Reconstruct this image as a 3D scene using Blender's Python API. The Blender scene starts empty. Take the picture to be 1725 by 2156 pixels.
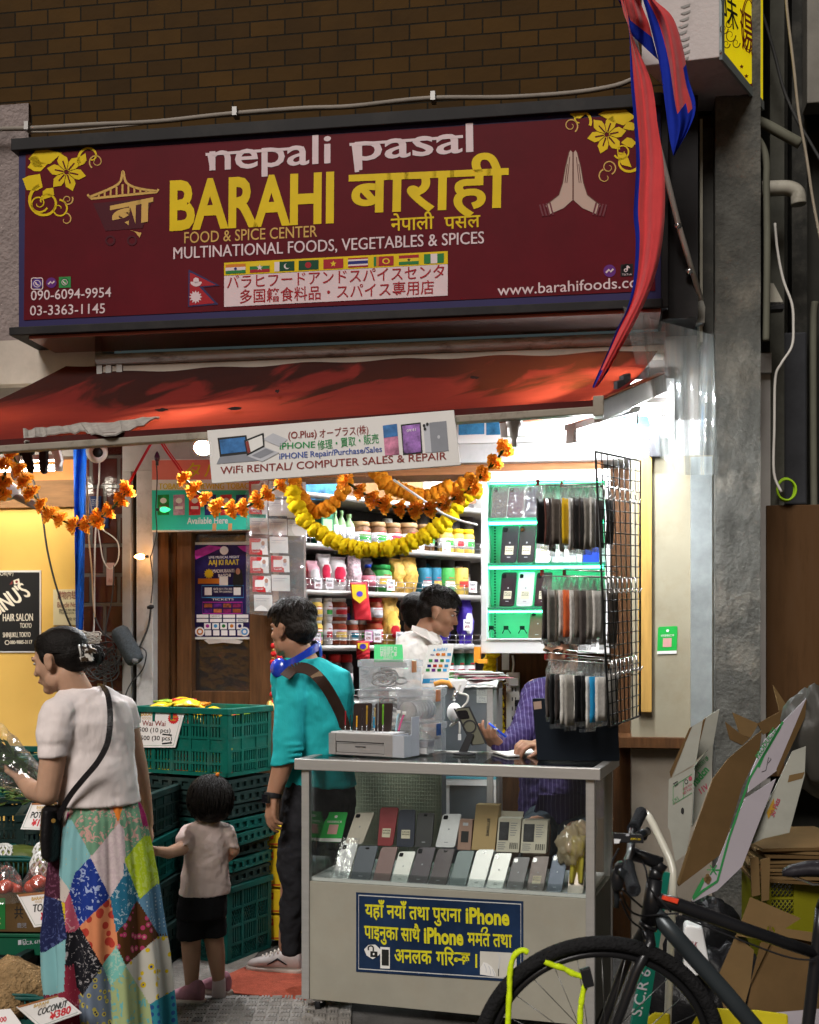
import bpy,bmesh,math,random
from mathutils import Vector as V,Matrix,noise
random.seed(7)
SC=bpy.context.scene
COL=SC.collection
R_=math.radians
# ---------------- camera, sky, sun, exposure ----------------
FPX,CX,HY,CAMZ=2500.0,862.5,1350.0,1.56     # picture measured at 1725 x 2156
cd=bpy.data.cameras.new('camera');cam=bpy.data.objects.new('camera',cd);COL.objects.link(cam)
cam.location=(0,0,CAMZ);cam.rotation_euler=(R_(90),0,0)
cd.sensor_fit='HORIZONTAL';cd.sensor_width=24;cd.lens=24*FPX/1725
cd.shift_y=(HY-1078)/1725;cd.clip_end=500;cd.clip_start=.05
cd.dof.use_dof=True;cd.dof.focus_distance=5.2;cd.dof.aperture_fstop=4.0
SC.camera=cam
w=bpy.data.worlds.new('World');SC.world=w;w.use_nodes=True
nt=w.node_tree;bg=nt.nodes['Background']
sky=nt.nodes.new('ShaderNodeTexSky');sky.sky_type='NISHITA';sky.sun_disc=False
sky.sun_elevation=R_(4);sky.sun_rotation=R_(200)
nt.links.new(sky.outputs[0],bg.inputs[0]);bg.inputs[1].default_value=.010
sd=bpy.data.lights.new('sun','SUN');sd.energy=1.75;sd.angle=R_(22);sd.color=(1,.94,.88)
so=bpy.data.objects.new('sun',sd);COL.objects.link(so)
so.rotation_euler=V((.42,1.0,-.95)).to_track_quat('-Z','Y').to_euler()
SC.view_settings.view_transform='Standard';SC.view_settings.look='None'
SC.view_settings.exposure=0.8;SC.view_settings.gamma=1
SC.render.engine='CYCLES'
cy=SC.cycles
cy.use_denoising=True;cy.max_bounces=10;cy.transparent_max_bounces=24;cy.transmission_bounces=8
cy.sample_clamp_indirect=6;cy.caustics_reflective=False;cy.caustics_refractive=False

# ---------------- projection helpers ----------------
Z=V((0,0,1))
def ray(x,y):return V(((x-CX)/FPX,1,(HY-y)/FPX))
CAM=V((0,0,CAMZ))
def P(x,y,d):return CAM +ray(x,y)*d
class Pl:                                            # a plane: point, normal towards the street, up
    def __init__(s,o,n,up=Z):
        s.n=n.normalized();s.o=o;s.up=(up -s.n*up.dot(s.n)).normalized();s.u=s.up.cross(s.n)
    def hit(s,x,y,off=0):
        r=ray(x,y);t=(s.o +s.n*off -CAM).dot(s.n)/r.dot(s.n);return CAM +r*t
    def loc(s,x,y,off=0):
        p=s.hit(x,y,off) -s.o;return p.dot(s.u),p.dot(s.up)
    def w(s,u,v,k=0):return s.o +s.u*u +s.up*v +s.n*k
    def off(s,k):return Pl(s.o +s.n*k,s.n,s.up)
def plane3(a,b,c):                                 # plane through three points a(left) b(right) c(above)
    u=(b-a).normalized();up=c-a;up=(up-u*up.dot(u)).normalized();n=u.cross(up)
    if n.dot(CAM-a) < 0:n=-n
    q=Pl(a,n,up);return q
FN=V((-.158,-.987,0)).normalized()
FA=Pl(V((0,6.15,0)),FN)                          # the shop front

# ---------------- materials ----------------
MATS={}
def M(name,col=(.5,.5,.5),rough=.6,metal=0,nz=.12,ns=6.,bump=0,bs=60.,dirt=0,ds=3.,dcol=(.03,.025,.02),emit=0,ecol=None,trans=0,sss=0,coat=0,spec=None,sheen=0,stretch=None,alpha=1):
    if name in MATS:return MATS[name]
    m=bpy.data.materials.new(name);m.use_nodes=True;MATS[name]=m
    t=m.node_tree;N=t.nodes;L=t.links;b=N['Principled BSDF']
    b.inputs['Roughness'].default_value=rough;b.inputs['Metallic'].default_value=metal
    if trans:b.inputs['Transmission Weight'].default_value=trans
    if sss:b.inputs['Subsurface Weight'].default_value=sss;b.inputs['Subsurface Radius'].default_value=(.012,.005,.003);b.inputs['Subsurface Scale'].default_value=1
    if coat:b.inputs['Coat Weight'].default_value=coat
    if sheen:b.inputs['Sheen Weight'].default_value=sheen
    if spec is None and rough >= .3 and not metal and not coat and not trans:spec=.12
    if spec is not None:b.inputs['Specular IOR Level'].default_value=spec
    if alpha < 1:b.inputs['Alpha'].default_value=alpha
    c=N.new('ShaderNodeTexCoord');vec=c.outputs['Object']
    if stretch:
        mp=N.new('ShaderNodeMapping');mp.inputs['Scale'].default_value=stretch;L.new(vec,mp.inputs[0]);vec=mp.outputs[0]
    out=None
    base=(*col,1)
    if nz:
        n=N.new('ShaderNodeTexNoise');n.inputs['Scale'].default_value=ns;n.inputs['Detail'].default_value=6;n.inputs['Roughness'].default_value=.65;L.new(vec,n.inputs[0])
        r=N.new('ShaderNodeValToRGB');L.new(n.outputs[0],r.inputs[0])
        r.color_ramp.elements[0].position=.3;r.color_ramp.elements[1].position=.7
        r.color_ramp.elements[0].color=(*[x*(1-nz) for x in col],1);r.color_ramp.elements[1].color=(*[min(1,x*(1+nz*.7)) for x in col],1);out=r.outputs[0]
    if dirt:
        n=N.new('ShaderNodeTexNoise');n.inputs['Scale'].default_value=ds;n.inputs['Detail'].default_value=9;n.inputs['Roughness'].default_value=.72;L.new(vec,n.inputs[0])
        r=N.new('ShaderNodeValToRGB');L.new(n.outputs[0],r.inputs[0]);r.color_ramp.elements[0].position=.5;r.color_ramp.elements[1].position=.68
        r.color_ramp.elements[0].color=(0,0,0,1);r.color_ramp.elements[1].color=(dirt,dirt,dirt,1)
        x=N.new('ShaderNodeMixRGB');L.new(r.outputs[0],x.inputs[0]);x.inputs[2].default_value=(*dcol,1)
        if out:L.new(out,x.inputs[1])
        else:x.inputs[1].default_value=base
        out=x.outputs[0]
    if out:L.new(out,b.inputs['Base Color'])
    else:b.inputs['Base Color'].default_value=base
    if bump:
        n=N.new('ShaderNodeTexNoise');n.inputs['Scale'].default_value=bs;n.inputs['Detail'].default_value=5;L.new(vec,n.inputs[0])
        bp=N.new('ShaderNodeBump');bp.inputs['Strength'].default_value=bump;bp.inputs['Distance'].default_value=.02;L.new(n.outputs[0],bp.inputs['Height']);L.new(bp.outputs[0],b.inputs['Normal'])
    if emit:
        b.inputs['Emission Strength'].default_value=emit;b.inputs['Emission Color'].default_value=(*(ecol or col),1)
    return m
def film(name,tint=(1,1,1),gloss=.12,rough=.08,milk=0,mcol=(.8,.8,.8),bump=0,bs=14):     # thin clear sheet: see-through, glossy by angle, a little milky
    if name in MATS:return MATS[name]
    m=bpy.data.materials.new(name);m.use_nodes=True;MATS[name]=m
    t=m.node_tree;N=t.nodes;L=t.links;N.remove(N['Principled BSDF'])
    tr=N.new('ShaderNodeBsdfTransparent');tr.inputs[0].default_value=(*tint,1)
    gl=N.new('ShaderNodeBsdfGlossy');gl.inputs['Roughness'].default_value=rough
    lw=N.new('ShaderNodeLayerWeight');lw.inputs[0].default_value=.25
    ma=N.new('ShaderNodeMath');ma.operation='MULTIPLY_ADD';L.new(lw.outputs['Fresnel'],ma.inputs[0]);ma.inputs[1].default_value=.45;ma.inputs[2].default_value=gloss*.4
    mx=N.new('ShaderNodeMixShader');L.new(ma.outputs[0],mx.inputs[0]);L.new(tr.outputs[0],mx.inputs[1]);L.new(gl.outputs[0],mx.inputs[2]);o=mx.outputs[0]
    if milk:
        di=N.new('ShaderNodeBsdfDiffuse');di.inputs[0].default_value=(*mcol,1);tl=N.new('ShaderNodeBsdfTranslucent');tl.inputs[0].default_value=(*mcol,1)
        a=N.new('ShaderNodeMixShader');a.inputs[0].default_value=.45;L.new(di.outputs[0],a.inputs[1]);L.new(tl.outputs[0],a.inputs[2])
        k=N.new('ShaderNodeMixShader');k.inputs[0].default_value=milk;L.new(o,k.inputs[1]);L.new(a.outputs[0],k.inputs[2]);o=k.outputs[0]
    if bump:
        c=N.new('ShaderNodeTexCoord');n=N.new('ShaderNodeTexNoise');n.inputs['Scale'].default_value=bs;n.inputs['Detail'].default_value=3;L.new(c.outputs['Object'],n.inputs[0])
        bp=N.new('ShaderNodeBump');bp.inputs['Strength'].default_value=bump;bp.inputs['Distance'].default_value=.03;L.new(n.outputs[0],bp.inputs['Height']);L.new(bp.outputs[0],gl.inputs['Normal']);L.new(bp.outputs[0],lw.inputs['Normal'])
    L.new(o,N['Material Output'].inputs['Surface']);return m
def bricks(name,c1,c2,mortar,bw,bh,mort=.01,rough=.5,bump=.5,offset=.5,var=.5):
    if name in MATS:return MATS[name]
    m=M(name,c1,rough,nz=0);t=m.node_tree;N=t.nodes;L=t.links;b=N['Principled BSDF']
    c=N.new('ShaderNodeTexCoord');br=N.new('ShaderNodeTexBrick');L.new(c.outputs['UV'],br.inputs[0])
    br.inputs['Color1'].default_value=(*c1,1);br.inputs['Color2'].default_value=(*c2,1);br.inputs['Mortar'].default_value=(*mortar,1)
    br.inputs['Scale'].default_value=1;br.inputs['Mortar Size'].default_value=mort;br.inputs['Mortar Smooth'].default_value=.3
    br.inputs['Brick Width'].default_value=bw;br.inputs['Row Height'].default_value=bh;br.offset=offset
    n=N.new('ShaderNodeTexNoise');n.inputs['Scale'].default_value=5;n.inputs['Detail'].default_value=8;L.new(c.outputs['UV'],n.inputs[0])
    x=N.new('ShaderNodeMixRGB');x.blend_type='MULTIPLY';x.inputs[0].default_value=var;L.new(br.outputs[0],x.inputs[1]);L.new(n.outputs[0],x.inputs[2]);L.new(x.outputs[0],b.inputs['Base Color'])
    n2=N.new('ShaderNodeTexNoise');n2.inputs['Scale'].default_value=30;L.new(c.outputs['UV'],n2.inputs[0])
    a=N.new('ShaderNodeMath');a.operation='MULTIPLY_ADD';a.inputs[1].default_value=.25;L.new(n2.outputs[0],a.inputs[0])
    iv=N.new('ShaderNodeMath');iv.operation='SUBTRACT';iv.inputs[0].default_value=1;L.new(br.outputs['Fac'],iv.inputs[1]);L.new(iv.outputs[0],a.inputs[2])
    bp=N.new('ShaderNodeBump');bp.inputs['Strength'].default_value=bump;bp.inputs['Distance'].default_value=.01;L.new(a.outputs[0],bp.inputs['Height']);L.new(bp.outputs[0],b.inputs['Normal'])
    return m
def C(name,col,**k):return M(name,col,**k)

# ---------------- mesh builder (world coordinates) ----------------
WM={}
class MB:
    def __init__(s):s.v=[];s.f=[];s.m=[];s.sm=[];s.uv={};s.mats=[]
    def mi(s,m):
        if m not in s.mats:s.mats.append(m)
        return s.mats.index(m)
    def face(s,idx,m,smooth=False,uv=None):
        if uv:s.uv[len(s.f)]=uv
        s.f.append(tuple(idx));s.m.append(s.mi(m));s.sm.append(smooth)
    def poly(s,pts,m,uv=None):
        k=len(s.v);s.v += [V(p) for p in pts];s.face(range(k,k+len(pts)),m,False,uv);return s
    def hexa(s,c,m):                               # 8 corners: front TL TR BR BL, back TL TR BR BL
        k=len(s.v);s.v += [V(p) for p in c]
        for q in ((0,3,2,1),(4,5,6,7),(0,1,5,4),(3,7,6,2),(0,4,7,3),(1,2,6,5)):s.face([k+i for i in q],m)
        return s
    def box(s,pl,u0,u1,v0,v1,k0,k1,m):       # plane box; k towards the street
        return s.hexa([pl.w(u0,v1,k1),pl.w(u1,v1,k1),pl.w(u1,v0,k1),pl.w(u0,v0,k1),pl.w(u0,v1,k0),pl.w(u1,v1,k0),pl.w(u1,v0,k0),pl.w(u0,v0,k0)],m)
    def rect(s,pl,x0,y0,x1,y1,k0,k1,m):      # plane box from two picture corners (front face at k1)
        q=pl.off(k1);u0,v1=q.loc(x0,y0);u1,v0=q.loc(x1,y1)
        s.box(pl,u0,u1,v0,v1,k0,k1,m);return s
    def ob(s,c,ax,ay,az,m):                     # oriented box: centre and three half axes
        c=V(c);return s.hexa([c-ax-ay+az,c+ax-ay+az,c+ax-ay-az,c-ax-ay-az,c-ax+ay+az,c+ax+ay+az,c+ax+ay-az,c-ax+ay-az],m)
    def extr(s,pts,d,m):                          # polygon of world points pushed along d
        k=len(s.v);n=len(pts);s.v += [V(p) for p in pts] +[V(p)+d for p in pts]
        s.face(range(k,k+n),m);s.face(range(k+2*n-1,k+n-1,-1),m)
        for i in range(n):j=(i+1) % n;s.face((k+i,k+n+i,k+n+j,k+j),m)
        return s
    def tube(s,pts,r,m,n=8,cap=True,closed=False):
        pts=[V(p) for p in pts];N=len(pts);r=r if isinstance(r,(list,tuple)) else [r]*N;k=len(s.v);a=None
        for i,p in enumerate(pts):
            t=(pts[(i+1) % N]-pts[i-1]) if closed else (pts[min(i+1,N-1)]-pts[max(i-1,0)])
            t=t.normalized() if t.length > 1e-9 else V((0,0,1))
            if a is None:a=t.orthogonal().normalized()
            a=(a -t*a.dot(t));a=a.normalized() if a.length > 1e-6 else t.orthogonal().normalized();b=t.cross(a)
            for j in range(n):h=2*math.pi*j/n;s.v.append(p +(a*math.cos(h) +b*math.sin(h))*r[i])
        for i in range(N if closed else N-1):
            i2=(i+1) % N
            for j in range(n):j2=(j+1) % n;s.face((k+i*n+j,k+i*n+j2,k+i2*n+j2,k+i2*n+j),m,True)
        if cap and not closed:s.face([k+j for j in range(n)][::-1],m);s.face([k+(N-1)*n+j for j in range(n)],m)
        return s
    def lathe(s,c,prof,m,n=20,ax=Z):            # profile (r, h) along ax from c; m may be a list per ring gap
        c=V(c);ax=ax.normalized();a=ax.orthogonal().normalized();b=ax.cross(a);k=len(s.v)
        for r,h in prof:
            for j in range(n):q=2*math.pi*j/n;s.v.append(c +ax*h +(a*math.cos(q)+b*math.sin(q))*r)
        for i in range(len(prof)-1):
            mm=m[i] if isinstance(m,list) else m
            for j in range(n):j2=(j+1) % n;s.face((k+i*n+j,k+i*n+j2,k+(i+1)*n+j2,k+(i+1)*n+j),mm,True)
        m0=m[0] if isinstance(m,list) else m;m1=m[-1] if isinstance(m,list) else m
        if prof[0][0] > 1e-5:s.face([k+j for j in range(n)][::-1],m0)
        if prof[-1][0] > 1e-5:s.face([k+(len(prof)-1)*n+j for j in range(n)],m1)
        return s
    def ell(s,c,r,m,rot=None,n=14,jit=0):
        c=V(c);r=V(r) if not isinstance(r,(int,float)) else V((r,r,r));k=len(s.v);h=n//2+1;off=random.random()*50
        for i in range(h+1):
            for j in range(n):
                p=V((math.sin(math.pi*i/h)*math.cos(2*math.pi*j/n),math.sin(math.pi*i/h)*math.sin(2*math.pi*j/n),math.cos(math.pi*i/h)))
                if jit:p=p*(1+jit*noise.noise(p*1.7+V((off,0,0))) +jit*.5*noise.noise(p*4+V((0,off,0))))
                p=V((p.x*r.x,p.y*r.y,p.z*r.z))
                if rot is not None:p=rot @ p
                s.v.append(c+p)
        for i in range(h):
            for j in range(n):j2=(j+1) % n;s.face((k+i*n+j,k+(i+1)*n+j,k+(i+1)*n+j2,k+i*n+j2),m,True)
        return s
    def grid(s,fn,nu,nv,m,smooth=True,closed=False):   # fn(a,b) in 0..1 ; m material or function(centre)->material
        k=len(s.v);W=nu if closed else nu+1
        for j in range(nv+1):
            for i in range(W):s.v.append(V(fn(i/nu,j/nv)))
        for j in range(nv):
            for i in range(nu):
                i2=(i+1) % W;q=(k+j*W+i,k+j*W+i2,k+(j+1)*W+i2,k+(j+1)*W+i)
                mm=m((s.v[q[0]]+s.v[q[2]])/2) if callable(m) and not hasattr(m,'node_tree') else m
                s.face(q,mm,smooth,[(i/nu,j/nv),((i+1)/nu,j/nv),((i+1)/nu,(j+1)/nv),(i/nu,(j+1)/nv)])
        return s
    def raw(s,vs,fs,m,smooth=False):
        k=len(s.v);s.v += vs
        for f in fs:s.face([k+i for i in f],m,smooth)
        return s
    def build(s,name,parent=None,mats=None,bev=0,solid=0,mods=None):
        me=bpy.data.meshes.new(name);W=WM[parent.name] if parent else Matrix()
        if parent is None and s.v:                    # top-level mesh: its origin at the base of its own box
            lo=[min(p[i] for p in s.v) for i in range(3)];hi=[max(p[i] for p in s.v) for i in range(3)]
            W=Matrix.Translation(((lo[0]+hi[0])/2,(lo[1]+hi[1])/2,lo[2]))
        I=W.inverted();me.from_pydata([I @ p for p in s.v],[],s.f)
        for m in s.mats:me.materials.append(m)
        me.polygons.foreach_set('material_index',s.m);me.polygons.foreach_set('use_smooth',s.sm)
        if s.uv:
            ul=me.uv_layers.new(name='UVMap').data
            for i,q in s.uv.items():
                p=me.polygons[i]
                for l,c in zip(p.loop_indices,q):ul[l].uv=c
        me.validate();me.update()
        o=bpy.data.objects.new(name,me);COL.objects.link(o)
        if parent:o.parent=parent;WM[o.name]=W
        else:o.matrix_world=W;WM[o.name]=W
        if solid:q=o.modifiers.new('s','SOLIDIFY');q.thickness=solid;q.offset=0
        if bev:q=o.modifiers.new('b','BEVEL');q.width=bev;q.segments=2;q.limit_method='ANGLE';q.angle_limit=R_(40)
        return o
def tag(o,label,cat,group=None,kind=None):
    o['label']=label;o['category']=cat
    if group:o['group']=group
    if kind:o['kind']=kind
    return o
def thing(name,label,cat,loc=(0,0,0),group=None):
    o=bpy.data.objects.new(name,None);COL.objects.link(o);o.empty_display_size=.05
    o.location=loc;WM[o.name]=Matrix.Translation(V(loc));return tag(o,label,cat,group)
def struct(o):o['kind']='structure';return o
def thin(m,amt=.35,c=None):                          # thin petals or cloth: let some light through
    t=m.node_tree;N=t.nodes;L=t.links;b=N['Principled BSDF'];q=N.new('ShaderNodeBsdfTranslucent');x=N.new('ShaderNodeMixShader');x.inputs[0].default_value=amt
    if c:q.inputs[0].default_value=(*c,1)
    elif b.inputs['Base Color'].links:L.new(b.inputs['Base Color'].links[0].from_socket,q.inputs[0])
    else:q.inputs[0].default_value=b.inputs['Base Color'].default_value
    L.new(b.outputs[0],x.inputs[1]);L.new(q.outputs[0],x.inputs[2]);L.new(x.outputs[0],N['Material Output'].inputs[0]);return m
def one(mb,name,label,cat,group=None,**k):return tag(mb.build(name,None,**k),label,cat,group)
def dup(root,mat,label=None,group=None):           # copy a thing with its parts and sub-parts
    c=root.copy();COL.objects.link(c);c.matrix_world=mat
    if label:c['label']=label
    if group:c['group']=group
    for ch in root.children:
        d=ch.copy();COL.objects.link(d);d.parent=c
        for g in ch.children:e=g.copy();COL.objects.link(e);e.parent=d
    return c
# ---------------- lettering ----------------
TC={}
def glyphs(s,bold=0,sp=1.):
    k=(s,bold,sp)
    if k not in TC:
        c=bpy.data.curves.new('t','FONT');c.body=s;c.resolution_u=3;c.offset=bold;c.space_character=sp;c.fill_mode='FRONT'
        o=bpy.data.objects.new('t',c);m=o.to_mesh()
        TC[k]=([(v.co.x,v.co.y) for v in m.vertices],[tuple(p.vertices) for p in m.polygons])
        o.to_mesh_clear();bpy.data.objects.remove(o);bpy.data.curves.remove(c)
    return TC[k]
def text(mb,pl,s,x0,y0,x1,y1,h,m,bold=0,off=.002,ref=.68,shear=0,sp=1.,fx=None):   # baseline from picture point 0 to 1, height h picture px
    if bold > .007 and any(c in 'MWNKmw' for c in s):
        text(mb,pl,s,x0,y0,x1,y1,h,m,0,off,ref,shear,sp);e_=h*bold*1.6;text(mb,pl,s,x0+e_,y0,x1+e_,y1,h,m,0,off+.0005,ref,shear,sp);return
    vs,fs=glyphs(s,bold,sp)
    if not vs:return
    a=min(v[0] for v in vs);b=max(v[0] for v in vs)
    p0=pl.hit(x0,y0,off);p1=pl.hit(x1,y1,off);up=(pl.hit(x0,y0-h,off)-p0).length/ref
    U=p1-p0;n=U.normalized();UP=(pl.up -n*pl.up.dot(n)).normalized()*up;L=U/(b-a);sh=n*up*shear
    if fx:L=n*up*fx
    mb.raw([p0 +L*(x-a) +UP*y +sh*y for x,y in vs],fs,m)
def dev(*a,**k):k.setdefault('ref',.62);return text(*a,**k)
def cjk(mb,pl,s,x0,y0,x1,y1,h,m,bold=0,*a,**k):k.setdefault('ref',.86);return text(mb,pl,s,x0,y0,x1,y1,h,m,min(bold,.006),*a,**k)
def shape(mb,pl,pts,m,off=.002):mb.poly([pl.hit(x,y,off) for x,y in pts],m)
def line(mb,pl,pts,wpx,m,off=.002,closed=False):   # flat stroke; wpx number or list
    q=[V((x,y)) for x,y in pts];N=len(q);W=wpx if isinstance(wpx,list) else [wpx]*N;a=[];b=[]
    for i in range(N):
        t=(q[(i+1) % N]-q[i-1]) if closed else q[min(i+1,N-1)]-q[max(0,i-1)]
        t=t.normalized() if t.length > 0 else V((1,0));n=V((-t.y,t.x))*W[i]/2
        a.append(pl.hit(*(q[i]+n),off));b.append(pl.hit(*(q[i]-n),off))
    k=len(mb.v);mb.v += a+b
    for i in range(N if closed else N-1):j=(i+1) % N;mb.face((k+i,k+j,k+N+j,k+N+i),m)
def disc(mb,pl,x,y,rx,ry,m,off=.002,n=20,a0=0,a1=360):
    pts=[(x+rx*math.cos(R_(a0+(a1-a0)*i/n)),y-ry*math.sin(R_(a0+(a1-a0)*i/n))) for i in range(n if a1-a0 ==360 else n+1)]
    shape(mb,pl,pts,m,off)
def star(mb,pl,x,y,r,m,off=.003,n=5,q=.4):
    shape(mb,pl,[(x+r*(1 if i % 2 ==0 else q)*math.sin(math.pi*i/n),y-r*(1 if i % 2 ==0 else q)*math.cos(math.pi*i/n)) for i in range(2*n)],m,off)
def spline(pts,n=6,closed=False):
    pts=[V(p) for p in pts];N=len(pts);out=[]
    for i in range(N if closed else N-1):
        if closed:p=[pts[(i+k) % N] for k in (-1,0,1,2)]
        else:p=[pts[max(i-1,0)],pts[i],pts[i+1],pts[min(i+2,N-1)]]
        for j in range(n):
            t=j/n;out.append(.5*(2*p[1] +(p[2]-p[0])*t +(2*p[0]-5*p[1]+4*p[2]-p[3])*t*t +(3*p[1]-p[0]-3*p[2]+p[3])*t**3))
    if not closed:out.append(pts[-1])
    return out
def wire(pts,r,m,name,label,cat='cable',group=None,n=6,sm=5):
    b=MB();b.tube(spline(pts,sm),r,m,n);return one(b,name,label,cat,group)
# ================= SETTING =================
asph=M('street_concrete',(.10,.095,.09),.85,nz=.35,ns=5,bump=.5,bs=90,dirt=.5,ds=4)
b=MB();b.grid(lambda a,c:(-40+80*a,-30+80*c,0),8,8,asph,False);struct(b.build('ground'))
def G(x,y,z=0):r=ray(x,y);return CAM +r*((z-CAMZ)/r.z)
plate=M('worn_steel_plate',(.30,.28,.26),.5,.3,nz=.3,ns=14,bump=.2)
b=MB();A=V((-1.42,4.15,.012));UX=V((1,.03,0));UY=V((-.03,1,0))
b.ob(A+UX*.6+UY*.5-Z*.006,UX*.6,UY*.5,Z*.006,plate)
for i in range(24):
    for j in range(20):
        c=A+UX*(.025+.05*i)+UY*(.025+.05*j)
        for k in (-1,0,1):
            if (i+j) % 2:b.ob(c+UX*k*.013+Z*.002,UX*.004,UY*.021,Z*.004,plate)
            else:b.ob(c+UY*k*.013+Z*.002,UX*.021,UY*.004,Z*.004,plate)
struct(b.build('drain_cover'))
kerb=M('kerb_concrete',(.22,.20,.18),.85,nz=.3,ns=8,bump=.5,dirt=.5)
b=MB();b.poly([G(200,2098,.008),G(660,2110,.008),G(665,2085,.008),G(500,2062,.008),G(560,1985,.008),G(300,1985,.008)],kerb);struct(b.build('paving_strip'))
matr=M('red_mat',(.38,.085,.05),.95,nz=.3,ns=40,bump=.4,bs=200,dirt=.35,ds=6)
matb=M('mat_rubber',(.03,.03,.03),.8)
b=MB();q=[G(432,2070,.014),G(606,1995,.014),G(730,2000,.014),G(690,2112,.014),G(490,2092,.014)]
b.extr([p-Z*.005 for p in q],-Z*.008,matb);c=sum(q,V())/5;b.extr([c+(p-c)*.965 for p in q],-Z*.004,matr)
line_m=M('mat_print',(.22,.18,.16),.9)
one(b,'door_mat','red orange doormat with dark rubber edge on the ground in the shop entrance','mat')

# ---- building ----
tile_b=bricks('brown_wall_tile',(.072,.034,.004),(.042,.020,.0026),(.010,.008,.004),.19,.082,.0042,.75,.7)
plaster=M('pinkish_plaster',(.25,.205,.195),.9,nz=.15,ns=9,bump=.8,bs=45,dirt=.35,ds=2.5)
B=thing('shop_building','brown tiled shop building with plaster side and lit ground floor shop','building',(0,6.3,0))
def wallrect(name,pl,x0,y0,x1,y1,k0,k1,m,parent=B,uv=True,bev=0):
    q=pl.off(k1);u0,v1=q.loc(x0,y0);u1,v0=q.loc(x1,y1);b=MB();b.box(pl,u0,u1,v0,v1,k0,k1,m)
    if uv:
        b.uv[0]=[(u0,v1),(u0,v0),(u1,v0),(u1,v1)]
        b.uv[4]=[(0,v1),(k1-k0,v1),(k1-k0,v0),(0,v0)];b.uv[5]=[(0,v1),(0,v0),(k1-k0,v0),(k1-k0,v1)]
    return b.build(name,parent,bev=bev)
wallrect('upper_wall',FA,-700,-900,1500,330,-.3,0,tile_b)
wallrect('plaster_wall',FA,-900,290,60,800,-.3,.02,plaster)
dark=M('dark_recess',(.035,.032,.03),.8,nz=.3)
cream=M('cream_wall',(.62,.58,.50),.7,nz=.1,dirt=.2)
wallrect('soffit_beam',FA,-900,800,1500,925,-.3,-.03,M('grey_beam',(.24,.22,.20),.8,nz=.2,dirt=.4))
ledge=M('cream_ledge',(.48,.42,.36),.8,nz=.15,dirt=.3)
wallrect('ledge',FA,-900,756,200,802,-.2,.06,ledge)
wood=M('brown_wood',(.10,.045,.018),.55,nz=.4,ns=5,stretch=(9,9,.7),dirt=.25,bump=.15)
woodh=M('orange_brown_plank',(.36,.16,.07),.6,nz=.35,ns=5,stretch=(1,1,12),dirt=.25,bump=.15)
# shop room
room=M('room_paint',(.50,.48,.46),.7,nz=.1)
b=MB();r0,r1,zt,dp=-1.75,1.75,2.95,-3.0
b.box(FA,r0-.1,r1+.1,0,zt,dp-.1,dp,room);b.box(FA,r0-.1,r0,0,zt,dp,-.32,room);b.box(FA,r1,r1+.1,0,zt,dp,-.32,room);b.build('room_wall',B)
b=MB();b.box(FA,r0-.1,r1+.1,zt,zt+.1,dp-.1,-.28,room);b.build('ceiling',B)
# glossy red brown tiled column
tile_r=bricks('maroon_glazed_tile',(.105,.028,.022),(.07,.02,.018),(.16,.15,.14),.16,.16,.012,.16,.8,.5,.4)
wallrect('tiled_column',FA,176,925,258,2050,-.25,-.03,tile_r)
# grey steel door jamb
steel=M('grey_steel',(.36,.35,.34),.45,.3,nz=.12,dirt=.3,ds=6)
jb=MB();jb.rect(FA,257,925,276,2060,-.2,.03,steel);jb.rect(FA,279,925,284,2060,-.2,.0,dark);jb.rect(FA,287,925,322,2060,-.2,.02,M('pale_steel',(.5,.49,.48),.5,.2,nz=.15,dirt=.35,ds=7));jb.build('door_jamb',B,bev=.004)
# door leaves of dark wood with glass
dw=MB();dw.rect(FA,322,1105,355,2060,-.16,-.05,wood);dw.rect(FA,355,1105,372,2060,-.16,-.09,wood);dw.rect(FA,372,1105,403,2060,-.16,-.04,wood);dw.rect(FA,525,1105,575,2060,-.16,-.04,wood);dw.rect(FA,403,1455,525,2060,-.16,-.06,wood);dw.rect(FA,403,1105,525,1120,-.16,-.05,wood)
D=thing('shop_door','dark brown wooden door with glass panel at the shop front','door',FA.hit(450,2050));D.location.z=0;WM[D.name]=Matrix.Translation(D.location)
dw.build('frame',D,bev=.004)
gl=film('door_glass',(.30,.27,.26),.1,.06,.08,(.4,.35,.33),.15)
dg=MB();dg.rect(FA,403,1118,525,1456,-.12,-.11,gl);dg.build('glass_panel',D)
wallrect('door_backing',FA,300,1100,640,2060,-.55,-.5,M('dim_back',(.12,.09,.08),.8,nz=.4,ns=9))
# header beam, plank
white=M('white_paint',(.46,.46,.455),.5,nz=.06,dirt=.3,ds=9,dcol=(.25,.24,.23))
wallrect('header_beam',FA,258,918,1510,962,-.28,.04,white,bev=.004)
wallrect('plank',FA,312,962,1270,992,-.28,-.02,woodh)
# behind cabinet and counter: dark wood partition
wallrect('partition',FA,1048,992,1400,2060,-.30,-.14,wood)
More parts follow.
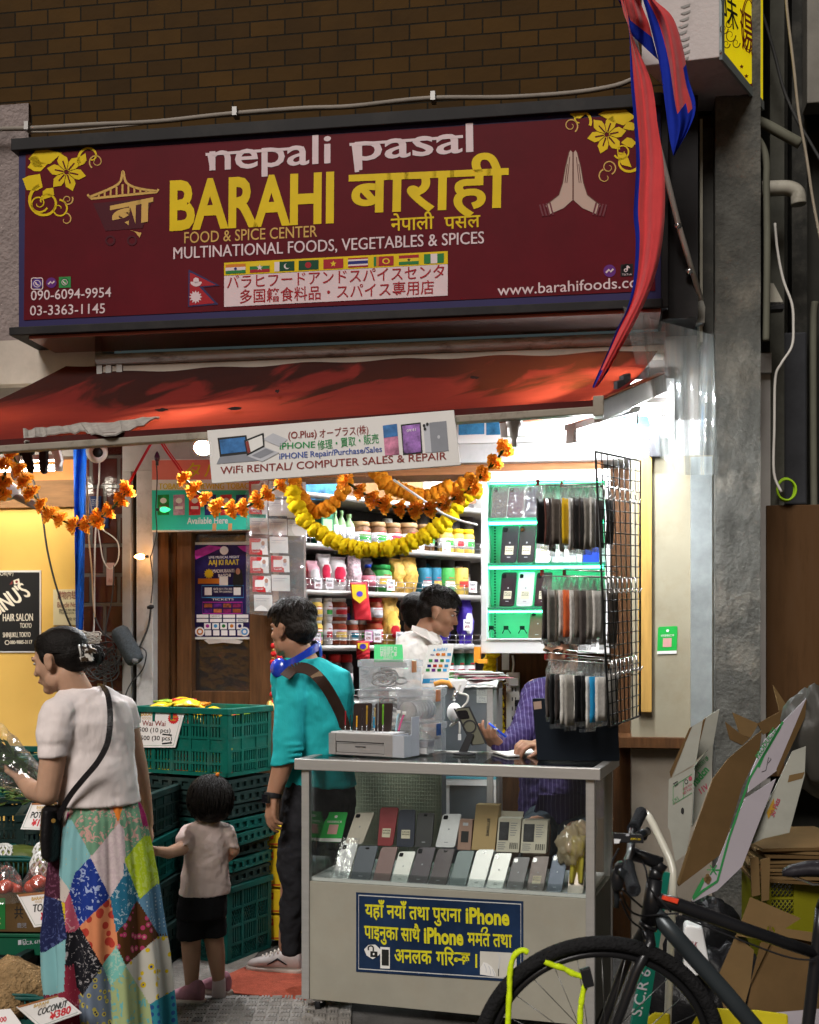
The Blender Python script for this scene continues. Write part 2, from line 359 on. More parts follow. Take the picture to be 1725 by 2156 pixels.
# right: painted board wall, strips
pan=M('cream_board',(.30,.275,.20),.55,nz=.12,ns=3,dirt=.3,ds=5,dcol=(.2,.15,.08))
wallrect('painted_board',FA,1330,962,1502,1556,-.2,.10,pan)
wallrect('board_sill',FA,1300,1553,1442,1576,-.2,.16,wood)
wallrect('lower_board',FA,1330,1576,1500,2080,-.2,.08,M('stained_board',(.29,.25,.20),.7,nz=.2,ns=2,dirt=.45,ds=4,dcol=(.2,.15,.1)))
oak=M('yellow_pine',(.50,.30,.085),.5,nz=.25,ns=4,stretch=(8,8,.6),dirt=.2)
wallrect('pine_strip',FA,1344,962,1373,1500,.10,.145,oak,bev=.003)
wallrect('galvanised_strip',FA,1455,962,1500,1560,.10,.125,M('galvanised',(.30,.34,.35),.4,.4,nz=.2,ns=9,dirt=.2))
conc=M('rough_concrete',(.082,.082,.074),.9,nz=.4,ns=5,bump=.4,bs=55,dirt=.35,ds=3,dcol=(.30,.27,.22))
pb=MB();q=FA.off(.22);u0=q.loc(1507,500)[0];u1=q.loc(1602,500)[0];zt=q.loc(1550,-900)[1]
pb.grid(lambda a,c:FA.w(u0+(u1-u0)*a,-.01+(zt+.01)*c,.22+.008*noise.noise(V((a*3,c*40,0)))+.006*noise.noise(V((a*12,c*160,3)))),16,260,conc)
pb.box(FA,u0,u1,0,zt,-.6,.205,conc);pb.build('pillar',B)
wallrect('pillar_edge',FA,1476,270,1508,960,-.4,.10,M('dark_steel_edge',(.05,.05,.045),.6,nz=.3,dirt=.3,dcol=(.2,.18,.14)))
wallrect('corner_strip',FA,1474,250,1480,720,.0,.16,M('pale_edge',(.40,.38,.31),.6,nz=.2,dirt=.3))
# dark recess to the right with plywood hoarding
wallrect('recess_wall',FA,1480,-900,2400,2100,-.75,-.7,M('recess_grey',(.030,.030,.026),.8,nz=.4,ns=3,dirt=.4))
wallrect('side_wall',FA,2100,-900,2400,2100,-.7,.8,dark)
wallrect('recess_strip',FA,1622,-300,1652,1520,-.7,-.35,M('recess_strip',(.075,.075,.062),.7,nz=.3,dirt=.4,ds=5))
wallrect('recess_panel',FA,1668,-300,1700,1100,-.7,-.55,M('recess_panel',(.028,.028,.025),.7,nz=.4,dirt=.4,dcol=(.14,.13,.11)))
b=MB();b.rect(FA,1614,1064,1900,1640,-.4,-.3,M('brown_plywood',(.085,.042,.016),.6,nz=.3,ns=3,stretch=(6,6,.8),dirt=.25));one(b,'hoarding','brown plywood hoarding standing in the dark recess beside the concrete pillar','board',bev=.004)
# left neighbour: yellow front
yel=M('yellow_wall',(.80,.51,.13),.6,nz=.06,ns=3,dirt=.12,ds=3,dcol=(.5,.28,.06))
N_=thing('neighbour_front','yellow painted shutter wall with orange transom left of the tiled column','wall',FA.hit(70,2000));N_.location.z=0;WM[N_.name]=Matrix.Translation(N_.location)
wallrect('yellow_board',FA,-900,1064,178,2100,-.3,-.12,yel,N_)
wallrect('transom',FA,-900,930,178,1037,-.3,-.14,M('orange_transom',(.72,.30,.10),.5,nz=.15,ns=5),N_)
wallrect('transom_rail',FA,-900,1034,178,1066,-.3,-.09,M('tan_wood',(.24,.13,.06),.6,nz=.3,stretch=(1,1,9)),N_)

# ================= MAIN SIGN =================
SP=FA.off(.36)
fr=M('black_frame',(.010,.009,.010),.6,nz=.3,dirt=.3,dcol=(.04,.036,.03),spec=.2)
S=thing('shop_sign','wide dark red shop sign board with yellow and white lettering above the awning','sign',FA.w(-.4,3.1,.2))
u0,v0=SP.loc(38,690);u1,v1=SP.loc(1392,228)
v0=(v0+SP.loc(1392,630)[1])/2;v1=(v1+SP.loc(42,316)[1])/2
red=M('sign_red',(.090,.0028,.008),.5,nz=.16,ns=3,spec=.08,dirt=.12,ds=2,dcol=(.045,.004,.006))
navy=M('sign_navy',(.016,.011,.07),.5,nz=.1,spec=.2)
b=MB();b.box(FA,u0,u1,v0,v1,.05,.352,navy);b.build('board',S)
b=MB();b.box(FA,u0-.03,u1+.005,v1,v1+.062,.05,.38,fr);b.box(FA,u0-.04,u1+.005,v0-.042,v0,.05,.38,fr);b.box(FA,u1+.001,u1+.035,v0-.042,v1+.062,.05,.37,fr);b.build('frame',S,bev=.004)
und=M('sign_underside',(.22,.05,.035),.12,.55,nz=.25,ns=4,stretch=(1,8,8),dirt=.4,ds=5)
b=MB();b.box(FA,u0+.06,u1,v0-.06,v0-.043,.05,.36,und);b.build('underside',S)
b=MB()
shape(b,SP,[(54,325),(1380,238),(1380,612),(50,674)],red,.0005 -.005)
wht=M('sign_white',(.60,.48,.50),.4,nz=.08);yl=M('sign_yellow',(.62,.44,.003),.4,nz=.1);gold=M('sign_gold',(.52,.32,.085),.4,nz=.1);blk=M('sign_black',(.012,.01,.012),.4,nz=0);dkred=M('sign_dark_red',(.055,.004,.010),.4,nz=0)
o1=-.002
text(b,SP,'nepali',441,358,697,342,58,wht,.012,o1);text(b,SP,'pasal',748,338,997,318,58,wht,.012,o1)
line(b,SP,[(433,325),(640,311)],6,wht,o1+.0007);line(b,SP,[(736,304),(975,287)],6,wht,o1+.0007)
line(b,SP,[(441,322),(447,358)],9,wht,o1+.0012);line(b,SP,[(745,302),(752,362)],9,wht,o1+.0012)
text(b,SP,'BARAHI',357,482,703,465,97,yl,.032,o1)
dev(b,SP,'बाराही',733,447,1070,434,76,yl,.022,o1)
dev(b,SP,'नेपाली',823,486,914,481,25,yl,.012,o1);dev(b,SP,'पसल',936,482,1012,477,24,yl,.012,o1)
text(b,SP,'FOOD & SPICE CENTER',388,512,668,498,23,gold,.004,o1)
text(b,SP,'MULTINATIONAL FOODS, VEGETABLES & SPICES',365,545,1019,512,24,wht,.016,o1)
text(b,SP,'090-6094-9954',65,632,234,625,20,wht,.004,o1);text(b,SP,'03-3363-1145',63,664,221,659,20,wht,.004,o1)
text(b,SP,'www.barahifoods.com',1048,622,1371,603,22,wht,.004,o1)
# flag strip and white caption panel
fy=lambda x,y:y-(x-472)*.052
shape(b,SP,[(472,fy(472,553)),(943,fy(943,553)),(943,fy(943,580)),(472,fy(472,580))],yl,o1)
shape(b,SP,[(472,581),(943,556),(943,622),(472,646)],wht,o1)
fc=lambda n,c:M('print_'+n,c,.4,nz=0)
fG,fR,fB,fO,fW,fDG,fY=fc('green',(.02,.16,.04)),fc('crimson',(.30,.012,.02)),fc('blue',(.015,.02,.14)),fc('orange',(.50,.16,.02)),fc('white',(.6,.52,.52)),fc('dark_green',(.004,.05,.022)),fc('yellow',(.62,.46,.02))
def fl(x,cs,hor=True,ws=None):
    x0,x1,y0,y1=x,x+42,557,577;n=len(cs);ws=ws or [1/n]*n;t=0
    for c,wv in zip(cs,ws):
        if hor:ya,yb=y0+(y1-y0)*t,y0+(y1-y0)*(t+wv);q=[(x0,ya),(x1,ya),(x1,yb),(x0,yb)]
        else:xa,xb=x0+(x1-x0)*t,x0+(x1-x0)*(t+wv);q=[(xa,y0),(xb,y0),(xb,y1),(xa,y1)]
        shape(b,SP,[(px,fy(px,py)) for px,py in q],c,o1+.0015);t += wv
    return x0+21,fy(x0+21,567)
c=fl(475,[fO,fW,fG]);disc(b,SP,c[0],c[1],3,3,fB,o1+.002)
c=fl(526,[fY,fG,fR]);star(b,SP,c[0],c[1],7,fW,o1+.002)
c=fl(578,[fW,fDG],False,[.25,.75]);disc(b,SP,c[0]+5,c[1],6,6,fW,o1+.002);disc(b,SP,c[0]+7,c[1]-1.5,5,5,fDG,o1+.0025)
c=fl(629,[fDG]);disc(b,SP,c[0]-1,c[1],6.5,6.5,fR,o1+.002)
c=fl(681,[fR]);star(b,SP,c[0],c[1],7,fY,o1+.002)
fl(733,[fR,fW,fB,fW,fR],True,[.16,.17,.34,.17,.16])
c=fl(787,[fG,fO,fR],False,[.13,.13,.74]);disc(b,SP,c[0]+5,c[1],8,6,fY,o1+.002);disc(b,SP,c[0]+5,c[1],5,4,fR,o1+.0025)
c=fl(840,[fR,fY,fG]);star(b,SP,c[0],c[1],4.5,blk,o1+.002)
fl(893,[fG,fW,fG],False)
cjk(b,SP,'バラヒフードアンドスパイスセンタ',478,606,936,583,27,fR,.008,o1+.002)
cjk(b,SP,'多国籍食料品・スパイス専用店',505,636,914,616,27,fR,.008,o1+.002)
# two-pennant national flag
shape(b,SP,[(397,567),(463,601),(427,605),(460,641),(396,646)],navy,o1);shape(b,SP,[(400,573),(455,600),(419,603),(452,638),(399,643)],fR,o1+.001)
disc(b,SP,413,593,12,10,wht,o1+.002,14,180,360);disc(b,SP,413,590,6,6,wht,o1+.002);star(b,SP,412,625,14,wht,o1+.002,12,.65)
# round app icons and phone glyphs
def icon(x,y,r,m,kind):
    line(b,SP,spline([(x-r,y-r),(x,y-r*1.06),(x+r,y-r),(x+r*1.06,y),(x+r,y+r),(x,y+r*1.06),(x-r,y+r),(x-r*1.06,y)],3,True),2,wht,o1+.0005,True) if kind =='v' else None
    disc(b,SP,x,y,r,r,m,o1)
    if kind in 'vw':disc(b,SP,x,y,r*.72,r*.72,wht,o1+.001);disc(b,SP,x,y,r*.58,r*.58,m,o1+.0015);line(b,SP,[(x-r*.3,y-r*.3),(x-r*.15,y+r*.1),(x+r*.3,y+r*.32)],r*.26,wht,o1+.002)
    if kind =='m':line(b,SP,[(x-r*.6,y+r*.3),(x-r*.1,y-r*.2),(x+r*.15,y+r*.15),(x+r*.6,y-r*.3)],r*.28,wht,o1+.002)
    if kind =='t':line(b,SP,[(x+1,y-r*.6),(x+1,y+r*.3)],3,wht,o1+.002);disc(b,SP,x-2,y+r*.25,r*.35,r*.35,wht,o1+.0015);disc(b,SP,x-2,y+r*.25,r*.17,r*.17,m,o1+.002);line(b,SP,[(x+1,y-r*.6),(x+6,y-r*.2)],3,wht,o1+.002)
vi=fc('violet',(.06,.03,.20));mg=fc('purple',(.10,.02,.16));gr_=fc('app_green',(.03,.22,.06))
icon(78,597,11,vi,'v');icon(108,595,11,mg,'m')
shape(b,SP,[(124,583),(149,582),(149,605),(124,606)],gr_,o1);icon(136,594,9,gr_,'w')
icon(1284,570,13,mg,'m');shape(b,SP,[(1307,557),(1333,555),(1333,581),(1307,582)],blk,o1);icon(1320,566,11,blk,'t');text(b,SP,'TikTok',1310,580,1331,579,4,wht,0,o1+.002)
# pagoda-roof shopping trolley logo
def roofy(x):return x
line(b,SP,[(184,409),(192,418),(330,404),(334,398)],5,gold,o1);line(b,SP,spline([(187,415),(225,400),(252,384),(259,360),(266,384),(290,396),(330,402)],5),5,gold,o1)
for i in range(9):x=208+i*12.5;line(b,SP,[(x,414-(i*1.1)),(x,412-i*1.1-(20-abs(i-4)*4))],4,gold,o1)
shape(b,SP,[(196,428),(322,416),(300,480),(222,486)],dkred,o1-.0005)
dev(b,SP,'बा',231,480,322,462,44,gold,.03,o1+.001,shear=.15);shape(b,SP,[(272,484),(298,490),(294,500),(284,488)],gold,o1)
for x in (232,278):line(b,SP,[(x+9*math.cos(i*.52),506-9*math.sin(i*.52)) for i in range(12)],4,dkred,o1,True)
# floral corners
def flower(cx,cy,r,flip=1,rot=0):
    for i in range(6):
        a=rot+i*math.pi/3;ca,sa=math.cos(a),math.sin(a);q=[]
        for t,wv in ((.12,.05),(.45,.24),(.68,.26),(1,0),(.68,-.26),(.45,-.24),(.12,-.05)):q.append((cx+flip*r*(t*ca-wv*sa),cy+r*(t*sa+wv*ca)))
        shape(b,SP,q,yl,o1);line(b,SP,[(cx+flip*r*.15*ca,cy+r*.15*sa),(cx+flip*r*.6*ca,cy+r*.6*sa)],3,red,o1+.001)
def curl(cx,cy,r0,a0,turns,wd,m=None,flip=1):
    n=26;pts=[(cx+flip*r0*(1-.75*i/n)*math.cos(a0+turns*6.283*i/n),cy+r0*(1-.75*i/n)*math.sin(a0+turns*6.283*i/n)) for i in range(n+1)]
    line(b,SP,pts,[wd*(1-.6*i/n) for i in range(n+1)],m or yl,o1)
def leaf(x0,y0,x1,y1,wv):
    a=V((x0,y0));c=V((x1,y1));n=V((-(c-a).y,(c-a).x))*wv
    shape(b,SP,[tuple(p) for p in (a,a+(c-a)*.3+n*.8,a+(c-a)*.6+n,c,a+(c-a)*.6-n*.7,a+(c-a)*.3-n)],yl,o1)
flower(140,362,42,1,.2);leaf(58,352,100,345,.3);leaf(56,400,84,366,.5);leaf(60,335,130,322,.25);leaf(165,350,180,322,.3);leaf(112,395,90,420,.35);leaf(62,330,90,352,.3)
curl(96,425,38,-1.2,1.2,7,None,-1);curl(82,428,20,.5,1.4,4);curl(203,340,16,2.2,1.3,3,gold);curl(190,330,26,2.6,.8,6);curl(124,440,20,-1.5,1.2,4);curl(142,420,12,-.5,1.4,3,gold);curl(138,462,14,-1.5,.8,3,gold)
flower(1278,283,42,-1,.2);leaf(1340,262,1312,270,.35);leaf(1340,300,1308,300,.35);leaf(1338,246,1260,240,.25);leaf(1200,240,1235,238,.3)
curl(1318,336,42,-1.0,.7,8,None,1);curl(1310,318,18,.5,1.4,4,None,-1);curl(1282,352,16,2,1.4,3,gold,-1);curl(1202,264,16,2.2,1.3,3,gold,-1);curl(1222,252,24,2.6,.8,6,None,-1);curl(1275,372,16,-1.3,.8,3,gold,-1);leaf(1300,320,1330,352,.25)
# joined palms
skn=fc('palm',(.42,.30,.25));skd=fc('palm_line',(.10,.04,.03));bang=fc('bangle',(.13,.03,.04))
for sg in (-1,1):
    X=lambda dx:1207+sg*dx
    shape(b,SP,[(X(0),322),(X(5),316),(X(9),322),(X(16),350),(X(22),385),(X(30),410),(X(58),432),(X(48),450),(X(20),438),(X(0),420)],skn,o1)
    for ln in ([(X(.6),320),(X(.6),420)],[(X(7),330),(X(10),360),(X(13),385)],[(X(12),345),(X(17),385)],[(X(9),322),(X(16),350),(X(22),385),(X(30),410),(X(58),432)]):line(b,SP,ln,1.6,skd,o1+.001)
    for k in range(4):line(b,SP,[(X(49+k*7),426+k*1.5),(X(45+k*7),441+k*1.5),(X(42+k*7),452+k*1)],3.4,bang,o1+.0015)
b.build('lettering',S)
# white rusty beam under the sign
rb=M('flaking_white_beam',(.58,.60,.62),.5,nz=.12,dirt=.85,ds=7,dcol=(.10,.04,.03),stretch=(.7,1,3))
BB=MB();q=FA.off(.20);ua,va=q.loc(205,752);ub,vb=q.loc(1400,716);vm=(q.loc(205,752)[1]+q.loc(1400,718)[1])/2
BB.tube([FA.w(ua,vm+.0,.2),FA.w(ub,vm,.2)],.03,rb,12);BB.box(FA,ua,ub,vm-.075,vm-.032,.06,.2,ledge)
for k in (.0,.05,.11):BB.box(FA,ua+k,ua+k+.03,vm-.09,vm-.03,.06,.21,steel)
one(BB,'awning_beam','flaking white painted steel roller beam between sign and awning','beam')
# conduit along the sign top
cond=M('grey_conduit',(.25,.22,.19),.6,nz=.2,dirt=.3)
q=FA.off(.1);pts=[q.hit(x,y) for x,y in ((-60,272),(60,270),(200,262),(330,256),(480,240),(640,228),(740,224),(900,207),(1060,205),(1200,196),(1290,182),(1330,168))]
b=MB();b.tube(spline(pts,5),.013,cond,8)
for x,y in ((60,268),(497,238),(913,206)):p=q.hit(x,y);b.ob(p,FA.u*.012,FA.n*.03,Z*.022,steel)
one(b,'conduit','grey flexible conduit clipped along the tiled wall above the red sign','pipe')
wire([q.hit(x,y) for x,y in ((60,278),(120,277),(180,273),(300,262))],.005,cond,'cable','thin grey cable drooping under the conduit at the sign left corner')

# ================= AWNING =================
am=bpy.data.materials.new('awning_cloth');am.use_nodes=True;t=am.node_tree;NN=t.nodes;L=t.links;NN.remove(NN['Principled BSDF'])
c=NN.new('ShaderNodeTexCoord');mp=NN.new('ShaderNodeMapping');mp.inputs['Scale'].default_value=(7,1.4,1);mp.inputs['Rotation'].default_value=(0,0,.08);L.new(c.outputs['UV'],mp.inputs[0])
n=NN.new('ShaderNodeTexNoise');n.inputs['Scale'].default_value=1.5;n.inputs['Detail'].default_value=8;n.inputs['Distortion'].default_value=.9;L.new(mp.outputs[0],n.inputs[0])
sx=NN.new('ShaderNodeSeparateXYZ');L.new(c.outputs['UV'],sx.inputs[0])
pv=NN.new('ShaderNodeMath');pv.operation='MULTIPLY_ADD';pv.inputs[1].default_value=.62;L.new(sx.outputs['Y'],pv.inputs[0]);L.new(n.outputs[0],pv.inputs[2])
r=NN.new('ShaderNodeValToRGB');L.new(pv.outputs[0],r.inputs[0]);r.color_ramp.elements[0].position=.86;r.color_ramp.elements[0].color=(.20,.022,.019,1);r.color_ramp.elements[1].position=.95;r.color_ramp.elements[1].color=(.030,.010,.009,1)  # dark upper patches: shade and leaking-light pattern painted into the cloth colour
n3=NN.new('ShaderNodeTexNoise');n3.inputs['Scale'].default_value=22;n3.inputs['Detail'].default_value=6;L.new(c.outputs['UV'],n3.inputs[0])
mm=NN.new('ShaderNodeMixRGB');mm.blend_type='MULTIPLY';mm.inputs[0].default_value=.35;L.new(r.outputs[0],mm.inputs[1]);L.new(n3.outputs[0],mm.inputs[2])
di=NN.new('ShaderNodeBsdfDiffuse');L.new(mm.outputs[0],di.inputs[0]);tl=NN.new('ShaderNodeBsdfTranslucent');hs=NN.new('ShaderNodeMixRGB');hs.blend_type='ADD';hs.inputs[0].default_value=1;hs.inputs[2].default_value=(.13,.02,0,1);L.new(mm.outputs[0],hs.inputs[1]);L.new(hs.outputs[0],tl.inputs[0])
gs=NN.new('ShaderNodeBsdfGlossy');gs.inputs['Roughness'].default_value=.5
a=NN.new('ShaderNodeMixShader');a.inputs[0].default_value=.34;L.new(di.outputs[0],a.inputs[1]);L.new(tl.outputs[0],a.inputs[2])
a2=NN.new('ShaderNodeMixShader');a2.inputs[0].default_value=.03;L.new(a.outputs[0],a2.inputs[1]);L.new(gs.outputs[0],a2.inputs[2]);L.new(a2.outputs[0],NN['Material Output'].inputs[0])
AF=FA.off(1.15);AB=FA.off(.12)
f0,f1=AF.hit(-330,951),AF.hit(1250,846);b0,b1=AB.hit(139,771),AB.hit(1395,722)
A_=thing('awning','sagging red cloth awning with pale front bar over the shop front','awning',FA.w(-.4,2.4,.6))
def awn(a,c):
    p=(f0+(f1-f0)*a)*(1-c) +(b0+(b1-b0)*a)*c
    p.z -= .05*math.sin(math.pi*c)*(1+.3*math.sin(a*9)) -.006*math.sin(a*40+c*3);return p
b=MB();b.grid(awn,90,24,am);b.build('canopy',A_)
hem=M('awning_hem',(.07,.012,.011),.8,nz=.3,dirt=.6,ds=6);bar=M('awning_bar',(.28,.245,.20),.55,nz=.12,dirt=.55,ds=8,dcol=(.07,.05,.03))
b=MB();uu=(f1-f0).normalized();nn=uu.cross(Z).normalized()
b.ob((f0+f1)/2-Z*.010+nn*.004,(f1-f0)/2,nn*.012,Z*.014,hem);b.build('hem',A_)
b=MB();b.ob((f0+f1)/2-Z*.040+nn*.01,(f1-f0)/2+uu*.004,nn*.026,Z*.0155,bar);b.ob(f1-Z*.024+uu*.02,uu*.022,nn*.036,Z*.042,bar);b.build('front_bar',A_,bev=.005)
arm=M('awning_arm',(.62,.58,.54),.45,.2,nz=.1,dirt=.3);rust=M('rusty_edge',(.22,.07,.03),.7,nz=.3)
def armbeam(pa,pb,h,name='arm'):
    b=MB();a=(pb-pa);s_=a.normalized().cross(Z).normalized();up=s_.cross(a.normalized());b.ob((pa+pb)/2,a/2,s_*.018,up*h/2,arm);b.ob((pa+pb)/2+up*(h/2+.004),a/2,s_*.02,up*.004,rust);return b.build(name,A_,bev=.003)
pa=AF.off(-.1).hit(1258,868);pb_=FA.off(.12).hit(1396,806);armbeam(pa,pb_,.085)
pa2=AF.off(-.06).hit(1060,905);pb2=FA.off(.5).hit(1250,900);armbeam(pa2,pb2,.06)
b=MB();p=pa+(pb_-pa)*.45;a_=(pb_-pa).normalized();b.ob(p+Z*.02+FA.u*-.02,a_*.05,FA.u*.012,Z*.085,M('bracket',(.05,.05,.06),.5,.5));b.ob(p+Z*.05-a_*.09+FA.u*-.02,a_*.05,FA.u*.01,Z*.04,MATS['bracket']);b.build('bracket',A_,bev=.004)
b=MB();p=AF.off(-.05).hit(1083,890);b.lathe(p,[(.035,.03),(.035,-.01),(.022,-.02),(.018,-.06),(.010,-.065),(.010,-.1)],arm,12);b.build('crank_socket',A_)
tape=M('grey_cloth_tape',(.36,.33,.30),.9,nz=.25,ns=12,bump=.6,bs=30)
def onawn(x,y,k=.008):                              # point on the awning cloth seen at a picture point
    n_=(f1-f0).cross(b0-f0).normalized();n_=-n_ if n_.y > 0 else n_
    r_=ray(x,y);s_=0.
    for _ in range(6):
        p=CAM +r_*((f0-Z*s_-CAM).dot(n_)/r_.dot(n_));q=p+Z*s_
        U_=f1-f0;W_=((b0-f0)-U_.normalized()*(b0-f0).dot(U_.normalized()));c_=(q-f0).dot(W_)/W_.length_squared;lo=f0+(b0-f0)*c_;hi=f1+(b1-f1)*c_
        a_=(q-lo).dot(hi-lo)/(hi-lo).length_squared;e=(lo+(hi-lo)*a_).z-awn(a_,c_).z;s_=e
    return p +n_*k
b=MB();top=[onawn(50,909),onawn(100,904),onawn(160,898),onawn(240,891),onawn(337,881)];bot=[onawn(52,931),onawn(100,922),onawn(170,914),onawn(245,919),onawn(335,884)]
rt=random.Random(2);ts_=spline(top,7);bs_=spline(bot,7);jt=[V((0,0,rt.uniform(-.006,.006))) for _ in ts_];jb=[V((0,0,rt.uniform(-.012,.008))) for _ in ts_]
for i in range(len(ts_)-1):b.poly([ts_[i]+jt[i],ts_[i+1]+jt[i+1],bs_[i+1]+jb[i+1],bs_[i]+jb[i]],tape)
b.build('tape_patch',A_,solid=.006)
hole=M('torn_hole',(.02,.012,.012),.9,nz=.2)
b=MB();rh=random.Random(3)
for cx_,cy_,rw in ((343,868,16),(496,866,17),(585,829,5),(1000,800,12)):
    q=[]
    for i in range(12):a=i*math.pi/6;q.append(onawn(cx_+rw*(.6+.5*rh.random())*math.cos(a),cy_-4*(.5+.7*rh.random())*math.sin(a)-.03*rw*math.cos(a),.012))
    b.poly(q,hole)
b.build('torn_hole',A_)
# ================= LAMPS =================
lampm=M('tube_glow',(1,1,1),nz=0,emit=270,ecol=(.94,.97,1));fit=M('lamp_white',(.75,.75,.74),.4,nz=.04)
def tubelamp(pa,pb,label,r=.016,m=lampm):
    T=thing('tube_lamp',label,'lamp',pa);d=(pb-pa).normalized()
    b=MB();b.tube([pa+d*.03,pb-d*.03],r,m,12);b.build('tube',T)
    b=MB();s_=d.cross(Z).normalized();b.ob((pa+pb)/2+Z*.05,(pb-pa)/2,s_*.03,Z*.014,fit)
    for p in (pa+d*.015,pb-d*.015):b.ob(p+Z*.012,d*.015,s_*.02,Z*.03,fit)
    b.build('fitting',T,bev=.003);return T
q=FA.off(.30);tubelamp(q.hit(1296,868),q.hit(1404,867),'short white fluorescent tube lamp under the right end of the awning')
tubelamp(FA.off(.95).hit(1200,924),FA.off(.45).hit(1338,884),'glaring white tube lamp slanting under the awning beside the crank socket')
fl=M('flood_glow',(1,1,1),nz=0,emit=1500,ecol=(.94,.97,1))
T=thing('floodlight','small glaring white floodlight under the awning behind the banner','lamp',FA.off(.5).hit(430,950))
b=MB();p=FA.off(.5).hit(428,944);fd=(FA.n*.7-Z*.75+FA.u*.2).normalized();b.lathe(p,[(.0,.0),(.04,.001)],fl,16,fd);b.build('lens',T)
b=MB();b.lathe(p-fd*.012,[(.03,-.04),(.05,-.03),(.052,.008),(.043,.008)],fit,16,fd);b.tube([p-fd*.04,p-fd*.05+Z*.12,p-fd*.02+Z*.2],.008,fit,6);b.build('housing',T)
shopl=M('shop_tube_glow',(1,1,1),nz=0,emit=120,ecol=(.93,.97,1))
for u in (-.5,.35,1.1):
    tubelamp(FA.w(u,2.86,-.7),FA.w(u+.12,2.86,-2.2),{-.5:'left ceiling tube lamp inside the shop',.35:'middle ceiling tube lamp inside the shop',1.1:'right ceiling tube lamp inside the shop'}[u],.018,shopl)
warm=M('warm_tube_glow',(1,1,1),nz=0,emit=36,ecol=(1,.90,.74))
tubelamp(FA.w(-2.6,2.45,.35),FA.w(-1.75,2.45,.35),'warm tube lamp under the awning lighting the yellow wall',.016,warm)
# blue scenic exchange strip behind the lamps
scb=M('scenic_blue',(.05,.22,.42),.5,nz=.8,ns=9);ink=M('print_black',(.02,.02,.02),.5,nz=0);paper=M('paper_white',(.70,.69,.67),.7,nz=.04)
b=MB();q=FA.off(.06)
b.rect(FA,962,812,1420,922,.045,.06,paper)
for x0,x1,y0,y1 in ((966,1020,884,916),(1024,1078,882,916),(1310,1373,874,902),(1330,1376,815,850),(1255,1300,830,870)):shape(b,q,[(x0,y0),(x1,y0-2),(x1,y1-2),(x0,y1)],scb)
text(b,q,'MONEY EXCHANGE',1150,916,1352,909,10,ink,0,.003);text(b,q,'NEPAL',1358,911,1390,909,8,ink,.01,.003)
one(b,'exchange_strip','white and blue scenic paper strip on the wall under the awning lamps','poster')
# ================= BANNER =================
BP=plane3(FA.off(1.25).hit(445,1018),FA.off(1.25).hit(970,980),FA.off(1.225).hit(437,907))
T=thing('banner','white tilted hanging board with laptop and phone pictures under the awning','sign',BP.hit(700,1000))
b=MB();bq=[(436,906),(956,863),(970,979),(446,1018)];b.extr([BP.hit(x,y) for x,y in bq],-BP.n*.012,M('banner_white',(.66,.64,.62),.45,nz=.08,ns=3,dirt=.1));b.build('board',T,bev=.002)
b=MB();maroon=M('ink_maroon',(.22,.04,.035),.5,nz=0);inkg=M('ink_green',(.02,.24,.07),.5,nz=0);inkb=M('ink_blue',(.05,.09,.32),.5,nz=0);greyp=M('print_grey',(.22,.23,.26),.4,nz=.1);lite=M('print_light',(.45,.46,.50),.4,nz=.1)
text(b,BP,'(O.Plus)',607,924,667,919,14,maroon,.02);cjk(b,BP,'オープラス(株)',673,921,776,912,18,maroon,.02)
text(b,BP,'iPHONE',589,946,663,942,13,inkg,.03);cjk(b,BP,'修理・買取・販売',669,946,798,931,19,inkg,.03)
text(b,BP,'iPHONE Repair/Purchase/Sales',588,967,804,951,12,inkb,.03)
text(b,BP,'WiFi RENTAL/ COMPUTER SALES & REPAIR',464,998,940,967,15,maroon,.025)
scr=M('screen_print',(.04,.16,.40),.35,nz=.6,ns=12);pinkp=M('phone_pink',(.55,.20,.32),.35,nz=.8,ns=14);phb=M('phone_rainbow',(.28,.13,.40),.35,nz=.9,ns=18)
shape(b,BP,[(458,922),(519,916),(525,955),(463,962)],ink);shape(b,BP,[(462,926),(516,920),(521,950),(466,956)],scr,.003);shape(b,BP,[(463,962),(525,955),(545,970),(456,977)],greyp)
shape(b,BP,[(514,927),(555,911),(557,941),(520,960)],ink,.0035);shape(b,BP,[(517,930),(552,916),(554,938),(522,955)],paper,.004);shape(b,BP,[(517,930),(523,928),(528,951),(522,955)],maroon,.005);shape(b,BP,[(520,960),(557,941),(588,953),(552,972)],lite,.003);shape(b,BP,[(530,959),(560,944),(577,951),(548,965)],greyp,.004)
shape(b,BP,[(553,925),(575,912),(606,925),(590,941)],lite,.0025)
shape(b,BP,[(806,896),(836,892),(841,957),(811,959)],pinkp);shape(b,BP,[(806,896),(836,892),(838,918),(808,922)],scr,.003)
shape(b,BP,[(844,894),(886,889),(890,954),(849,958)],ink);shape(b,BP,[(847,897),(884,892),(887,951),(851,955)],phb,.003);text(b,BP,'09:41',857,910,876,907,6,paper,0,.004)
shape(b,BP,[(904,890),(940,886),(945,949),(909,953)],greyp);shape(b,BP,[(891,893),(904,891),(909,953),(896,953)],lite);
for x,y in ((893,896),(900,893),(895,903)):disc(b,BP,x,y,3,3.5,ink,.004,8)
disc(b,BP,924,920,3,4,lite,.003,8)
b.build('lettering',T)
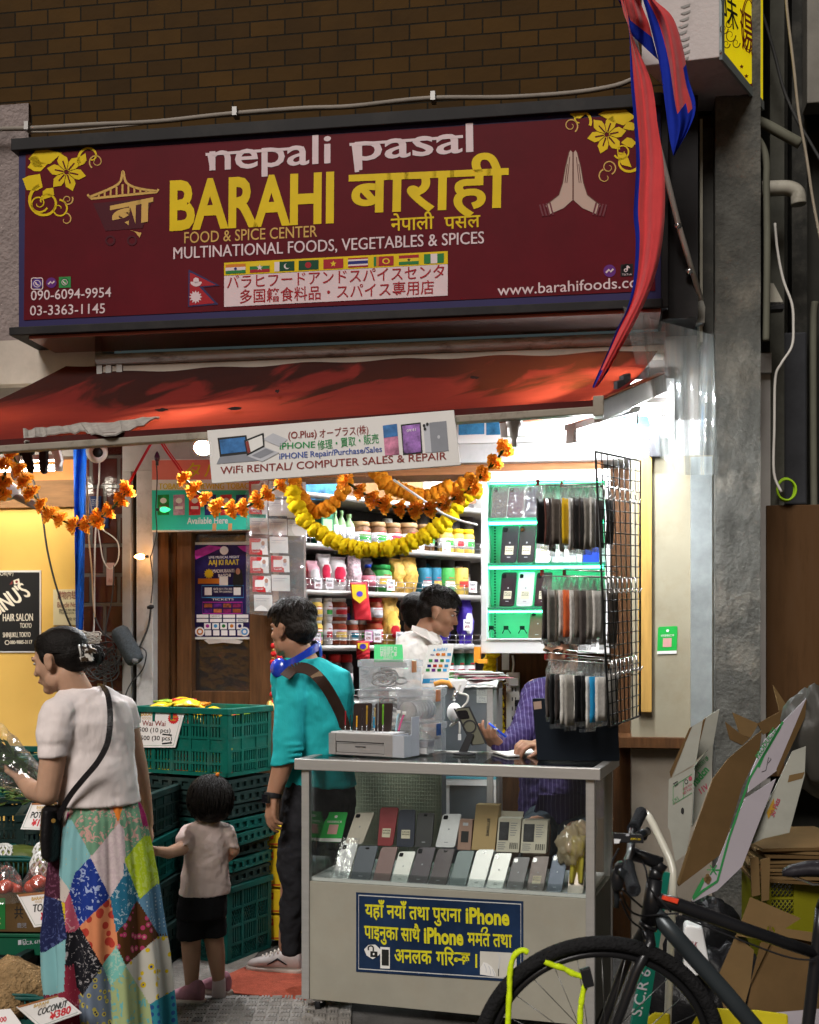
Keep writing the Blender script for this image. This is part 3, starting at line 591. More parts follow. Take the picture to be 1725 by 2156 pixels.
# ================= WALL POSTERS (left) =================
Y0=FA.off(-.115)
b=MB();b.rect(FA,-60,1202,86,1374,-.119,-.113,paper);q=FA.off(-.112);shape(b,q,[(-58,1205),(83,1205),(83,1371),(-58,1371)],ink,0)
pw=M('poster_cream',(.80,.74,.60),.6,nz=0)
text(b,q,"BINU'S",-8,1298,64,1253,34,pw,.05,.001,shear=-.15);text(b,q,'HAIR SALON',6,1308,69,1307,15,pw,.02,.001);text(b,q,'TOKYO',42,1322,66,1322,10,pw,.02,.001);text(b,q,'SHINJUKU, TOKYO',6,1342,64,1341,10,pw,.02,.001);text(b,q,'080-9885-3117',21,1356,68,1355,7,pw,.02,.001);text(b,q,'FLOOR(4F)',-16,1213,28,1211,8,pw,0,.001)
disc(b,q,15,1353,5,5,pw,.001);disc(b,q,15,1353,3.6,3.6,ink,.0015);shape(b,q,[(20,1231),(27,1221),(26,1230)],maroon,.001);shape(b,q,[(28,1222),(40,1218),(42,1228),(30,1231)],pw,.001);disc(b,q,35,1225,3,3,maroon,.0015,8)
one(b,'salon_poster','black hair salon poster with slanted white lettering on the yellow wall','poster')
b=MB();cr=M('notice_cream',(.72,.64,.40),.6,nz=.05);b.rect(FA,112,1241,178,1316,-.119,-.112,cr);q=FA.off(-.111)
cjk(b,q,'建物内駐輪禁止',121,1261,190,1259,17,maroon,0,.001);text(b,q,'Bicycle No Parking',121,1279,190,1278,11,maroon,0,.001);text(b,q,'The Bicycle is removed',124,1293,190,1292,5,ink,0,.001);cjk(b,q,'無断駐輪は撤去',124,1287,190,1286,5,ink,0,.001);cjk(b,q,'管理者',140,1306,180,1306,6,ink,0,.001)
one(b,'parking_notice','pale yellow no bicycle parking notice with red writing beside the blue tarp','notice')
# tobacco board
TB=FA.off(.055)
T=thing('tobacco_board','red, white and green tobacco board with packet pictures above the wooden door','sign',TB.hit(420,1115))
b=MB();b.rect(FA,320,968,560,1116,.02,.052,paper);b.build('board',T,bev=.002)
sal=M('salmon',(.72,.20,.15),.45,nz=.05);teal=M('teal_print',(.035,.50,.36),.45,nz=.05)
b=MB();shape(b,TB,[(320,969),(560,967),(560,1009),(320,1010)],sal,0);shape(b,TB,[(320,1032),(560,1032),(560,1115),(320,1116)],teal,0)
cjk(b,TB,'タバコ',392,1005,500,1001,32,fY,.03,.002);text(b,TB,'TOBACCO/CHEWING TOBACCO',334,1030,545,1029,12,fY,.04,.002);text(b,TB,'Available Here',394,1103,480,1102,13,paper,.02,.002)
pc=[(.02,.25,.05),(.45,.25,.35),(.55,.04,.05),(.03,.03,.18),(.6,.05,.06),(.02,.03,.15)]
for i,c in enumerate(pc):
    x=332+33*i;mmm=M('packet_print%d' % i,c,.4,nz=.5,ns=30);shape(b,TB,[(x,1042),(x+24,1041),(x+24,1084),(x,1085)],mmm,.002);disc(b,TB,x+12,1054,7,6,paper,.003,10);shape(b,TB,[(x+4,1066),(x+20,1066),(x+20,1072),(x+4,1072)],paper,.003)
text(b,TB,'OTTERS',335,1068,355,1068,5,maroon,.03,.004)
for x in (448,481):shape(b,TB,[(x,1102),(x+8,1102),(x+7,1118),(x-1,1118)],M('masking_tape',(.60,.30,.12),.7,nz=.1),.002)
b.build('lettering',T)
# event poster on the glass
EP=FA.off(-.095);b=MB();b.rect(FA,404,1142,532,1346,-.108,-.099,paper)
nv=M('poster_navy',(.02,.015,.09),.3,nz=.7,ns=6);mgx=M('poster_magenta',(.45,.04,.35),.3,nz=.5,ns=14);cyx=M('poster_cyan',(.06,.28,.60),.3,nz=.4,ns=14);inkw=M('poster_white',(.80,.78,.80),.4,nz=0);skp=M('poster_skin',(.40,.22,.16),.5,nz=.2)
shape(b,EP,[(409,1147),(528,1147),(528,1341),(409,1341)],nv,-.003);o3=-.002
for pts in ([(409,1160),(440,1148),(470,1152),(440,1166),(412,1178)],[(500,1150),(528,1148),(528,1166),(512,1160)]):shape(b,EP,pts,mgx,o3-.0005)
disc(b,EP,472,1159,9,9,inkw,o3);text(b,EP,'AAJ KI RAAT',439,1190,503,1189,11,fY,.03,o3);text(b,EP,'LIVE MUSICAL NIGHT',440,1176,504,1175,5,inkw,.01,o3);text(b,EP,'MADHUBANTI',448,1206,493,1205,7,inkw,.03,o3);text(b,EP,'BAGCHI',460,1215,486,1214,6,inkw,.03,o3)
star(b,EP,440,1208,11,fY,o3,12,.7);shape(b,EP,[(417,1218),(462,1218),(462,1229),(417,1229)],fO,o3)
shape(b,EP,[(462,1214),(480,1214),(480,1233),(462,1233)],inkw,o3)
shape(b,EP,[(490,1225),(493,1204),(500,1196),(509,1200),(513,1225),(510,1237),(492,1237)],ink,o3);disc(b,EP,501,1203,5,7,skp,o3+.001,10)
for x0,x1,y0,y1,mA in ((425,513,1233,1258,cyx),(427,510,1268,1292,mgx)):
    line(b,EP,[(x0,y0),(x1,y0),(x1,y1),(x0,y1)],2,mA,o3,True)
for x in (431,492):shape(b,EP,[(x,1237),(x+15,1237),(x+15,1253),(x,1253)],inkw,o3)
text(b,EP,'DATE: JULY 17TH, 2025',450,1242,489,1242,4,inkw,.01,o3);text(b,EP,'TIME: 7PM ONWARD',450,1248,489,1248,4,inkw,.01,o3);text(b,EP,'TICKETS',446,1264,492,1264,4,inkw,.01,o3)
for i in range(4):
    for j in range(2):x,y=430+20*i,1271+11*j;shape(b,EP,[(x,y),(x+17,y),(x+17,y+8),(x,y+8)],M('thumb%d' % ((i+j) % 4),[(.3,.08,.03),(.1,.02,.2),(.4,.12,.05),(.2,.02,.1)][(i+j) % 4],.4,nz=.7,ns=40),o3+.001)
for j,y in enumerate((1294,1303)):
    for i in range(4):x=414+28*i;shape(b,EP,[(x,y),(x+25,y),(x+25,y+7),(x,y+7)],inkw,o3)
text(b,EP,'RENOSY',501,1309,521,1309,5,ink,0,o3+.001);text(b,EP,'ONE FOR ALL',444,1299,464,1299,3.5,ink,0,o3+.001)
for i in range(5):x=430+17*i;shape(b,EP,[(x,1312),(x+14,1312),(x+14,1325),(x,1325)],inkw,o3);disc(b,EP,x+7,1318,4,4,(mgx,cyx,fG,fO,fB)[i],o3+.001,8);shape(b,EP,[(x+2,1327),(x+15,1327),(x+15,1338),(x+2,1338)],inkw,o3)
for x in (421,515):disc(b,EP,x,1330,10,10,inkw,o3);disc(b,EP,x,1330,7,7,fO if x < 500 else cyx,o3+.001,12);disc(b,EP,x,1330,4,4,inkw,o3+.002,10)
one(b,'event_poster','dark purple music night poster with white border on the door glass','poster')
b=MB();sm_=M('sticker_white',(.55,.50,.48),.6,nz=.2,ns=20);shape(b,FA.off(-.10),[(430,1348),(440,1345),(495,1346),(512,1350),(505,1356),(470,1353),(440,1356)],sm_,0);one(b,'tape_strip','torn white tape strip below the music night poster','tape')
# plastic pocket sheet with red and white cards
CP=FA.off(.07);pls=film('pocket_plastic',(.95,.95,.95),.25,.12,.13,(.85,.85,.85),.4,12)
T=thing('pocket_sheet','clear plastic pocket sheet full of red and white cards beside the tobacco board','card holder',CP.hit(580,1290))
b=MB();b.grid(lambda a,c:CP.hit(518+118*a+(18*c*c if a > .5 else 10*c)*(a),1002+290*c+12*a*c,.012*math.sin(a*11+c*2)+.008*math.sin(c*30)+.012),24,40,pls);b.build('sheet',T)
rdc=M('card_red',(.50,.025,.03),.4,nz=.15)
cards=[(524,1010,1),(566,1012,0),(606,1014,0),(524,1048,1),(526,1090,0),(566,1052,0),(604,1056,0),(566,1092,0),(606,1094,0),(525,1133,1),(568,1130,0),(527,1172,1),(571,1170,1),(532,1212,1),(572,1210,0),(535,1252,0)]
for i,(x,y,k) in enumerate(cards):
    b=MB();wd=38;b.extr([CP.hit(x,y),CP.hit(x+wd,y+1),CP.hit(x+wd+1,y+35),CP.hit(x+1,y+34)],CP.n*.003,paper);q=CP.off(.004)
    if k:
        shape(b,q,[(x,y),(x+24,y+1),(x+28,y+35),(x,y+34)],rdc,0);shape(b,q,[(x+5,y+9),(x+22,y+9),(x+22,y+24),(x+5,y+24)],paper,.001);disc(b,q,x+29,y+15,9,12,paper,.001,12);disc(b,q,x+29,y+11,4,5,skp,.002,8);disc(b,q,x+29,y+17,4,6,lite,.0018,8)
        text(b,q,'Travel SIM',x+6,y+30,x+22,y+30,3.5,paper,.02,.0015)
    else:line(b,q,[(x+4,y+8),(x+wd-5,y+8)],1.5,lite,0);line(b,q,[(x+4,y+13),(x+wd-12,y+13)],1.2,lite,0)
    b.build('card',T)
# blue tarp strip
tp=M('blue_tarp',(.012,.11,.58),.35,nz=.3,ns=9,bump=.7,bs=16,stretch=(3,3,1))
b=MB();b.grid(lambda a,c:FA.hit(154+29*a+(3-7*a)*c*2,925+415*c,.08+.02*math.sin(a*7+c*5)+.01*math.sin(c*23)),10,50,tp);one(b,'tarp','folded bright blue tarp strip hanging beside the yellow wall','tarp')
T=thing('security_camera','white round indoor security camera hanging under the awning by the tiled column','camera',FA.off(.4).hit(205,965))
pcam=FA.off(.4).hit(204,950);wp=M('white_plastic',(.78,.78,.78),.35,nz=.03);bp_=M('black_plastic',(.018,.018,.02),.4,nz=.15)
b=MB();fdir=(CAM-pcam+V((.5,0,-.6))).normalized();b.ell(pcam,(.055,.055,.06),wp,None,18);b.lathe(pcam,[(.045,.03),(.043,.058),(.03,.062)],wp,18,fdir);b.build('body',T)
b=MB();b.lathe(pcam,[(.026,.060),(.024,.068),(.0,.070)],bp_,14,fdir);b.build('lens',T)
# clamp lamps at the left
for (x,y,lab,m1) in ((40,972,'white spring clamp lamp under the awning at the far left',wp),(100,958,'black and white spring clamp hanging under the awning by the orange transom',bp_)):
    T=thing('clamp_lamp',lab,'lamp',FA.off(.7).hit(x,y));q=FA.off(.7)
    b=MB();b.extr([q.hit(x-14,y-26),q.hit(x+4,y-26),q.hit(x+3,y+36),q.hit(x-5,y+42),q.hit(x-12,y+34)],FA.n*.03,m1);b.build('jaw',T,bev=.006)
    b=MB();b.extr([q.hit(x+6,y-24),q.hit(x+26,y-24),q.hit(x+35,y+14),q.hit(x+30,y+26),q.hit(x+22,y+22)],FA.n*.028,wp if m1 is bp_ else bp_);b.build('jaw',T,bev=.006)
    b=MB();b.tube([q.hit(x-12,y-18),q.hit(x+30,y-20)],.016,bp_,10);b.build('spring',T)
T=thing('lamp_arm','grey lamp arm with white shade pointing at the yellow wall','lamp',FA.off(.5).hit(60,1050));q=FA.off(.5)
b=MB();b.tube([q.hit(25,1040),q.hit(78,1066)],.02,M('grey_plastic',(.4,.39,.38),.4,nz=.1),10);b.build('arm',T)
b=MB();b.lathe(q.hit(20,1034),[(.025,-.05),(.05,0),(.07,.06)],wp,14,V((-1,0,.2)));b.build('shade',T)
# ================= STRING LIGHTS and small wires =================
gbulb=M('green_bulb',(.02,.3,.08),.1,nz=0,emit=1.2,ecol=(.05,1,.3));obulb=M('amber_bulb',(1,.5,.1),.2,nz=0,emit=40,ecol=(1,.42,.08));pbulb=M('dark_bulb',(.06,.012,.05),.08,nz=0,coat=.5);wk=M('wire_dark',(.05,.05,.05),.5,nz=0);ww=M('wire_white',(.6,.58,.54),.5,nz=.1);wr=M('thread_red',(.45,.02,.03),.6,nz=.1)
q=FA.off(.12)
T=thing('light_string','drooping dark fairy light cable with green and amber bulbs beside the tobacco board','fairy lights',q.hit(312,1240))
b=MB();b.tube(spline([q.hit(*p) for p in ((329,970),(331,1010),(328,1075),(330,1120),(320,1165),(317,1175),(322,1220),(318,1270))],6),.0035,wk,6);b.build('cable',T)
for x,y,m,dx in ((331,963,pbulb,0),(346,1073,gbulb,1),(296,1172,obulb,-1)):
    b=MB();p=q.hit(x,y,.02);ax=V((dx,0,0)) if dx else Z;b.lathe(p,[(.006,-.025),(.014,-.01),(.015,.005),(.009,.022),(.0,.034)],m,12,ax);b.lathe(p-ax*.03,[(.008,-.012),(.008,.012)],wk,8,ax);b.build('bulb',T)
for pts,lab in (([(262,1036),(280,1000),(302,960),(322,925)],'red thread tying the left marigold string to the awning'),([(391,1010),(372,980),(350,950),(334,925)],'red thread tying the middle marigold string to the awning')):
    q2=FA.off(.9);b=MB();b.tube([q2.hit(*p) for p in pts],.0045,wr,6);b.tube([q2.hit(p[0]+4,p[1]-2) for p in pts],.003,wr,6);one(b,'thread',lab,'thread')
q=FA.off(.03)
for pts,r,m,lab in (([(210,945),(209,1010),(206,1030),(203,1090),(200,1150),(199,1230),(199,1290),(197,1335)],.005,ww,'white lead with a moulded plug hanging down the tiled column'),([(180,955),(184,1040),(187,1130),(193,1200),(196,1260),(200,1300)],.005,M('wire_beige',(.6,.42,.25),.6,nz=.1),'beige lead hanging from the camera down the tiled column'),
    ([(188,1045),(195,1080),(210,1110),(240,1132),(250,1150),(248,1180),(232,1198),(218,1180),(212,1150),(205,1100)],.0035,ww,'thin white lead looping across the tiled column'),([(70,1010),(88,1080),(100,1160),(120,1240),(150,1320),(175,1345),(200,1390)],.006,wk,'black lead hanging in front of the yellow wall'),
    ([(240,1190),(236,1260),(222,1330),(230,1400),(240,1470)],.004,wk,'black lead hanging on the right edge of the tiled column'),([(200,1300),(215,1330),(240,1350),(262,1372)],.005,wk,'black lead running to the portable speaker'),([(318,1278),(312,1320),(295,1360),(288,1378)],.006,wk,'black power lead dropping to the portable speaker from the fairy lights'),([(296,1362),(308,1375),(300,1410),(275,1440),(262,1470)],.004,wk,'black lead curling below the portable speaker')):
    wire([q.hit(x,y,.03) for x,y in pts],r,m,'cable',lab)
b=MB();rr=random.Random(5)
for k in range(14):cx,cy,ra,rb_=195+rr.random()*30,1375+rr.random()*30,20+rr.random()*22,16+rr.random()*20;b.tube([q.hit(cx+ra*math.cos(i*.42+k),cy+rb_*math.sin(i*.42),.03+.01*rr.random()) for i in range(15)],.0035,wk,5,closed=True)
one(b,'cable_coil','tangled coil of black cable hanging on the tiled column','cable')
b=MB()
for k in range(8):cx,cy=186+rr.random()*8,1338+rr.random()*8;b.tube([q.hit(cx+(18+k)*math.cos(i*.5+k),cy+(6+k)*math.sin(i*.5),.07+.01*rr.random()) for i in range(13)],.003,ww,5,closed=True)
one(b,'white_coil','small coil of white cable above the black coil','cable')
b=MB();b.rect(FA,224,1185,240,1232,-.03,-.022,M('sticker_pinkish',(.55,.38,.34),.6,nz=.1));cjk(b,FA.off(-.021),'消火',228,1226,236,1226,8,maroon,0,0);one(b,'wall_sticker','narrow pinkish white sticker on the tiled column','sticker')
b=MB();b.rect(FA,188,1045,212,1084,-.03,-.02,M('plate_blue',(.02,.05,.16),.4,nz=.1));b.rect(FA,205,1084,228,1112,-.03,-.019,MATS['plate_blue']);cjk(b,FA.off(-.018),'百番',192,1064,208,1064,14,lite,0,0);text(b,FA.off(-.017),'9',213,1106,222,1106,15,lite,.02,0);one(b,'address_plate','dark blue street number plate on the tiled column','plate')
T=thing('portable_speaker','dark grey portable speaker hanging tilted on the steel jamb by its lead','speaker',FA.off(.1).hit(270,1390));q=FA.off(.10)
b=MB();pa_,pb2_=q.hit(252,1330),q.hit(286,1392);ax=(pb2_-pa_).normalized();b.lathe(pa_,[(.035,-.02),(.048,0),(.05,.02),(.05,(pb2_-pa_).length-.02),(.046,(pb2_-pa_).length),(.03,(pb2_-pa_).length+.012)],M('speaker_cloth',(.055,.065,.072),.8,nz=.4,ns=120,bump=.4,bs=300),20,ax);b.build('body',T)
b=MB();b.lathe(q.hit(285,1388,.04),[(.018,0),(.016,.02),(0,.03)],M('bulb_clear',(.5,.5,.5),.1,nz=0,trans=.8),10,-Z+FA.n*.3);b.build('bulb',T)
b=MB();p=q.hit(318,1278,.0);b.lathe(p,[(.008,-.02),(.013,0),(.008,.015)],bp_,8,V((1,0,.2)));one(b,'inline_switch','small black inline switch on the lead above the speaker','switch')
# ================= MARIGOLDS =================
og=thin(M('marigold_orange',(.86,.36,.035),.7,nz=.15,ns=40),.45);og2=thin(M('marigold_deep',(.80,.30,.015),.75,nz=.2,ns=30),.3);yg=thin(M('marigold_yellow',(.84,.62,.008),.75,nz=.12,ns=30),.3);stem=M('stem_green',(.03,.075,.03),.6,nz=.3)
def carnation(b,p,ax,r,rnd):
    ax=ax.normalized();a=ax.orthogonal().normalized();c=ax.cross(a);k0=rnd.random()*9
    for ring in range(4):                            # four ruffled skirts of petals
        R=r*(1.08-.2*ring);n=40
        k=len(b.v)
        for t in range(4):
            for i in range(n):
                h=6.2832*i/n;lobe=1+.06*math.sin(h*(7-ring)+k0+ring)+.05*math.sin(h*15+k0*3);q=(t/3);lift=(.10+.22*ring)*q**1.5+.16*q*q*math.sin(h*10+ring*2+k0)
                b.v.append(p+(a*math.cos(h)+c*math.sin(h))*R*(.08+.92*q)*(1+(lobe-1)*q)+ax*r*(lift+.05*ring))
        for t in range(3):
            for i in range(n):i2=(i+1) % n;b.face((k+t*n+i,k+t*n+i2,k+(t+1)*n+i2,k+(t+1)*n+i),og,True)
def string(pts,off,lab,r=.042,slack=None):
    q=FA.off(off);T=thing('flower_garland',lab,'garland',q.hit(*pts[len(pts)//2]));rnd=random.Random(len(pts));P3=[q.hit(x,y) for x,y in pts]
    b=MB()
    for i in range(len(P3)-1):
        a,c=P3[i],P3[i+1];b.tube([a,a+(c-a)*.35,a+(c-a)*.9],[.004,.006,.013],stem,7)
    b.build('stem',T)
    for i,p in enumerate(P3):
        d=(P3[min(i+1,len(P3)-1)]-P3[max(i-1,0)]).normalized()
        b=MB();carnation(b,p,-d+FA.n*.7+V((rnd.uniform(-.3,.3),0,rnd.uniform(-.3,.3))),r*rnd.uniform(.9,1.15),rnd);b.build('blossom',T)
string([(28,961),(44,993),(55,1016),(70,1042),(91,1066),(109,1086),(131,1096),(159,1107),(184,1104),(210,1092),(233,1074),(257,1049),(272,1027)],.9,'orange blossom string drooping across the yellow wall and blue tarp')
string([(12,982),(7,1018),(2,1045)],.95,'short orange blossom string at the far left edge under the awning')
string([(391,1010),(413,1034),(436,1052),(461,1069),(493,1071),(516,1069),(546,1052),(567,1037),(596,1017)],.9,'orange blossom string drooping in front of the tobacco board')
string([(731,1016),(762,1036),(788,1054),(817,1063),(848,1072),(881,1074),(910,1071),(940,1058),(969,1043),(998,1021),(1020,996),(1044,970),(1066,941)],.8,'orange blossom string rising from the banner to the awning crank socket')
def marigold(pts,off,lab,m,r,step,name='marigold_garland'):
    q=FA.off(off);T=thing(name,lab,'garland',q.hit(*pts[len(pts)//2]));path=spline([q.hit(x,y) for x,y in pts],40);rnd=random.Random(int(pts[0][0]));acc=0;last=path[0]
    for p in path:
        if (p-last).length >= step*.74 or p is path[0]:
            b=MB();d=(p-last);ax=d.normalized() if d.length > 1e-5 else Z
            qn=ax.to_track_quat('Z','Y').to_matrix();rr_=r*rnd.uniform(.95,1.2)
            n0=len(b.v);p=p+V((rnd.uniform(-.006,.006),0,rnd.uniform(-.006,.006)));b.ell(p,(rr_,rr_,rr_*.8),m,qn,26,.10);sd_=rnd.random()*50
            for iv in range(n0,len(b.v)):dv=(b.v[iv]-p)/rr_;b.v[iv]=b.v[iv]+dv*rr_*(.30*noise.noise(dv*3.6+V((sd_,0,0)))+.22*noise.noise(dv*8+V((0,sd_,0))))
            for _ in range(150):
                dv=V((rnd.gauss(0,1),rnd.gauss(0,1),rnd.gauss(0,.8))).normalized();t1=dv.orthogonal().normalized();t2=dv.cross(t1);cpt=p+qn @ V((dv.x*rr_,dv.y*rr_,dv.z*rr_*.78));s_=rr_*.17
                dv=qn @ dv;t1=dv.orthogonal().normalized();t2=dv.cross(t1)
                k=len(b.v);b.v += [cpt-t1*s_-dv*s_*.3,cpt+t2*s_*.8+dv*s_*.4,cpt+t1*s_-dv*s_*.2,cpt-t2*s_*.7+dv*s_*.5];b.face([k,k+1,k+2,k+3],m,True)
            b.build('blossom',T);acc=0;last=p
marigold([(621,1012),(628,1040),(650,1066),(675,1076),(705,1058),(722,1030),(730,1005)],.22,'short orange marigold garland looping below the banner at its left end',og2,.033,.048)
marigold([(790,995),(815,1018),(843,1034),(868,1042),(890,1043),(915,1040),(938,1032),(965,1024),(993,1006)],.22,'orange marigold garland looping below the banner above the shop shelves',og2,.034,.048)
marigold([(617,1035),(621,1054),(634,1083),(671,1120),(725,1149),(784,1159),(843,1150),(901,1124),(945,1091),(978,1050),(1003,1030)],.26,'long yellow marigold garland drooping across the shop opening',yg,.036,.05)
marigold([(1036,1378),(1032,1400),(1036,1420)],-.1,'short yellow marigold garland hanging under the lit phone cabinet',yg,.034,.05)
marigold([(1046,1440),(1045,1480),(1047,1520),(1047,1556)],-.05,'yellow marigold garland hanging behind the grey freezer',yg,.03,.045)
wire([FA.off(.5).hit(x,y) for x,y in ((829,1010),(880,1045),(930,1080),(975,1098),(1005,1105))],.006,ww,'cable','white flat lead stretched across the shop opening through the garlands')
# red bead hanging
T=thing('bead_hanging','strings of red pompoms and gold beads with a small bell on the door post','decoration',FA.off(.05).hit(575,1495));q=FA.off(.05)
rb_=M('pompom_red',(.50,.02,.02),.8,nz=.2);gb=M('gold_bead',(.55,.36,.10),.3,.8,nz=.1)
for x,ys in ((575,range(1360,1480,17)),(588,range(1368,1440,17))):
    for y in ys:
        b=MB();b.ell(q.hit(x+math.sin(y)*1.5,y),.015,rb_,None,10,.2);b.build('pompom',T)
        b=MB();b.ell(q.hit(x,y+9),.008,gb,None,8);b.build('bead',T)
b=MB();b.lathe(q.hit(570,1496),[(.036,0),(.024,.02),(.02,.045),(.008,.056)],gb,14);b.build('bell',T)
# ================= SHOP SHELVES AND GOODS =================
SH=Pl(V((-.64,7.2,0)),V((.643,-.766,0)))
shm=M('shelf_grey',(.42,.40,.38),.4,.3,nz=.1);shb=M('shelf_back',(.03,.028,.028),.7,nz=.3);chrome=M('chrome',(.6,.6,.6),.2,.9,nz=0)
ZS={'top':2.47,'A':2.16,'B':1.877,'C':1.537,'D':1.19,'E':.84,'F':.45}
T=thing('shop_shelf','tall grey metal shop shelf with wire rails full of groceries behind the opening','shelf',SH.w(.5,0))
b=MB();b.box(SH,-.75,1.75,0,2.75,-.45,-.42,shb);b.build('back_panel',T)
for u in (-.78,1.75):b=MB();b.box(SH,u,u+.03,0,2.75,-.45,0,shm);b.build('side_panel',T)
for k,z in ZS.items():
    b=MB();b.box(SH,-.75,1.75,z-.035,z-.006,-.42,0,shm);b.tube([SH.w(-.75,z-.02,0),SH.w(1.75,z-.02,0)],.018,shm,10);b.build('shelf',T)
    if k in 'ABCD':
        b=MB()
        for h in (.03,.065):b.tube([SH.w(-.7,z+h,-.005),SH.w(1.7,z+h,-.005)],.0022,chrome,5)
        for i in range(33):u=-.7+i*.075;b.tube([SH.w(u,z-.005,-.005),SH.w(u,z+.066,-.005)],.002,chrome,5)
        b.build('wire_rail',T)
def col(name,c,**k):k.setdefault('rough',.35);k.setdefault('nz',.08);return M(name,c,**k)
c_clear=film('jar_glass',(.92,.92,.9),.3,.05);lidg=col('lid_green',(.02,.22,.05));lidw=col('lid_white',(.65,.65,.62));lidr=col('lid_red',(.40,.02,.02));lidt=col('lid_tan',(.45,.28,.14));lidy=col('lid_yellow',(.75,.52,.02));lidb=col('lid_blue',(.02,.05,.35))
def good(kind,x0,x1,yt,sh,k,c,label,lid=None,band=None,group=None,prt=None,dz=0):
    q=SH.off(-k);z=ZS[sh]+dz;v1=max(q.loc((x0+x1)/2,yt)[1],z+.04)
    ua=q.loc(x0,yt)[0];ub=q.loc(x1,yt)[0];wd=ub-ua;h=v1-z;u=(ua+ub)/2;r=wd/2;base=SH.w(u,z,-k-r*.9)
    T=thing(kind,label,kind.replace('_',' '),base,group);b=MB();e=.001
    base=base+Z*e
    if kind in ('jar','tub','can','bottle'):
        if kind =='bottle':prof=[(r*.9,0),(r,h*.03),(r,h*.6),(r*.85,h*.7),(r*.38,h*.82),(r*.36,h*.9)]
        elif kind =='can':prof=[(r*.97,0),(r,h*.02),(r,h*.97),(r*.93,h),(r*.9,h*.985),(0,h*.985)]
        else:prof=[(r*.88,0),(r,h*.04),(r,h*.72),(r*.8,h*.82),(r*.8,h*.84)]
        b.lathe(base,prof,c,18);b.build('body',T)
        if band:b=MB();b.lathe(base,[(r*1.012,h*.18),(r*1.012,h*.58)],band,18);b.build('paper_label',T)
        if not prt and kind != 'bottle' and c is not drk2:prt=random.choice((rp,grn_,teal_,yel_,lab_,red_))
        if prt:
            b=MB()
            for z_,h_,a_ in ((.60,.03,.5),(.22,.025,.8),(.16,.025,.6),(.49,.02,.9)):b.grid(lambda a,c_:base+(SH.n*math.cos((a-.5)*1.5*a_)+SH.u*math.sin((a-.5)*1.5*a_))*r*1.028+Z*h*(z_+h_*c_),8,1,greyp if z_ < .4 else red_)
            qq=Pl(base,SH.n);b.grid(lambda a,c_:base+(SH.n*math.cos((a-.5)*1.5)+SH.u*math.sin((a-.5)*1.5))*r*1.022+Z*h*(.28+.2*c_),8,1,prt);b.build('print',T)
        if lid:
            b=MB();y0=h*.82 if kind != 'bottle' else h*.88;rr=r*.88 if kind != 'bottle' else r*.45
            b.lathe(base,[(rr,y0),(rr,h*.97),(rr*.92,h),(0,h)],lid,18);b.build('lid',T)
    elif kind =='box':
        b.box(SH,u-r,u+r,z+e,v1,-k-.09,-k,c);b.build('carton',T,bev=.002)
        if prt:b=MB();b.box(SH,u-r*.75,u+r*.75,z+h*.35,z+h*.8,-k,-k+.0015,prt);b.build('print',T)
    else:                                            # soft packet
        sd=random.random()*99
        def f(a,t):
            an=6.2832*a;ww=r*(1-.12*math.sin(t*3.14))*(1 if t < .9 else 1.02);dp=.045*max(.02,math.sin(min(1,t*1.06)*3.14159))**.6
            x=math.copysign(abs(math.cos(an))**.6,math.cos(an))*ww;y=math.copysign(abs(math.sin(an))**.8,math.sin(an))*dp;nn_=noise.noise(V((x*45+sd,y*30,t*7)))*.014+noise.noise(V((x*110+sd,y*60,t*19)))*.007
            return SH.w(u+x+nn_*.6,z+e+h*t,-k-.05-y+nn_)
        b.grid(f,28,16,c,True,True);b.build('pouch',T)
        if prt:
            b=MB();b.grid(lambda a,t:SH.w(u+r*.62*(2*a-1)*min(1,1.2*math.sin(3.1416*(.15+.7*t))),z+h*(.25+.45*t),-k+.004-.012*(2*a-1)**2),8,6,prt);b.build('print',T)
    return T
brn=col('jar_brown',(.13,.06,.025),nz=.6,ns=60);lab_=col('label_white',(.62,.6,.62),nz=.3,ns=40);pg=col('pale_green',(.30,.48,.24));dg_=col('dark_green',(.015,.12,.06));pky=col('white_bag',(.60,.55,.56),nz=.15,ns=12);rp=col('red_print',(.50,.02,.06),nz=.3,ns=30);pnk=col('pink_bag',(.60,.32,.38),nz=.3,ns=10);teal_=col('can_teal',(.02,.13,.20),nz=.3,ns=30);grn_=col('can_green',(.05,.28,.06),nz=.3,ns=30);yel_=col('can_yellow',(.70,.48,.10),nz=.2,ns=30);drk=col('bottle_dark',(.03,.015,.012));red_=col('red_pack',(.45,.02,.03),nz=.25,ns=14);snk=col('snack_bag',(.60,.36,.08),nz=.7,ns=16);red_spice=col('red_spice',(.25,.05,.02),nz=.4,ns=50);purp=col('purple_pack',(.06,.03,.35),nz=.5,ns=14);drk2=col('dim_can',(.07,.06,.06),nz=.5,ns=12)
o_=['first','second','third','fourth','fifth','sixth','seventh','eighth','ninth','tenth']
good('box',677,703,1080,'A',.03,dg_,'dark green carton at the left of the highest visible shelf',prt=pg)
for i,(x0,x1,y) in enumerate(((704,716,1080),(717,731,1081),(732,751,1088))):good('bottle',x0,x1,y-6,'A',.05,pg,['tall thin','middle','broad'][i]+' pale green bottle right of the dark green carton',pg,lab_,'pale green bottles')
for i,(x0,x1,y) in enumerate(((753,789,1098),(791,821,1099),(822,853,1101),(855,890,1101),(892,922,1104))):good('jar',x0,x1,y,'A',.04,brn,o_[i]+' brown nut jar from the left on the highest shelf behind the yellow garland',lidt,lab_,'nut jars')
for i,(x0,x1,y) in enumerate(((936,961,1112),(963,982,1114),(984,1004,1115))):good('jar',x0,x1,y,'A',.04,yel_,o_[i]+' yellow lidded white jar at the right of the highest shelf',lidy,lab_,'yellow lidded jars')
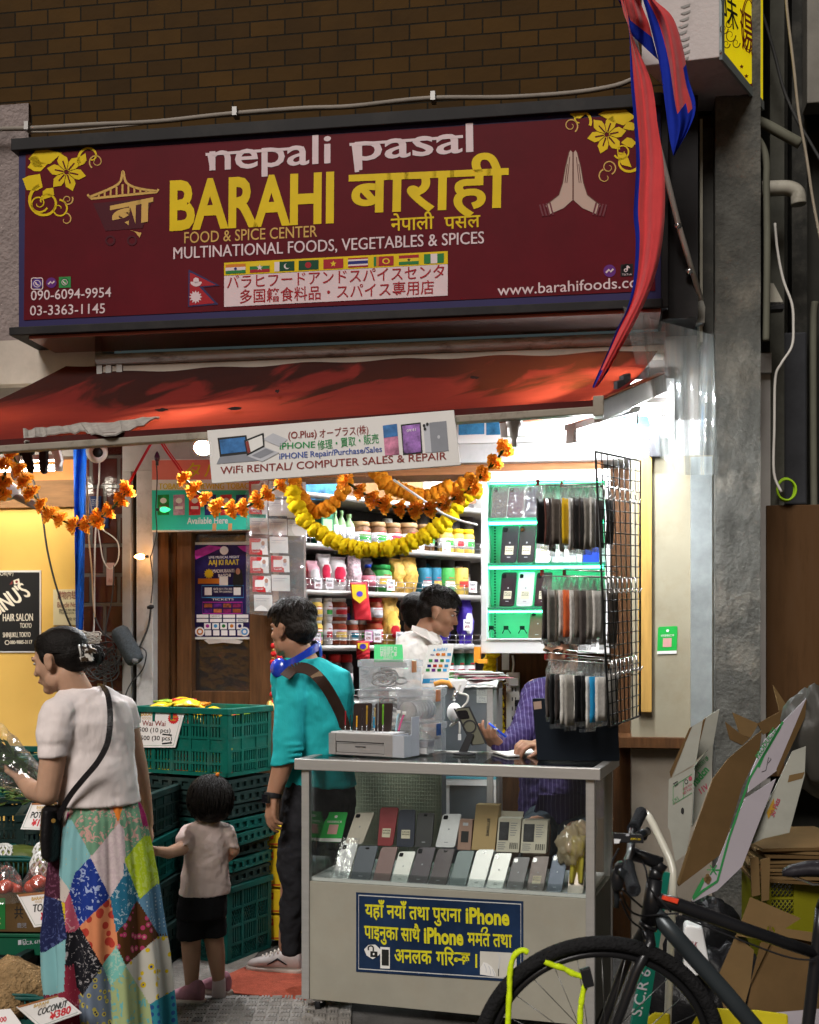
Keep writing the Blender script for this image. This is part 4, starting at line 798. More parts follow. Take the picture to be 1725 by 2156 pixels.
for i,x in enumerate((884,915,948,978)):good('can',x,x+27,1062,'A',.2,drk2,o_[i]+' dim tin at the back of the highest shelf',None,None,'tins at the back')
good('can',627,650,1184,'B',.05,red_,'red tin with green lid at the left end of the second shelf',lidg)
good('packet',650,680,1180,'B',.03,pnk,'pink white flour packet beside the red tin',prt=pky)
for i,(x0,x1,y) in enumerate(((676,703,1166),(700,737,1172))):good('packet',x0,x1,y,'B',.03+.02*i,pky,['tall','shorter'][i]+' white packet with round red print on the second shelf',prt=rp,group='white red printed packets')
good('packet',740,768,1170,'B',.03,col('patterned',(.55,.40,.44),nz=.8,ns=60),'white packet with red dots on the second shelf')
good('bottle',771,797,1188,'B',.03,drk,'dark sauce bottle with blue cap on the second shelf',lidb,col('label_pink',(.5,.15,.2),nz=.3))
good('tub',796,834,1189,'B',.05,grn_,'green tub with green lid right of the sauce bottle',lidg,lab_)
for i,(x0,x1,y) in enumerate(((832,858,1176),(853,886,1172))):good('packet',x0,x1,y,'B',.03,snk,['smaller','larger'][i]+' crinkled snack bag with orange contents on the second shelf',group='orange snack bags')
for i,(x0,x1,c) in enumerate(((889,915,teal_),(913,935,teal_),(936,965,grn_),(966,993,yel_))):good('can',x0,x1,1196,'B',.03,c,['first teal tin at the left of the tin row on the second shelf','second teal tin on the second shelf','green food tin on the second shelf','yellow food tin at the right end of the second shelf'][i],None,None,'food tins',prt=col(['print_a','print_b','print_c','print_d'][i],[(.5,.5,.5),(.6,.4,.1),(.6,.6,.5),(.5,.05,.04)][i],nz=.6,ns=60))
for i,x in enumerate((875,905,935,968)):good('can',x,x+30,1176,'B',.22,drk2,o_[i]+' dim tin lying behind the food tins',None,lab_,'tins behind the food tins')
for i,(x0,x1,lid,c) in enumerate(((660,685,lidw,yel_),(687,704,lidw,lab_),(705,738,lidw,red_spice),(784,813,lidr,red_spice))):
    good('jar',x0,x1,1303,'C',.03,c,o_[i]+' spice jar from the left in the lower row of the third shelf',lid,lab_,'spice jars on the third shelf',prt=(grn_,red_,yel_,red_)[i])
    good('jar',x0,x1,1259,'C',.03,c,o_[i]+' spice jar from the left stacked on the upper row of the third shelf',lid,lab_,'spice jars on the third shelf',prt=(yel_,grn_,red_,lab_)[i],dz=.148)
for i,x in enumerate((738,760)):good('jar',x,x+22,1306,'C',.12,red_spice,['left','right'][i]+' dark chilli jar behind the red hanging packets',lidw,lab_)
good('packet',812,846,1257,'C',.02,snk,'crumpled yellow and orange noodle packet on the third shelf',prt=yel_)
good('packet',820,850,1300,'C',.0,snk,'small yellow noodle packet in front of the crumpled one',prt=red_)
good('packet',978,1003,1263,'C',.03,purp,'purple snack packet beside the phone cabinet',prt=lab_)
for i,x in enumerate((940,962,984)):good('jar',x,x+22,1356,'D',.04,dg_,o_[i]+' dark jar with green label on the lower shelf by the cabinet',lidw,lab_,'green label jars',prt=grn_)
for i,x in enumerate((668,700,724)):good('jar',x,x+25,1378,'D',.05,drk2,o_[i]+' dark jar on the lower shelf behind the teal shirt',lidr,lab_,'dark jars')
for i in range(34):
    sh_='ABBCCDD'[i % 7];x=632+random.random()*350;good(random.choice(('packet','jar','can','packet')),x,x+random.uniform(15,26),{'A':1095,'B':1182,'C':1275,'D':1368}[sh_]+random.uniform(-8,12),sh_,random.uniform(.12,.26),random.choice((snk,red_,dg_,pky,drk2,purp,brn,grn_,teal_,drk2)),'small %s pushed to the back of the %s shop shelf' % ('grocery item',{'A':'highest','B':'second','C':'third','D':'lowest visible'}[sh_]),random.choice((lidr,lidw,lidt)),None,'small groceries at the back of the %s shelf' % sh_)
# hanging chilli packets
for x0,y0,x1,y1,lab in ((737,1227,772,1306,'long red and yellow chilli packet hanging from the second shelf'),(751,1350,778,1388,'small red and yellow packet hanging from the third shelf')):
    q=SH.off(.06);T=thing('packet',lab,'packet',q.hit((x0+x1)/2,y1));b=MB()
    b.grid(lambda a,t:q.hit(x0+(x1-x0)*a+(10*t if y1 < 1340 else 0),y0+(y1-y0)*t,.02*math.sin(a*3.14)*math.sin(t*3.14)+.004*math.sin(t*30+a*9)),10,24,red_);b.build('pouch',T,solid=.006)
    b=MB();dx=10*.3 if y1 < 1340 else 0;shape(b,q,[(x0+2+dx*.4,y0+4),(x1-3+dx*.4,y0+4),(x1-3+dx,y0+(y1-y0)*.4),((x0+x1)/2+dx,y0+(y1-y0)*.55),(x0+3+dx,y0+(y1-y0)*.4)],fY,.03);disc(b,q,(x0+x1)/2+dx,y0+(y1-y0)*.3,7,6,purp,.032,10);b.build('print',T)
# price cards on the rails
cardp=M('price_card',(.72,.70,.74),.5,nz=.05);pcb=M('card_pink',(.60,.10,.40),.5,nz=0)
for i,(x,y,pk) in enumerate(((630,1116,0),(668,1121,0),(877,1138,0),(932,1141,0),(662,1216,0),(686,1216,0),(815,1220,0),(988,1224,0),(660,1332,1),(768,1328,1),(787,1329,0),(834,1330,0),(976,1304,0))):
    b=MB();q=SH.off(.012);b.extr([q.hit(x,y),q.hit(x+16,y+1),q.hit(x+16,y+24),q.hit(x,y+23)],SH.n*.002,pcb if pk else cardp);q=SH.off(.0145)
    if pk:shape(b,q,[(x+1,y+1),(x+15,y+2),(x+15,y+22),(x+1,y+21)],cardp,0)
    text(b,q,['Masala','Pickle','Nuts','Honey','Flour','Rice','Tea','Salt','Dal','Ghee','Spice','Chiura','Atta'][i],x+2,y+9,x+14,y+9,5,ink,.02,.001);text(b,q,'¥'+str(250+60*i),x+3,y+19,x+13,y+19,6,maroon,.02,.001)
    one(b,'price_card',o_[i % 10]+(' white price card clipped to the wire rail of the ' if i < 10 else ' pale price card on the rail of the ')+('highest' if i < 4 else 'second' if i < 8 else 'third')+' shelf','price card','price cards on the shelf rails')
b=MB();q=SH.off(.0)
for x0,x1,y0,y1,m in ((630,715,985,1052,scb),(770,835,985,1052,M('kraft',(.20,.10,.04),.7,nz=.3)),(717,768,990,1052,M('plank_dim',(.12,.06,.03),.7,nz=.3)),(840,890,992,1056,M('kraft2',(.26,.15,.07),.7,nz=.2)),(893,930,1006,1058,paper),(932,1003,985,1060,MATS['plank_dim'])):b.extr([q.hit(x0,y0),q.hit(x1,y0),q.hit(x1,y1),q.hit(x0,y1)],-SH.n*.03,m)
one(b,'carton','row of cartons on top of the shop shelf under the banner','carton')
# ================= LIT PHONE CABINET =================
FC=FA.off(.12)
T=thing('phone_cabinet','white wall cabinet lit green inside with rows of phones','cabinet',FC.hit(1130,1378))
cw=M('cabinet_white',(.74,.74,.74),.35,nz=.03);cin=M('cabinet_inside',(.55,.72,.64),.4,nz=.03);gled=M('green_led',(.1,1,.5),nz=0,emit=14,ecol=(.05,1,.42));wled=M('white_led',(1,1,1),nz=0,emit=6,ecol=(.85,1,.95));shg=M('glass_edge',(.05,.40,.25),.1,nz=0,trans=.5)
X0,X1,Y0_,Y1=1013,1285,993,1376
b=MB();b.rect(FA,X0,Y0_,X0+13,Y1,-.13,.12,cw);b.rect(FA,X1-10,Y0_,X1,Y1,-.13,.12,cw);b.rect(FA,X0,Y0_,X1,Y0_+17,-.13,.121,cw);b.rect(FA,X0,Y1-28,X1,Y1,-.13,.121,cw);b.rect(FA,X0+13,Y1-32,X1,Y1-28,-.13,.13,cw);b.build('carcass',T,bev=.003)
b=MB();b.rect(FA,X0+5,Y0_+8,X1-5,Y1-10,-.135,-.12,cin);b.build('back_panel',T)
for y in (1093,1188,1281):b=MB();b.rect(FA,X0+8,y-2,X1-8,y+2,-.12,.10,shg);b.build('shelf',T)
b=MB()
for y in (1010,1097,1192,1285):b.rect(FA,X0+16,y+1,X1-14,y+4,.06,.075,gled)
b.rect(FA,X0+15,1012,X0+19,1345,-.05,-.04,gled);b.rect(FA,X0+30,Y0_+20,X1-20,Y0_+24,-.07,-.05,wled);b.build('led_strip',T)
b=MB()
for y in range(1020,1345,6):b.rect(FA,X0+28,y,X0+31,y+3,-.12,-.118,ink)
b.build('shelf_rail',T)
def rounded(c,r=.12,n=4):                           # corners TL TR BR BL -> rounded outline
    out=[]
    for i in range(4):
        p,a,d=c[i],c[i-1],c[(i+1) % 4];e1=(a-p)*r;e2=(d-p)*r*((a-p).length/(d-p).length)
        for k in range(n+1):t=k/n;out.append(p+e1*(1-t)**2+e2*t**2)
    return out
lens=M('lens_black',(.008,.008,.01),.08,nz=0,coat=.6);rimm=M('phone_rim',(.35,.35,.36),.3,.7,nz=0);bagf=film('sleeve',(.97,.97,.97),.3,.1,.10,(.9,.9,.88),.35,30)
PM={}
def phm(c):
    k='%.2f_%.2f_%.2f' % c
    return M('phone_back_'+k,c,.3,.15,nz=.12,ns=7,spec=.3)
def phone(cs,n,c,label,group,cam_=1,sticker=None,sleeve=False,name='smartphone',th=.009):
    cs=[V(p) for p in cs];ctr=sum(cs,V())/4;T=thing(name,label,'phone' if name =='smartphone' else name.replace('_',' '),(cs[2]+cs[3])/2,group)
    b=MB();b.extr(rounded(cs,.1),-n*th,phm(c) if isinstance(c,tuple) else c);b.build('body',T,bev=.0015)
    L=lambda a,t,k=.001:(cs[0]*(1-a)+cs[1]*a)*(1-t)+(cs[3]*(1-a)+cs[2]*a)*t+n*k
    if cam_:
        b=MB();w_=.12 if cam_ ==1 else .1;x=.2 if cam_ != 2 else .5
        b.extr(rounded([L(x-w_,.05),L(x+w_,.05),L(x+w_,.05+w_*(1.0 if cam_ ==1 else .5)),L(x-w_,.05+w_*(1.0 if cam_ ==1 else .5))],.3),n*.0012,lens)
        b.build('camera',T)
    if cam_ and isinstance(c,tuple):
        b=MB();mk=lite if sum(c) < .8 else greyp;b.poly([L(.40,.84),L(.60,.84),L(.60,.86),L(.40,.86)],mk);b.poly([L(.46,.44),L(.54,.44),L(.54,.48),L(.46,.48)],mk) if cam_ ==1 else None
        for t_ in (.075,.12):b.extr(rounded([L(x-.05,t_-.015,.0015),L(x+.05,t_-.015,.0015),L(x+.05,t_+.015,.0015),L(x-.05,t_+.015,.0015)],.3),n*.0006,rimm) if cam_ ==1 else None
        b.build('mark',T)
    if sticker:
        b=MB();b.poly([L(.25,.55,.0015),L(.75,.55,.0015),L(.75,.78,.0015),L(.25,.78,.0015)],M('sticker_cream',(.68,.62,.48),.6,nz=.05))
        pq=Pl(L(.25,.78,.003),n,(cs[0]-cs[3]));px=lambda p:(CX+FPX*p.x/p.y,HY-FPX*(p.z-CAMZ)/p.y)
        for i,s_ in enumerate(sticker):a=px(L(.29,.62+.065*i));c2=px(L(.71,.62+.065*i));text(b,pq,s_,*a,*c2,2.6,ink,.015,0)
        b.build('sticker',T)
    if sleeve:
        b=MB();e=.12;b.grid(lambda a,t:L(-.10+1.2*a,-.14+1.2*t,.004+.006*abs(noise.noise(V((a*3+cs[0].x*9,t*5,0))))),8,14,bagf);b.build('sleeve',T)
    return T
def phq(x0,x1,y0,y1,k=-.02,lean=0):q=FC.off(k);q2=FC.off(k-.02);return [q2.hit(x0+lean,y0),q2.hit(x1+lean,y0),q.hit(x1,y1),q.hit(x0,y1)]
cabs=[(1034,1066,1024,1090,(.10,.09,.09),1),(1067,1101,1025,1090,(.09,.06,.08),1),(1102,1138,1023,1090,(.04,.04,.06),1),(1053,1088,1107,1185,(.03,.03,.035),0),(1089,1124,1106,1185,(.03,.03,.032),0),(1127,1160,1106,1185,(.6,.6,.62),0),(1051,1083,1205,1277,(.03,.02,.025),0),(1087,1121,1205,1277,(.62,.62,.64),0),(1125,1158,1205,1277,(.04,.02,.025),0),(1112,1147,1286,1345,(.14,.10,.07),0)]
cn=['left phone in a clear sleeve on the top cabinet shelf','middle phone in a clear sleeve on the top cabinet shelf','right phone in a clear sleeve on the top cabinet shelf','left black phone on the second cabinet shelf','right black phone on the second cabinet shelf','white phone on the second cabinet shelf','left black phone on the third cabinet shelf','white phone on the third cabinet shelf','right dark phone on the third cabinet shelf','brown bronze phone standing on the cabinet bottom']
for (x0,x1,y0,y1,c,sl),lab in zip(cabs,cn):phone(phq(x0,x1,y0,y1,-.04,6),FC.n,c,lab,'phones in the lit cabinet',1,['iPhone','64GB'] if y0 in (1107,1106,1205) else None,bool(sl))
for i in range(5):
    x=1162+13*i;b=MB();b.rect(FA,x,1122,x+12,1186,-.05,.04,paper);b.rect(FA,x+1,1166,x+11,1184,.04,.042,lite);one(b,'phone_box',o_[i]+' slim white phone box from the left on the second cabinet shelf','box','white phone boxes in the cabinet',bev=.002)
b=MB();b.rect(FA,1228,1118,1262,1186,-.03,.05,M('blue_box',(.02,.05,.35),.3,nz=.2));one(b,'phone_box','blue phone box at the right of the second cabinet shelf','box',bev=.002)
for x,lab in ((1035,'left'),(1066,'middle'),(1100,'right')):b=MB();b.ob(FC.hit(x,1322,-.1),FC.u*.012,FC.n*.012,Z*.01,bp_);b.tube([FC.hit(x-8,1334,-.08),FC.hit(x,1318,-.08),FC.hit(x+10,1334,-.08)],.003,bp_,5);one(b,'display_stand',lab+' small empty black phone stand on the cabinet bottom','stand','empty phone stands')
b=MB();b.rect(FA,998,1362,1011,1395,.11,.16,M('orange_plastic',(.75,.28,.03),.4,nz=.1));b.rect(FA,1005,1388,1025,1397,.11,.17,MATS['orange_plastic']);one(b,'clamp','small orange plastic clamp on the lower left corner of the phone cabinet','clamp',bev=.003)
# ================= WIRE GRID AND PHONE CASES =================
g0,g1,g2,g3=P(1254,951,4.62),P(1348,970,5.0),P(1348,1507,5.0),P(1283,1531,4.62)
gm=M('grid_black',(.018,.018,.018),.4,.3,nz=.1)
T=thing('grid_panel','black wire grid panel hung beside the phone cabinet holding rods of phone cases','rack',(g2+g3)/2)
gp=lambda a,t:(g0*(1-a)+g1*a)*(1-t)+(g3*(1-a)+g2*a)*t
b=MB()
for i in range(9):a=i/8;b.tube([gp(a,0),gp(a,1)],.0026 if 0 < i < 8 else .0045,gm,6)
for j in range(25):t=j/24;b.tube([gp(0,t),gp(1,t)],.0022 if 0 < j < 24 else .0045,gm,6)
b.build('mesh',T)
gd=(g1-g0);gd.z=0;gd.normalize();rd=V((-gd.y,gd.x,0)).normalized()       # rods run away from the panel towards the cabinet
if rd.x > 0:rd=-rd
cc=[(.05,.04,.038),(.16,.135,.115),(.30,.28,.25),(.10,.085,.08),(.36,.34,.31),(.012,.012,.013),(.14,.06,.05),(.68,.66,.62)]
casem=[M('case_%d' % i,c,.45,nz=.35,ns=40) for i,c in enumerate(cc)];casey=M('case_yellow',(.75,.48,.02),.4,nz=.1);caseb=M('case_blue',(.02,.25,.5),.4,nz=.1);caseo=M('case_orange',(.7,.15,.05),.4,nz=.3)
rg=random.Random(11);n_c=0;hook=M('hook_steel',(.45,.44,.42),.25,.8,nz=0)
for row,(t0,ht,dens) in enumerate(((.115,.255,11),(.455,.27,10),(.77,.255,11))):
    for ri,a0 in enumerate((.06,.42)):
        p0=gp(a0,t0);L_=.27 if ri ==0 else .24;p1=p0+rd*L_+Z*.012
        b=MB();b.tube([p0-rd*.012-Z*.02,p0-rd*.01,p0+rd*.02,p1,p1+Z*.015],.003,hook,6);b.tube([p0+Z*.02,p1+Z*.03],.002,hook,5);b.ob(p1+Z*.012,gd*.012,rd*.002,Z*.012,M('rod_tag',(.35,.03,.03),.5,nz=0));b.build('rod',T)
        for i in range(dens if ri ==0 else 6):
            s_=(.03+(L_-.05)*i/(dens-1 if ri ==0 else 5));p=p0+rd*s_+Z*.012*s_/L_;hw=.037+rg.uniform(-.004,.006);hh=ht*rg.uniform(.88,1.04)
            ty=rg.uniform(-.22,.22);ax=(gd+rd*ty).normalized();nx=V((-ax.y,ax.x,0));c=rg.choice(casem if row < 2 else [casem[i_] for i_ in (4,7,2,5,7,3,7,4)])
            if row ==0 and ri ==0 and i ==5:c=casey
            if row ==1 and ri ==0 and i ==5:c=caseo
            if row ==2 and ri ==0:c=casem[(7,7,7,5,5,7,4,7,0,5,3)[i]]
            if row ==2 and ri ==0 and i ==1:c=caseb
            if row ==2 and ri ==0 and i in (3,4):c=casem[5]
            nm=thing('phone_case','%s packaged phone case from the grid on the %s %s rod' % (o_[i] if i < 10 else 'last',['front','rear'][ri],['top','middle','bottom'][row]),'phone case',p-Z*hh,'packaged phone cases hanging on the grid rods')
            bw=rg.uniform(-.006,.006);thk=rg.uniform(.0035,.007)
            b=MB();b.grid(lambda u_,v_:p+ax*(hw*(2*u_-1))*(1-.06*v_)+nx*(bw*math.sin(v_*3)+.003*math.sin(u_*3.14))-Z*(.055+(hh-.055)*v_),4,6,c);b.build('case',nm,solid=thk)
            b=MB();b.grid(lambda u_,v_:p+ax*(hw*1.12*(2*u_-1))*(.35+.65*min(1,v_*6))+nx*(bw*math.sin(v_*3)+(thk*.5+.004)*math.sin(u_*3.14)+.002*math.sin(v_*25+i))-Z*(hh+.02)*v_,5,12,bagf);b.build('sleeve',nm)
            if row ==2 and ri ==0 and i in (3,4):
                b=MB();pq=Pl(p-nx*.008,-nx if nx.dot(CAM-p) < 0 else nx)
                vs,fs=glyphs('iface',.02);nn_=pq.n;b.raw([p+nn_*.009-Z*(.09)+Z*(-.0) +(-Z)*(-(v[0]-1.2)*.03) +nn_.cross(Z)*(-v[1]*.03) for v in vs],fs,inkw);b.build('lettering',nm)
for tt in (.16,.5,.8):
    for i in range(7):b=MB();a=.08+.12*i;p=gp(a,tt-.01);b.tube([p+rd*.004+Z*.03,p-rd*.012+Z*.03,p-rd*.014,p-rd*.012-Z*.02,p-rd*.03-Z*.028,p-rd*.04-Z*.01],.003,chrome,6);b.build('hook',T)
# ================= GLASS COUNTER =================
CF=Pl(V((-.483,4.967,0)),V((-.300,-.954,0)))
ZT=1.068;Wc,Dc=1.279,.56
alu=M('aluminium',(.40,.39,.375),.4,.4,nz=.08,ns=5,stretch=(1,1,12));cbase=M('counter_cream',(.30,.285,.235),.55,nz=.12,ns=3,dirt=.3,ds=9,dcol=(.3,.26,.2));glass=film('counter_glass',(.93,.95,.94),.10,.03);gtop=film('counter_top_glass',(.80,.83,.83),.5,.03)
T=thing('glass_counter','cream and glass phone display counter with aluminium frame on casters','counter',CF.w(.64,0,-.28))
q=CF
b=MB();z0,z1=ZT-.046,ZT
b.box(q,0,Wc,z0,z1,-.035,0,alu);b.box(q,0,.035,z0,z1-.001,-Dc,-.035,alu);b.box(q,Wc-.035,Wc,z0,z1-.001,-Dc,-.035,alu);b.box(q,.035,Wc-.035,z0,z1,-Dc,-Dc+.035,alu)
for u in (.025,Wc-.06):
    for k in (-.05,-Dc+.02):b.box(q,u,u+.035,.06,z0,k,k+.032,alu)
b.build('frame',T,bev=.003)
b=MB();b.box(q,.035,Wc-.035,ZT-.012,ZT-.004,-Dc+.035,-.035,gtop);b.build('glass_top',T)
b=MB();b.box(q,.06,Wc-.06,.555,z0,-.034,-.030,glass);b.build('front_glass',T)
for u in (.041,Wc-.045):b=MB();b.box(q,u,u+.004,.555,z0,-Dc+.05,-.05,glass);b.build('side_glass',T)
b=MB();b.box(q,.058,Wc-.058,.06,.555,-.045,-.027,cbase);b.box(q,Wc-.052,Wc-.03,.06,.555,-Dc+.05,-.05,M('counter_side',(.16,.15,.12),.6,nz=.2,dirt=.3));b.box(q,.03,.05,.06,.555,-Dc+.05,-.05,cbase);b.build('base_panel',T,bev=.002)
shw=M('shelf_white',(.70,.70,.70),.4,nz=.04)
b=MB();b.box(q,.055,Wc-.055,.545,.567,-Dc+.04,-.046,shw);b.build('floor_shelf',T)
acr=film('acrylic',(.92,.95,.95),.35,.05)
b=MB();b.box(q,.07,Wc-.07,.567,.60,-.060,-.056,acr);b.box(q,.07,Wc-.07,.660,.664,-.32,-.17,acr);b.box(q,.07,Wc-.07,.567,.660,-.172,-.168,acr);b.box(q,.07,Wc-.07,.664,.69,-.19,-.186,acr);b.build('acrylic_step',T)
for u in (.09,Wc-.1):
    b=MB();b.lathe(q.w(u,.035,-.07)-q.u*.012,[(.034,0),(.034,.024)],bp_,14,q.u);b.box(q,u-.02,u+.02,.045,.06,-.1,-.04,steel);b.build('caster',T)
b=MB();b.box(q,-.02,.0,.0,.0,0,0,alu) if 0 else None
# sticker sign on the counter front
SF=CF.off(-.0265);b=MB();b.extr([SF.hit(*p,.003) for p in ((750,1879),(1102,1898),(1102,2069),(750,2046))],-CF.n*.0025,M('sign_blue',(.013,.030,.075),.35,nz=.5,ns=3));sg=b.build('sticker_sign',T)
b=MB();o5=.0042;yl2=M('lettering_yellow',(.60,.55,.02),.5,nz=.05);sil=M('line_silver',(.5,.5,.5),.4,nz=0)
line(b,SF,[(755.5,1885),(1097,1904),(1097,2062),(755.5,2040)],2.2,sil,o5,True)
dev(b,SF,'यहाँ नयाँ तथा पुराना',769,1930,972,1941,25,yl2,.022,o5);text(b,SF,'iPhone',981,1943,1073,1948,31,yl2,.035,o5)
dev(b,SF,'पाइनुका साथै',767,1975,885,1983,25,yl2,.022,o5);text(b,SF,'iPhone',893,1985,976,1990,31,yl2,.035,o5)
dev(b,SF,'ममत तथा',985,1990,1079,1995,25,yl2,.022,o5);line(b,SF,spline([(1014,1963),(1017,1955),(1024,1954),(1026,1960),(1022,1965)],4),3.5,yl2,o5)
dev(b,SF,'अनलक',831,2026,910,2030,26,yl2,.022,o5);dev(b,SF,'गिर',919,2031,958,2033,26,yl2,.022,o5);dev(b,SF,'छ',972,2034,990,2035,26,yl2,.022,o5)
line(b,SF,[(957,2007),(990,2009)],4,yl2,o5);disc(b,SF,961,2021,5,5,yl2,o5,12);line(b,SF,[(961,2020),(974,2021)],4.5,yl2,o5);line(b,SF,[(1003,2009),(1003,2038)],4,yl2,o5)
shape(b,SF,[(767,1999),(776,1990),(790,1989),(797,1995),(805,2004),(797,2012),(785,2020),(772,2012)],paper,o5);shape(b,SF,[(780,2003),(795,2004),(795,2016),(780,2015)],ink,o5+.001);line(b,SF,spline([(776,2001),(776,1994),(782,1992),(786,1995),(786,2003)],4),3,ink,o5+.001);disc(b,SF,787,2009,2,2.5,paper,o5+.0015,8)
shape(b,SF,[(801,1994),(821,1995),(821,2040),(801,2039)],paper,o5+.0005);shape(b,SF,[(804,1999),(819,2000),(819,2034),(804,2033)],ink,o5+.001)
shape(b,SF,[(1011,2003),(1088,2007),(1088,2059),(1050,2058),(1011,2052)],M('print_pale',(.55,.53,.48),.5,nz=.1),o5);shape(b,SF,[(1011,2040),(1018,2026),(1026,2028),(1036,2036),(1044,2050),(1044,2057),(1011,2052)],paper,o5+.001)
for x,y in ((1020,2030),(1029,2034),(1037,2041)):line(b,SF,[(x,y),(x+4,y+10),(x+4,y+18)],1.2,lite,o5+.0015)
line(b,SF,[(1048,2008),(1053,2016),(1050,2040)],3,sil,o5+.001);line(b,SF,[(1050,2040),(1050,2056)],1.6,ink,o5+.001)
o_l=b.build('lettering',sg)
# phones in the counter
T10=lambda x,y:(631.7+x*.3815,1674+y*.3815)
def leanpl(k,zb,deg):a=R_(deg);o=CF.w(0,zb,k);n=CF.n*math.cos(a)+Z*math.sin(a);return Pl(o,n,Z*math.cos(a)-CF.n*math.sin(a))
PF=leanpl(-.062,.568,24);PB=leanpl(-.20,.665,18)
def cph(pl,bl,br,bb,tl,tr,tt,tt2=None):return [pl.hit(*T10(tl,tt)),pl.hit(*T10(tr,tt2 or tt)),pl.hit(*T10(br,bb+3)),pl.hit(*T10(bl,bb))]
front=[(172,265,468,237,322,266,(.62,.62,.64),'white glossy phone at the left end of the front row',1),(272,382,476,322,432,280,(.06,.07,.09),'slate grey phone with round camera in the front row',2),(396,492,483,450,540,286,(.16,.09,.085),'rosy brown phone in the front row',0),(497,588,489,547,640,311,(.60,.60,.57),'short white phone between two dark phones in the front row',1),(592,698,496,652,750,288,(.035,.025,.035),'black phone with reflections left of centre in the front row',1),(703,803,502,762,857,296,(.03,.018,.022),'dark brown black phone at the centre of the front row',2),(816,912,508,872,965,307,(.09,.12,.125),'grey teal phone in the front row',0),(918,1012,516,977,1073,300,(.62,.62,.61),'white phone with a dark oval camera in the front row',2),(1022,1117,522,1077,1172,320,(.62,.62,.60),'white phone with a round sensor in the front row',1),(1133,1228,528,1180,1272,342,(.05,.045,.05),'charcoal phone right of the two white phones',1),(1248,1342,534,1285,1377,338,(.07,.045,.04),'brown phone with a cream sticker in the front row',1),(1357,1442,541,1398,1482,326,(.02,.035,.07),'glossy navy phone near the right end of the front row',1),(1474,1562,548,1494,1580,350,(.42,.33,.28),'beige phone at the right end of the front row',0)]
for bl,br,bb,tl,tr,tt,c,lab,cm in front:
    phone(cph(PF,bl,br,bb,tl,tr,tt),PF.n,c,lab,'phones in the front row of the counter',cm,['SIM','Free'] if 'sticker' in lab else None,bl < 200)
back=[(248,345,268,307,412,97,(.50,.44,.37),'pale gold phone leaning in the back row',1,0),(427,512,280,443,545,68,(.24,.025,.03),'red phone in the back row',0,1),(531,630,285,547,637,80,(.015,.02,.04),'navy phone with a cream sticker in the back row',0,1),(632,727,288,650,742,98,(.028,.028,.032),'black phone with a round camera in the back row',2,0),(746,855,288,790,892,104,(.60,.60,.62),'white phone leaning in the back row',1,0)]
for bl,br,bb,tl,tr,tt,c,lab,cm,st in back:phone(cph(PB,bl,br,bb,tl,tr,tt),PB.n,c,lab,'phones in the back row of the counter',cm,['64GB','SIM FREE'] if st else None)
def paycard(cs,pl,label,x,y,s):                  # green pay card; its square code is left blank
    T=thing('pay_card',label,'card',(cs[2]+cs[3])/2);b=MB();gc=M('card_green',(.02,.36,.06),.35,nz=.04);n=pl.n
    b.extr(rounded(cs,.08),-n*.003,gc);b.build('card',T)
    L=lambda a,t:(cs[0]*(1-a)+cs[1]*a)*(1-t)+(cs[3]*(1-a)+cs[2]*a)*t+n*.0015
    b=MB();b.poly([L(.28,.42),L(.72,.42),L(.72,.74),L(.28,.74)],M('card_pinkish',(.55,.30,.28),.5,nz=0));b.poly([L(0.0,.88),L(1,.88),L(1,.99),L(0,.99)],paper)
    b.poly([L(.42,.13),L(.5,.10),L(.58,.13),L(.55,.20),L(.45,.20)],paper)
    px=lambda p:(CX+FPX*p.x/p.y,HY-FPX*(p.z-CAMZ)/p.y);pq=Pl(cs[3],n,cs[0]-cs[3])
    h=(px(cs[3])[1]-px(cs[0])[1])*.075;cjk(b,pq,'扫码享超优汇率',*px(L(.16,.36)),*px(L(.84,.36)),h,paper,.01,.0025)
    b.build('lettering',T)
paycard(cph(PB,105,226,258,150,264,95),PB,'green pay card at the left end of the back row inside the counter',0,0,1)
q=FA.off(.104);paycard([q.hit(1386,1320),q.hit(1427,1318),q.hit(1425,1377),q.hit(1384,1378)],q,'green pay card stuck on the cream board wall',0,0,1)
kraft=M('kraft_box',(.47,.33,.16),.6,nz=.06);bxw=M('box_white',(.62,.57,.47),.5,nz=.05)
def cbox(x0,x1,y0,y1,dx,th,c,label):
    T=thing('phone_box',label,'box',PB.hit(*T10((x0+x1)/2,y1)));b=MB();cs=[PB.hit(*T10(x0+dx,y0)),PB.hit(*T10(x1+dx,y0+3)),PB.hit(*T10(x1,y1+4)),PB.hit(*T10(x0,y1))]
    b.extr(cs,-CF.n*th,c);b.build('carton',T,bev=.002);L=lambda a,t:(cs[0]*(1-a)+cs[1]*a)*(1-t)+(cs[3]*(1-a)+cs[2]*a)*t+PB.n*.0015;return T,L
T,L=cbox(868,942,135,302,12,.03,M('box_rose',(.36,.22,.17),.4,nz=.08),'rose brown phone box with a window in the back row');b=MB();b.poly([L(.22,.38),L(.78,.38),L(.78,.75),L(.22,.75)],ink);b.poly([L(.3,.1),L(.7,.1),L(.7,.2),L(.3,.2)],lite);b.build('print',T)
T,L=cbox(946,1074,52,304,26,.05,kraft,'tall kraft phone box in the back row');b=MB();pq=Pl(L(0,0),PB.n,L(0,0)-L(0,1));rt=(L(1,.5)-L(0,.5));vs,fs=glyphs('arrows',.01)
b.raw([L(.62,.30)-(L(0,0)-L(0,1)).normalized()*v[0]*.026+rt.normalized()*(v[1]-.2)*.026+PB.n*.001 for v in vs],fs,ink);b.build('lettering',T)
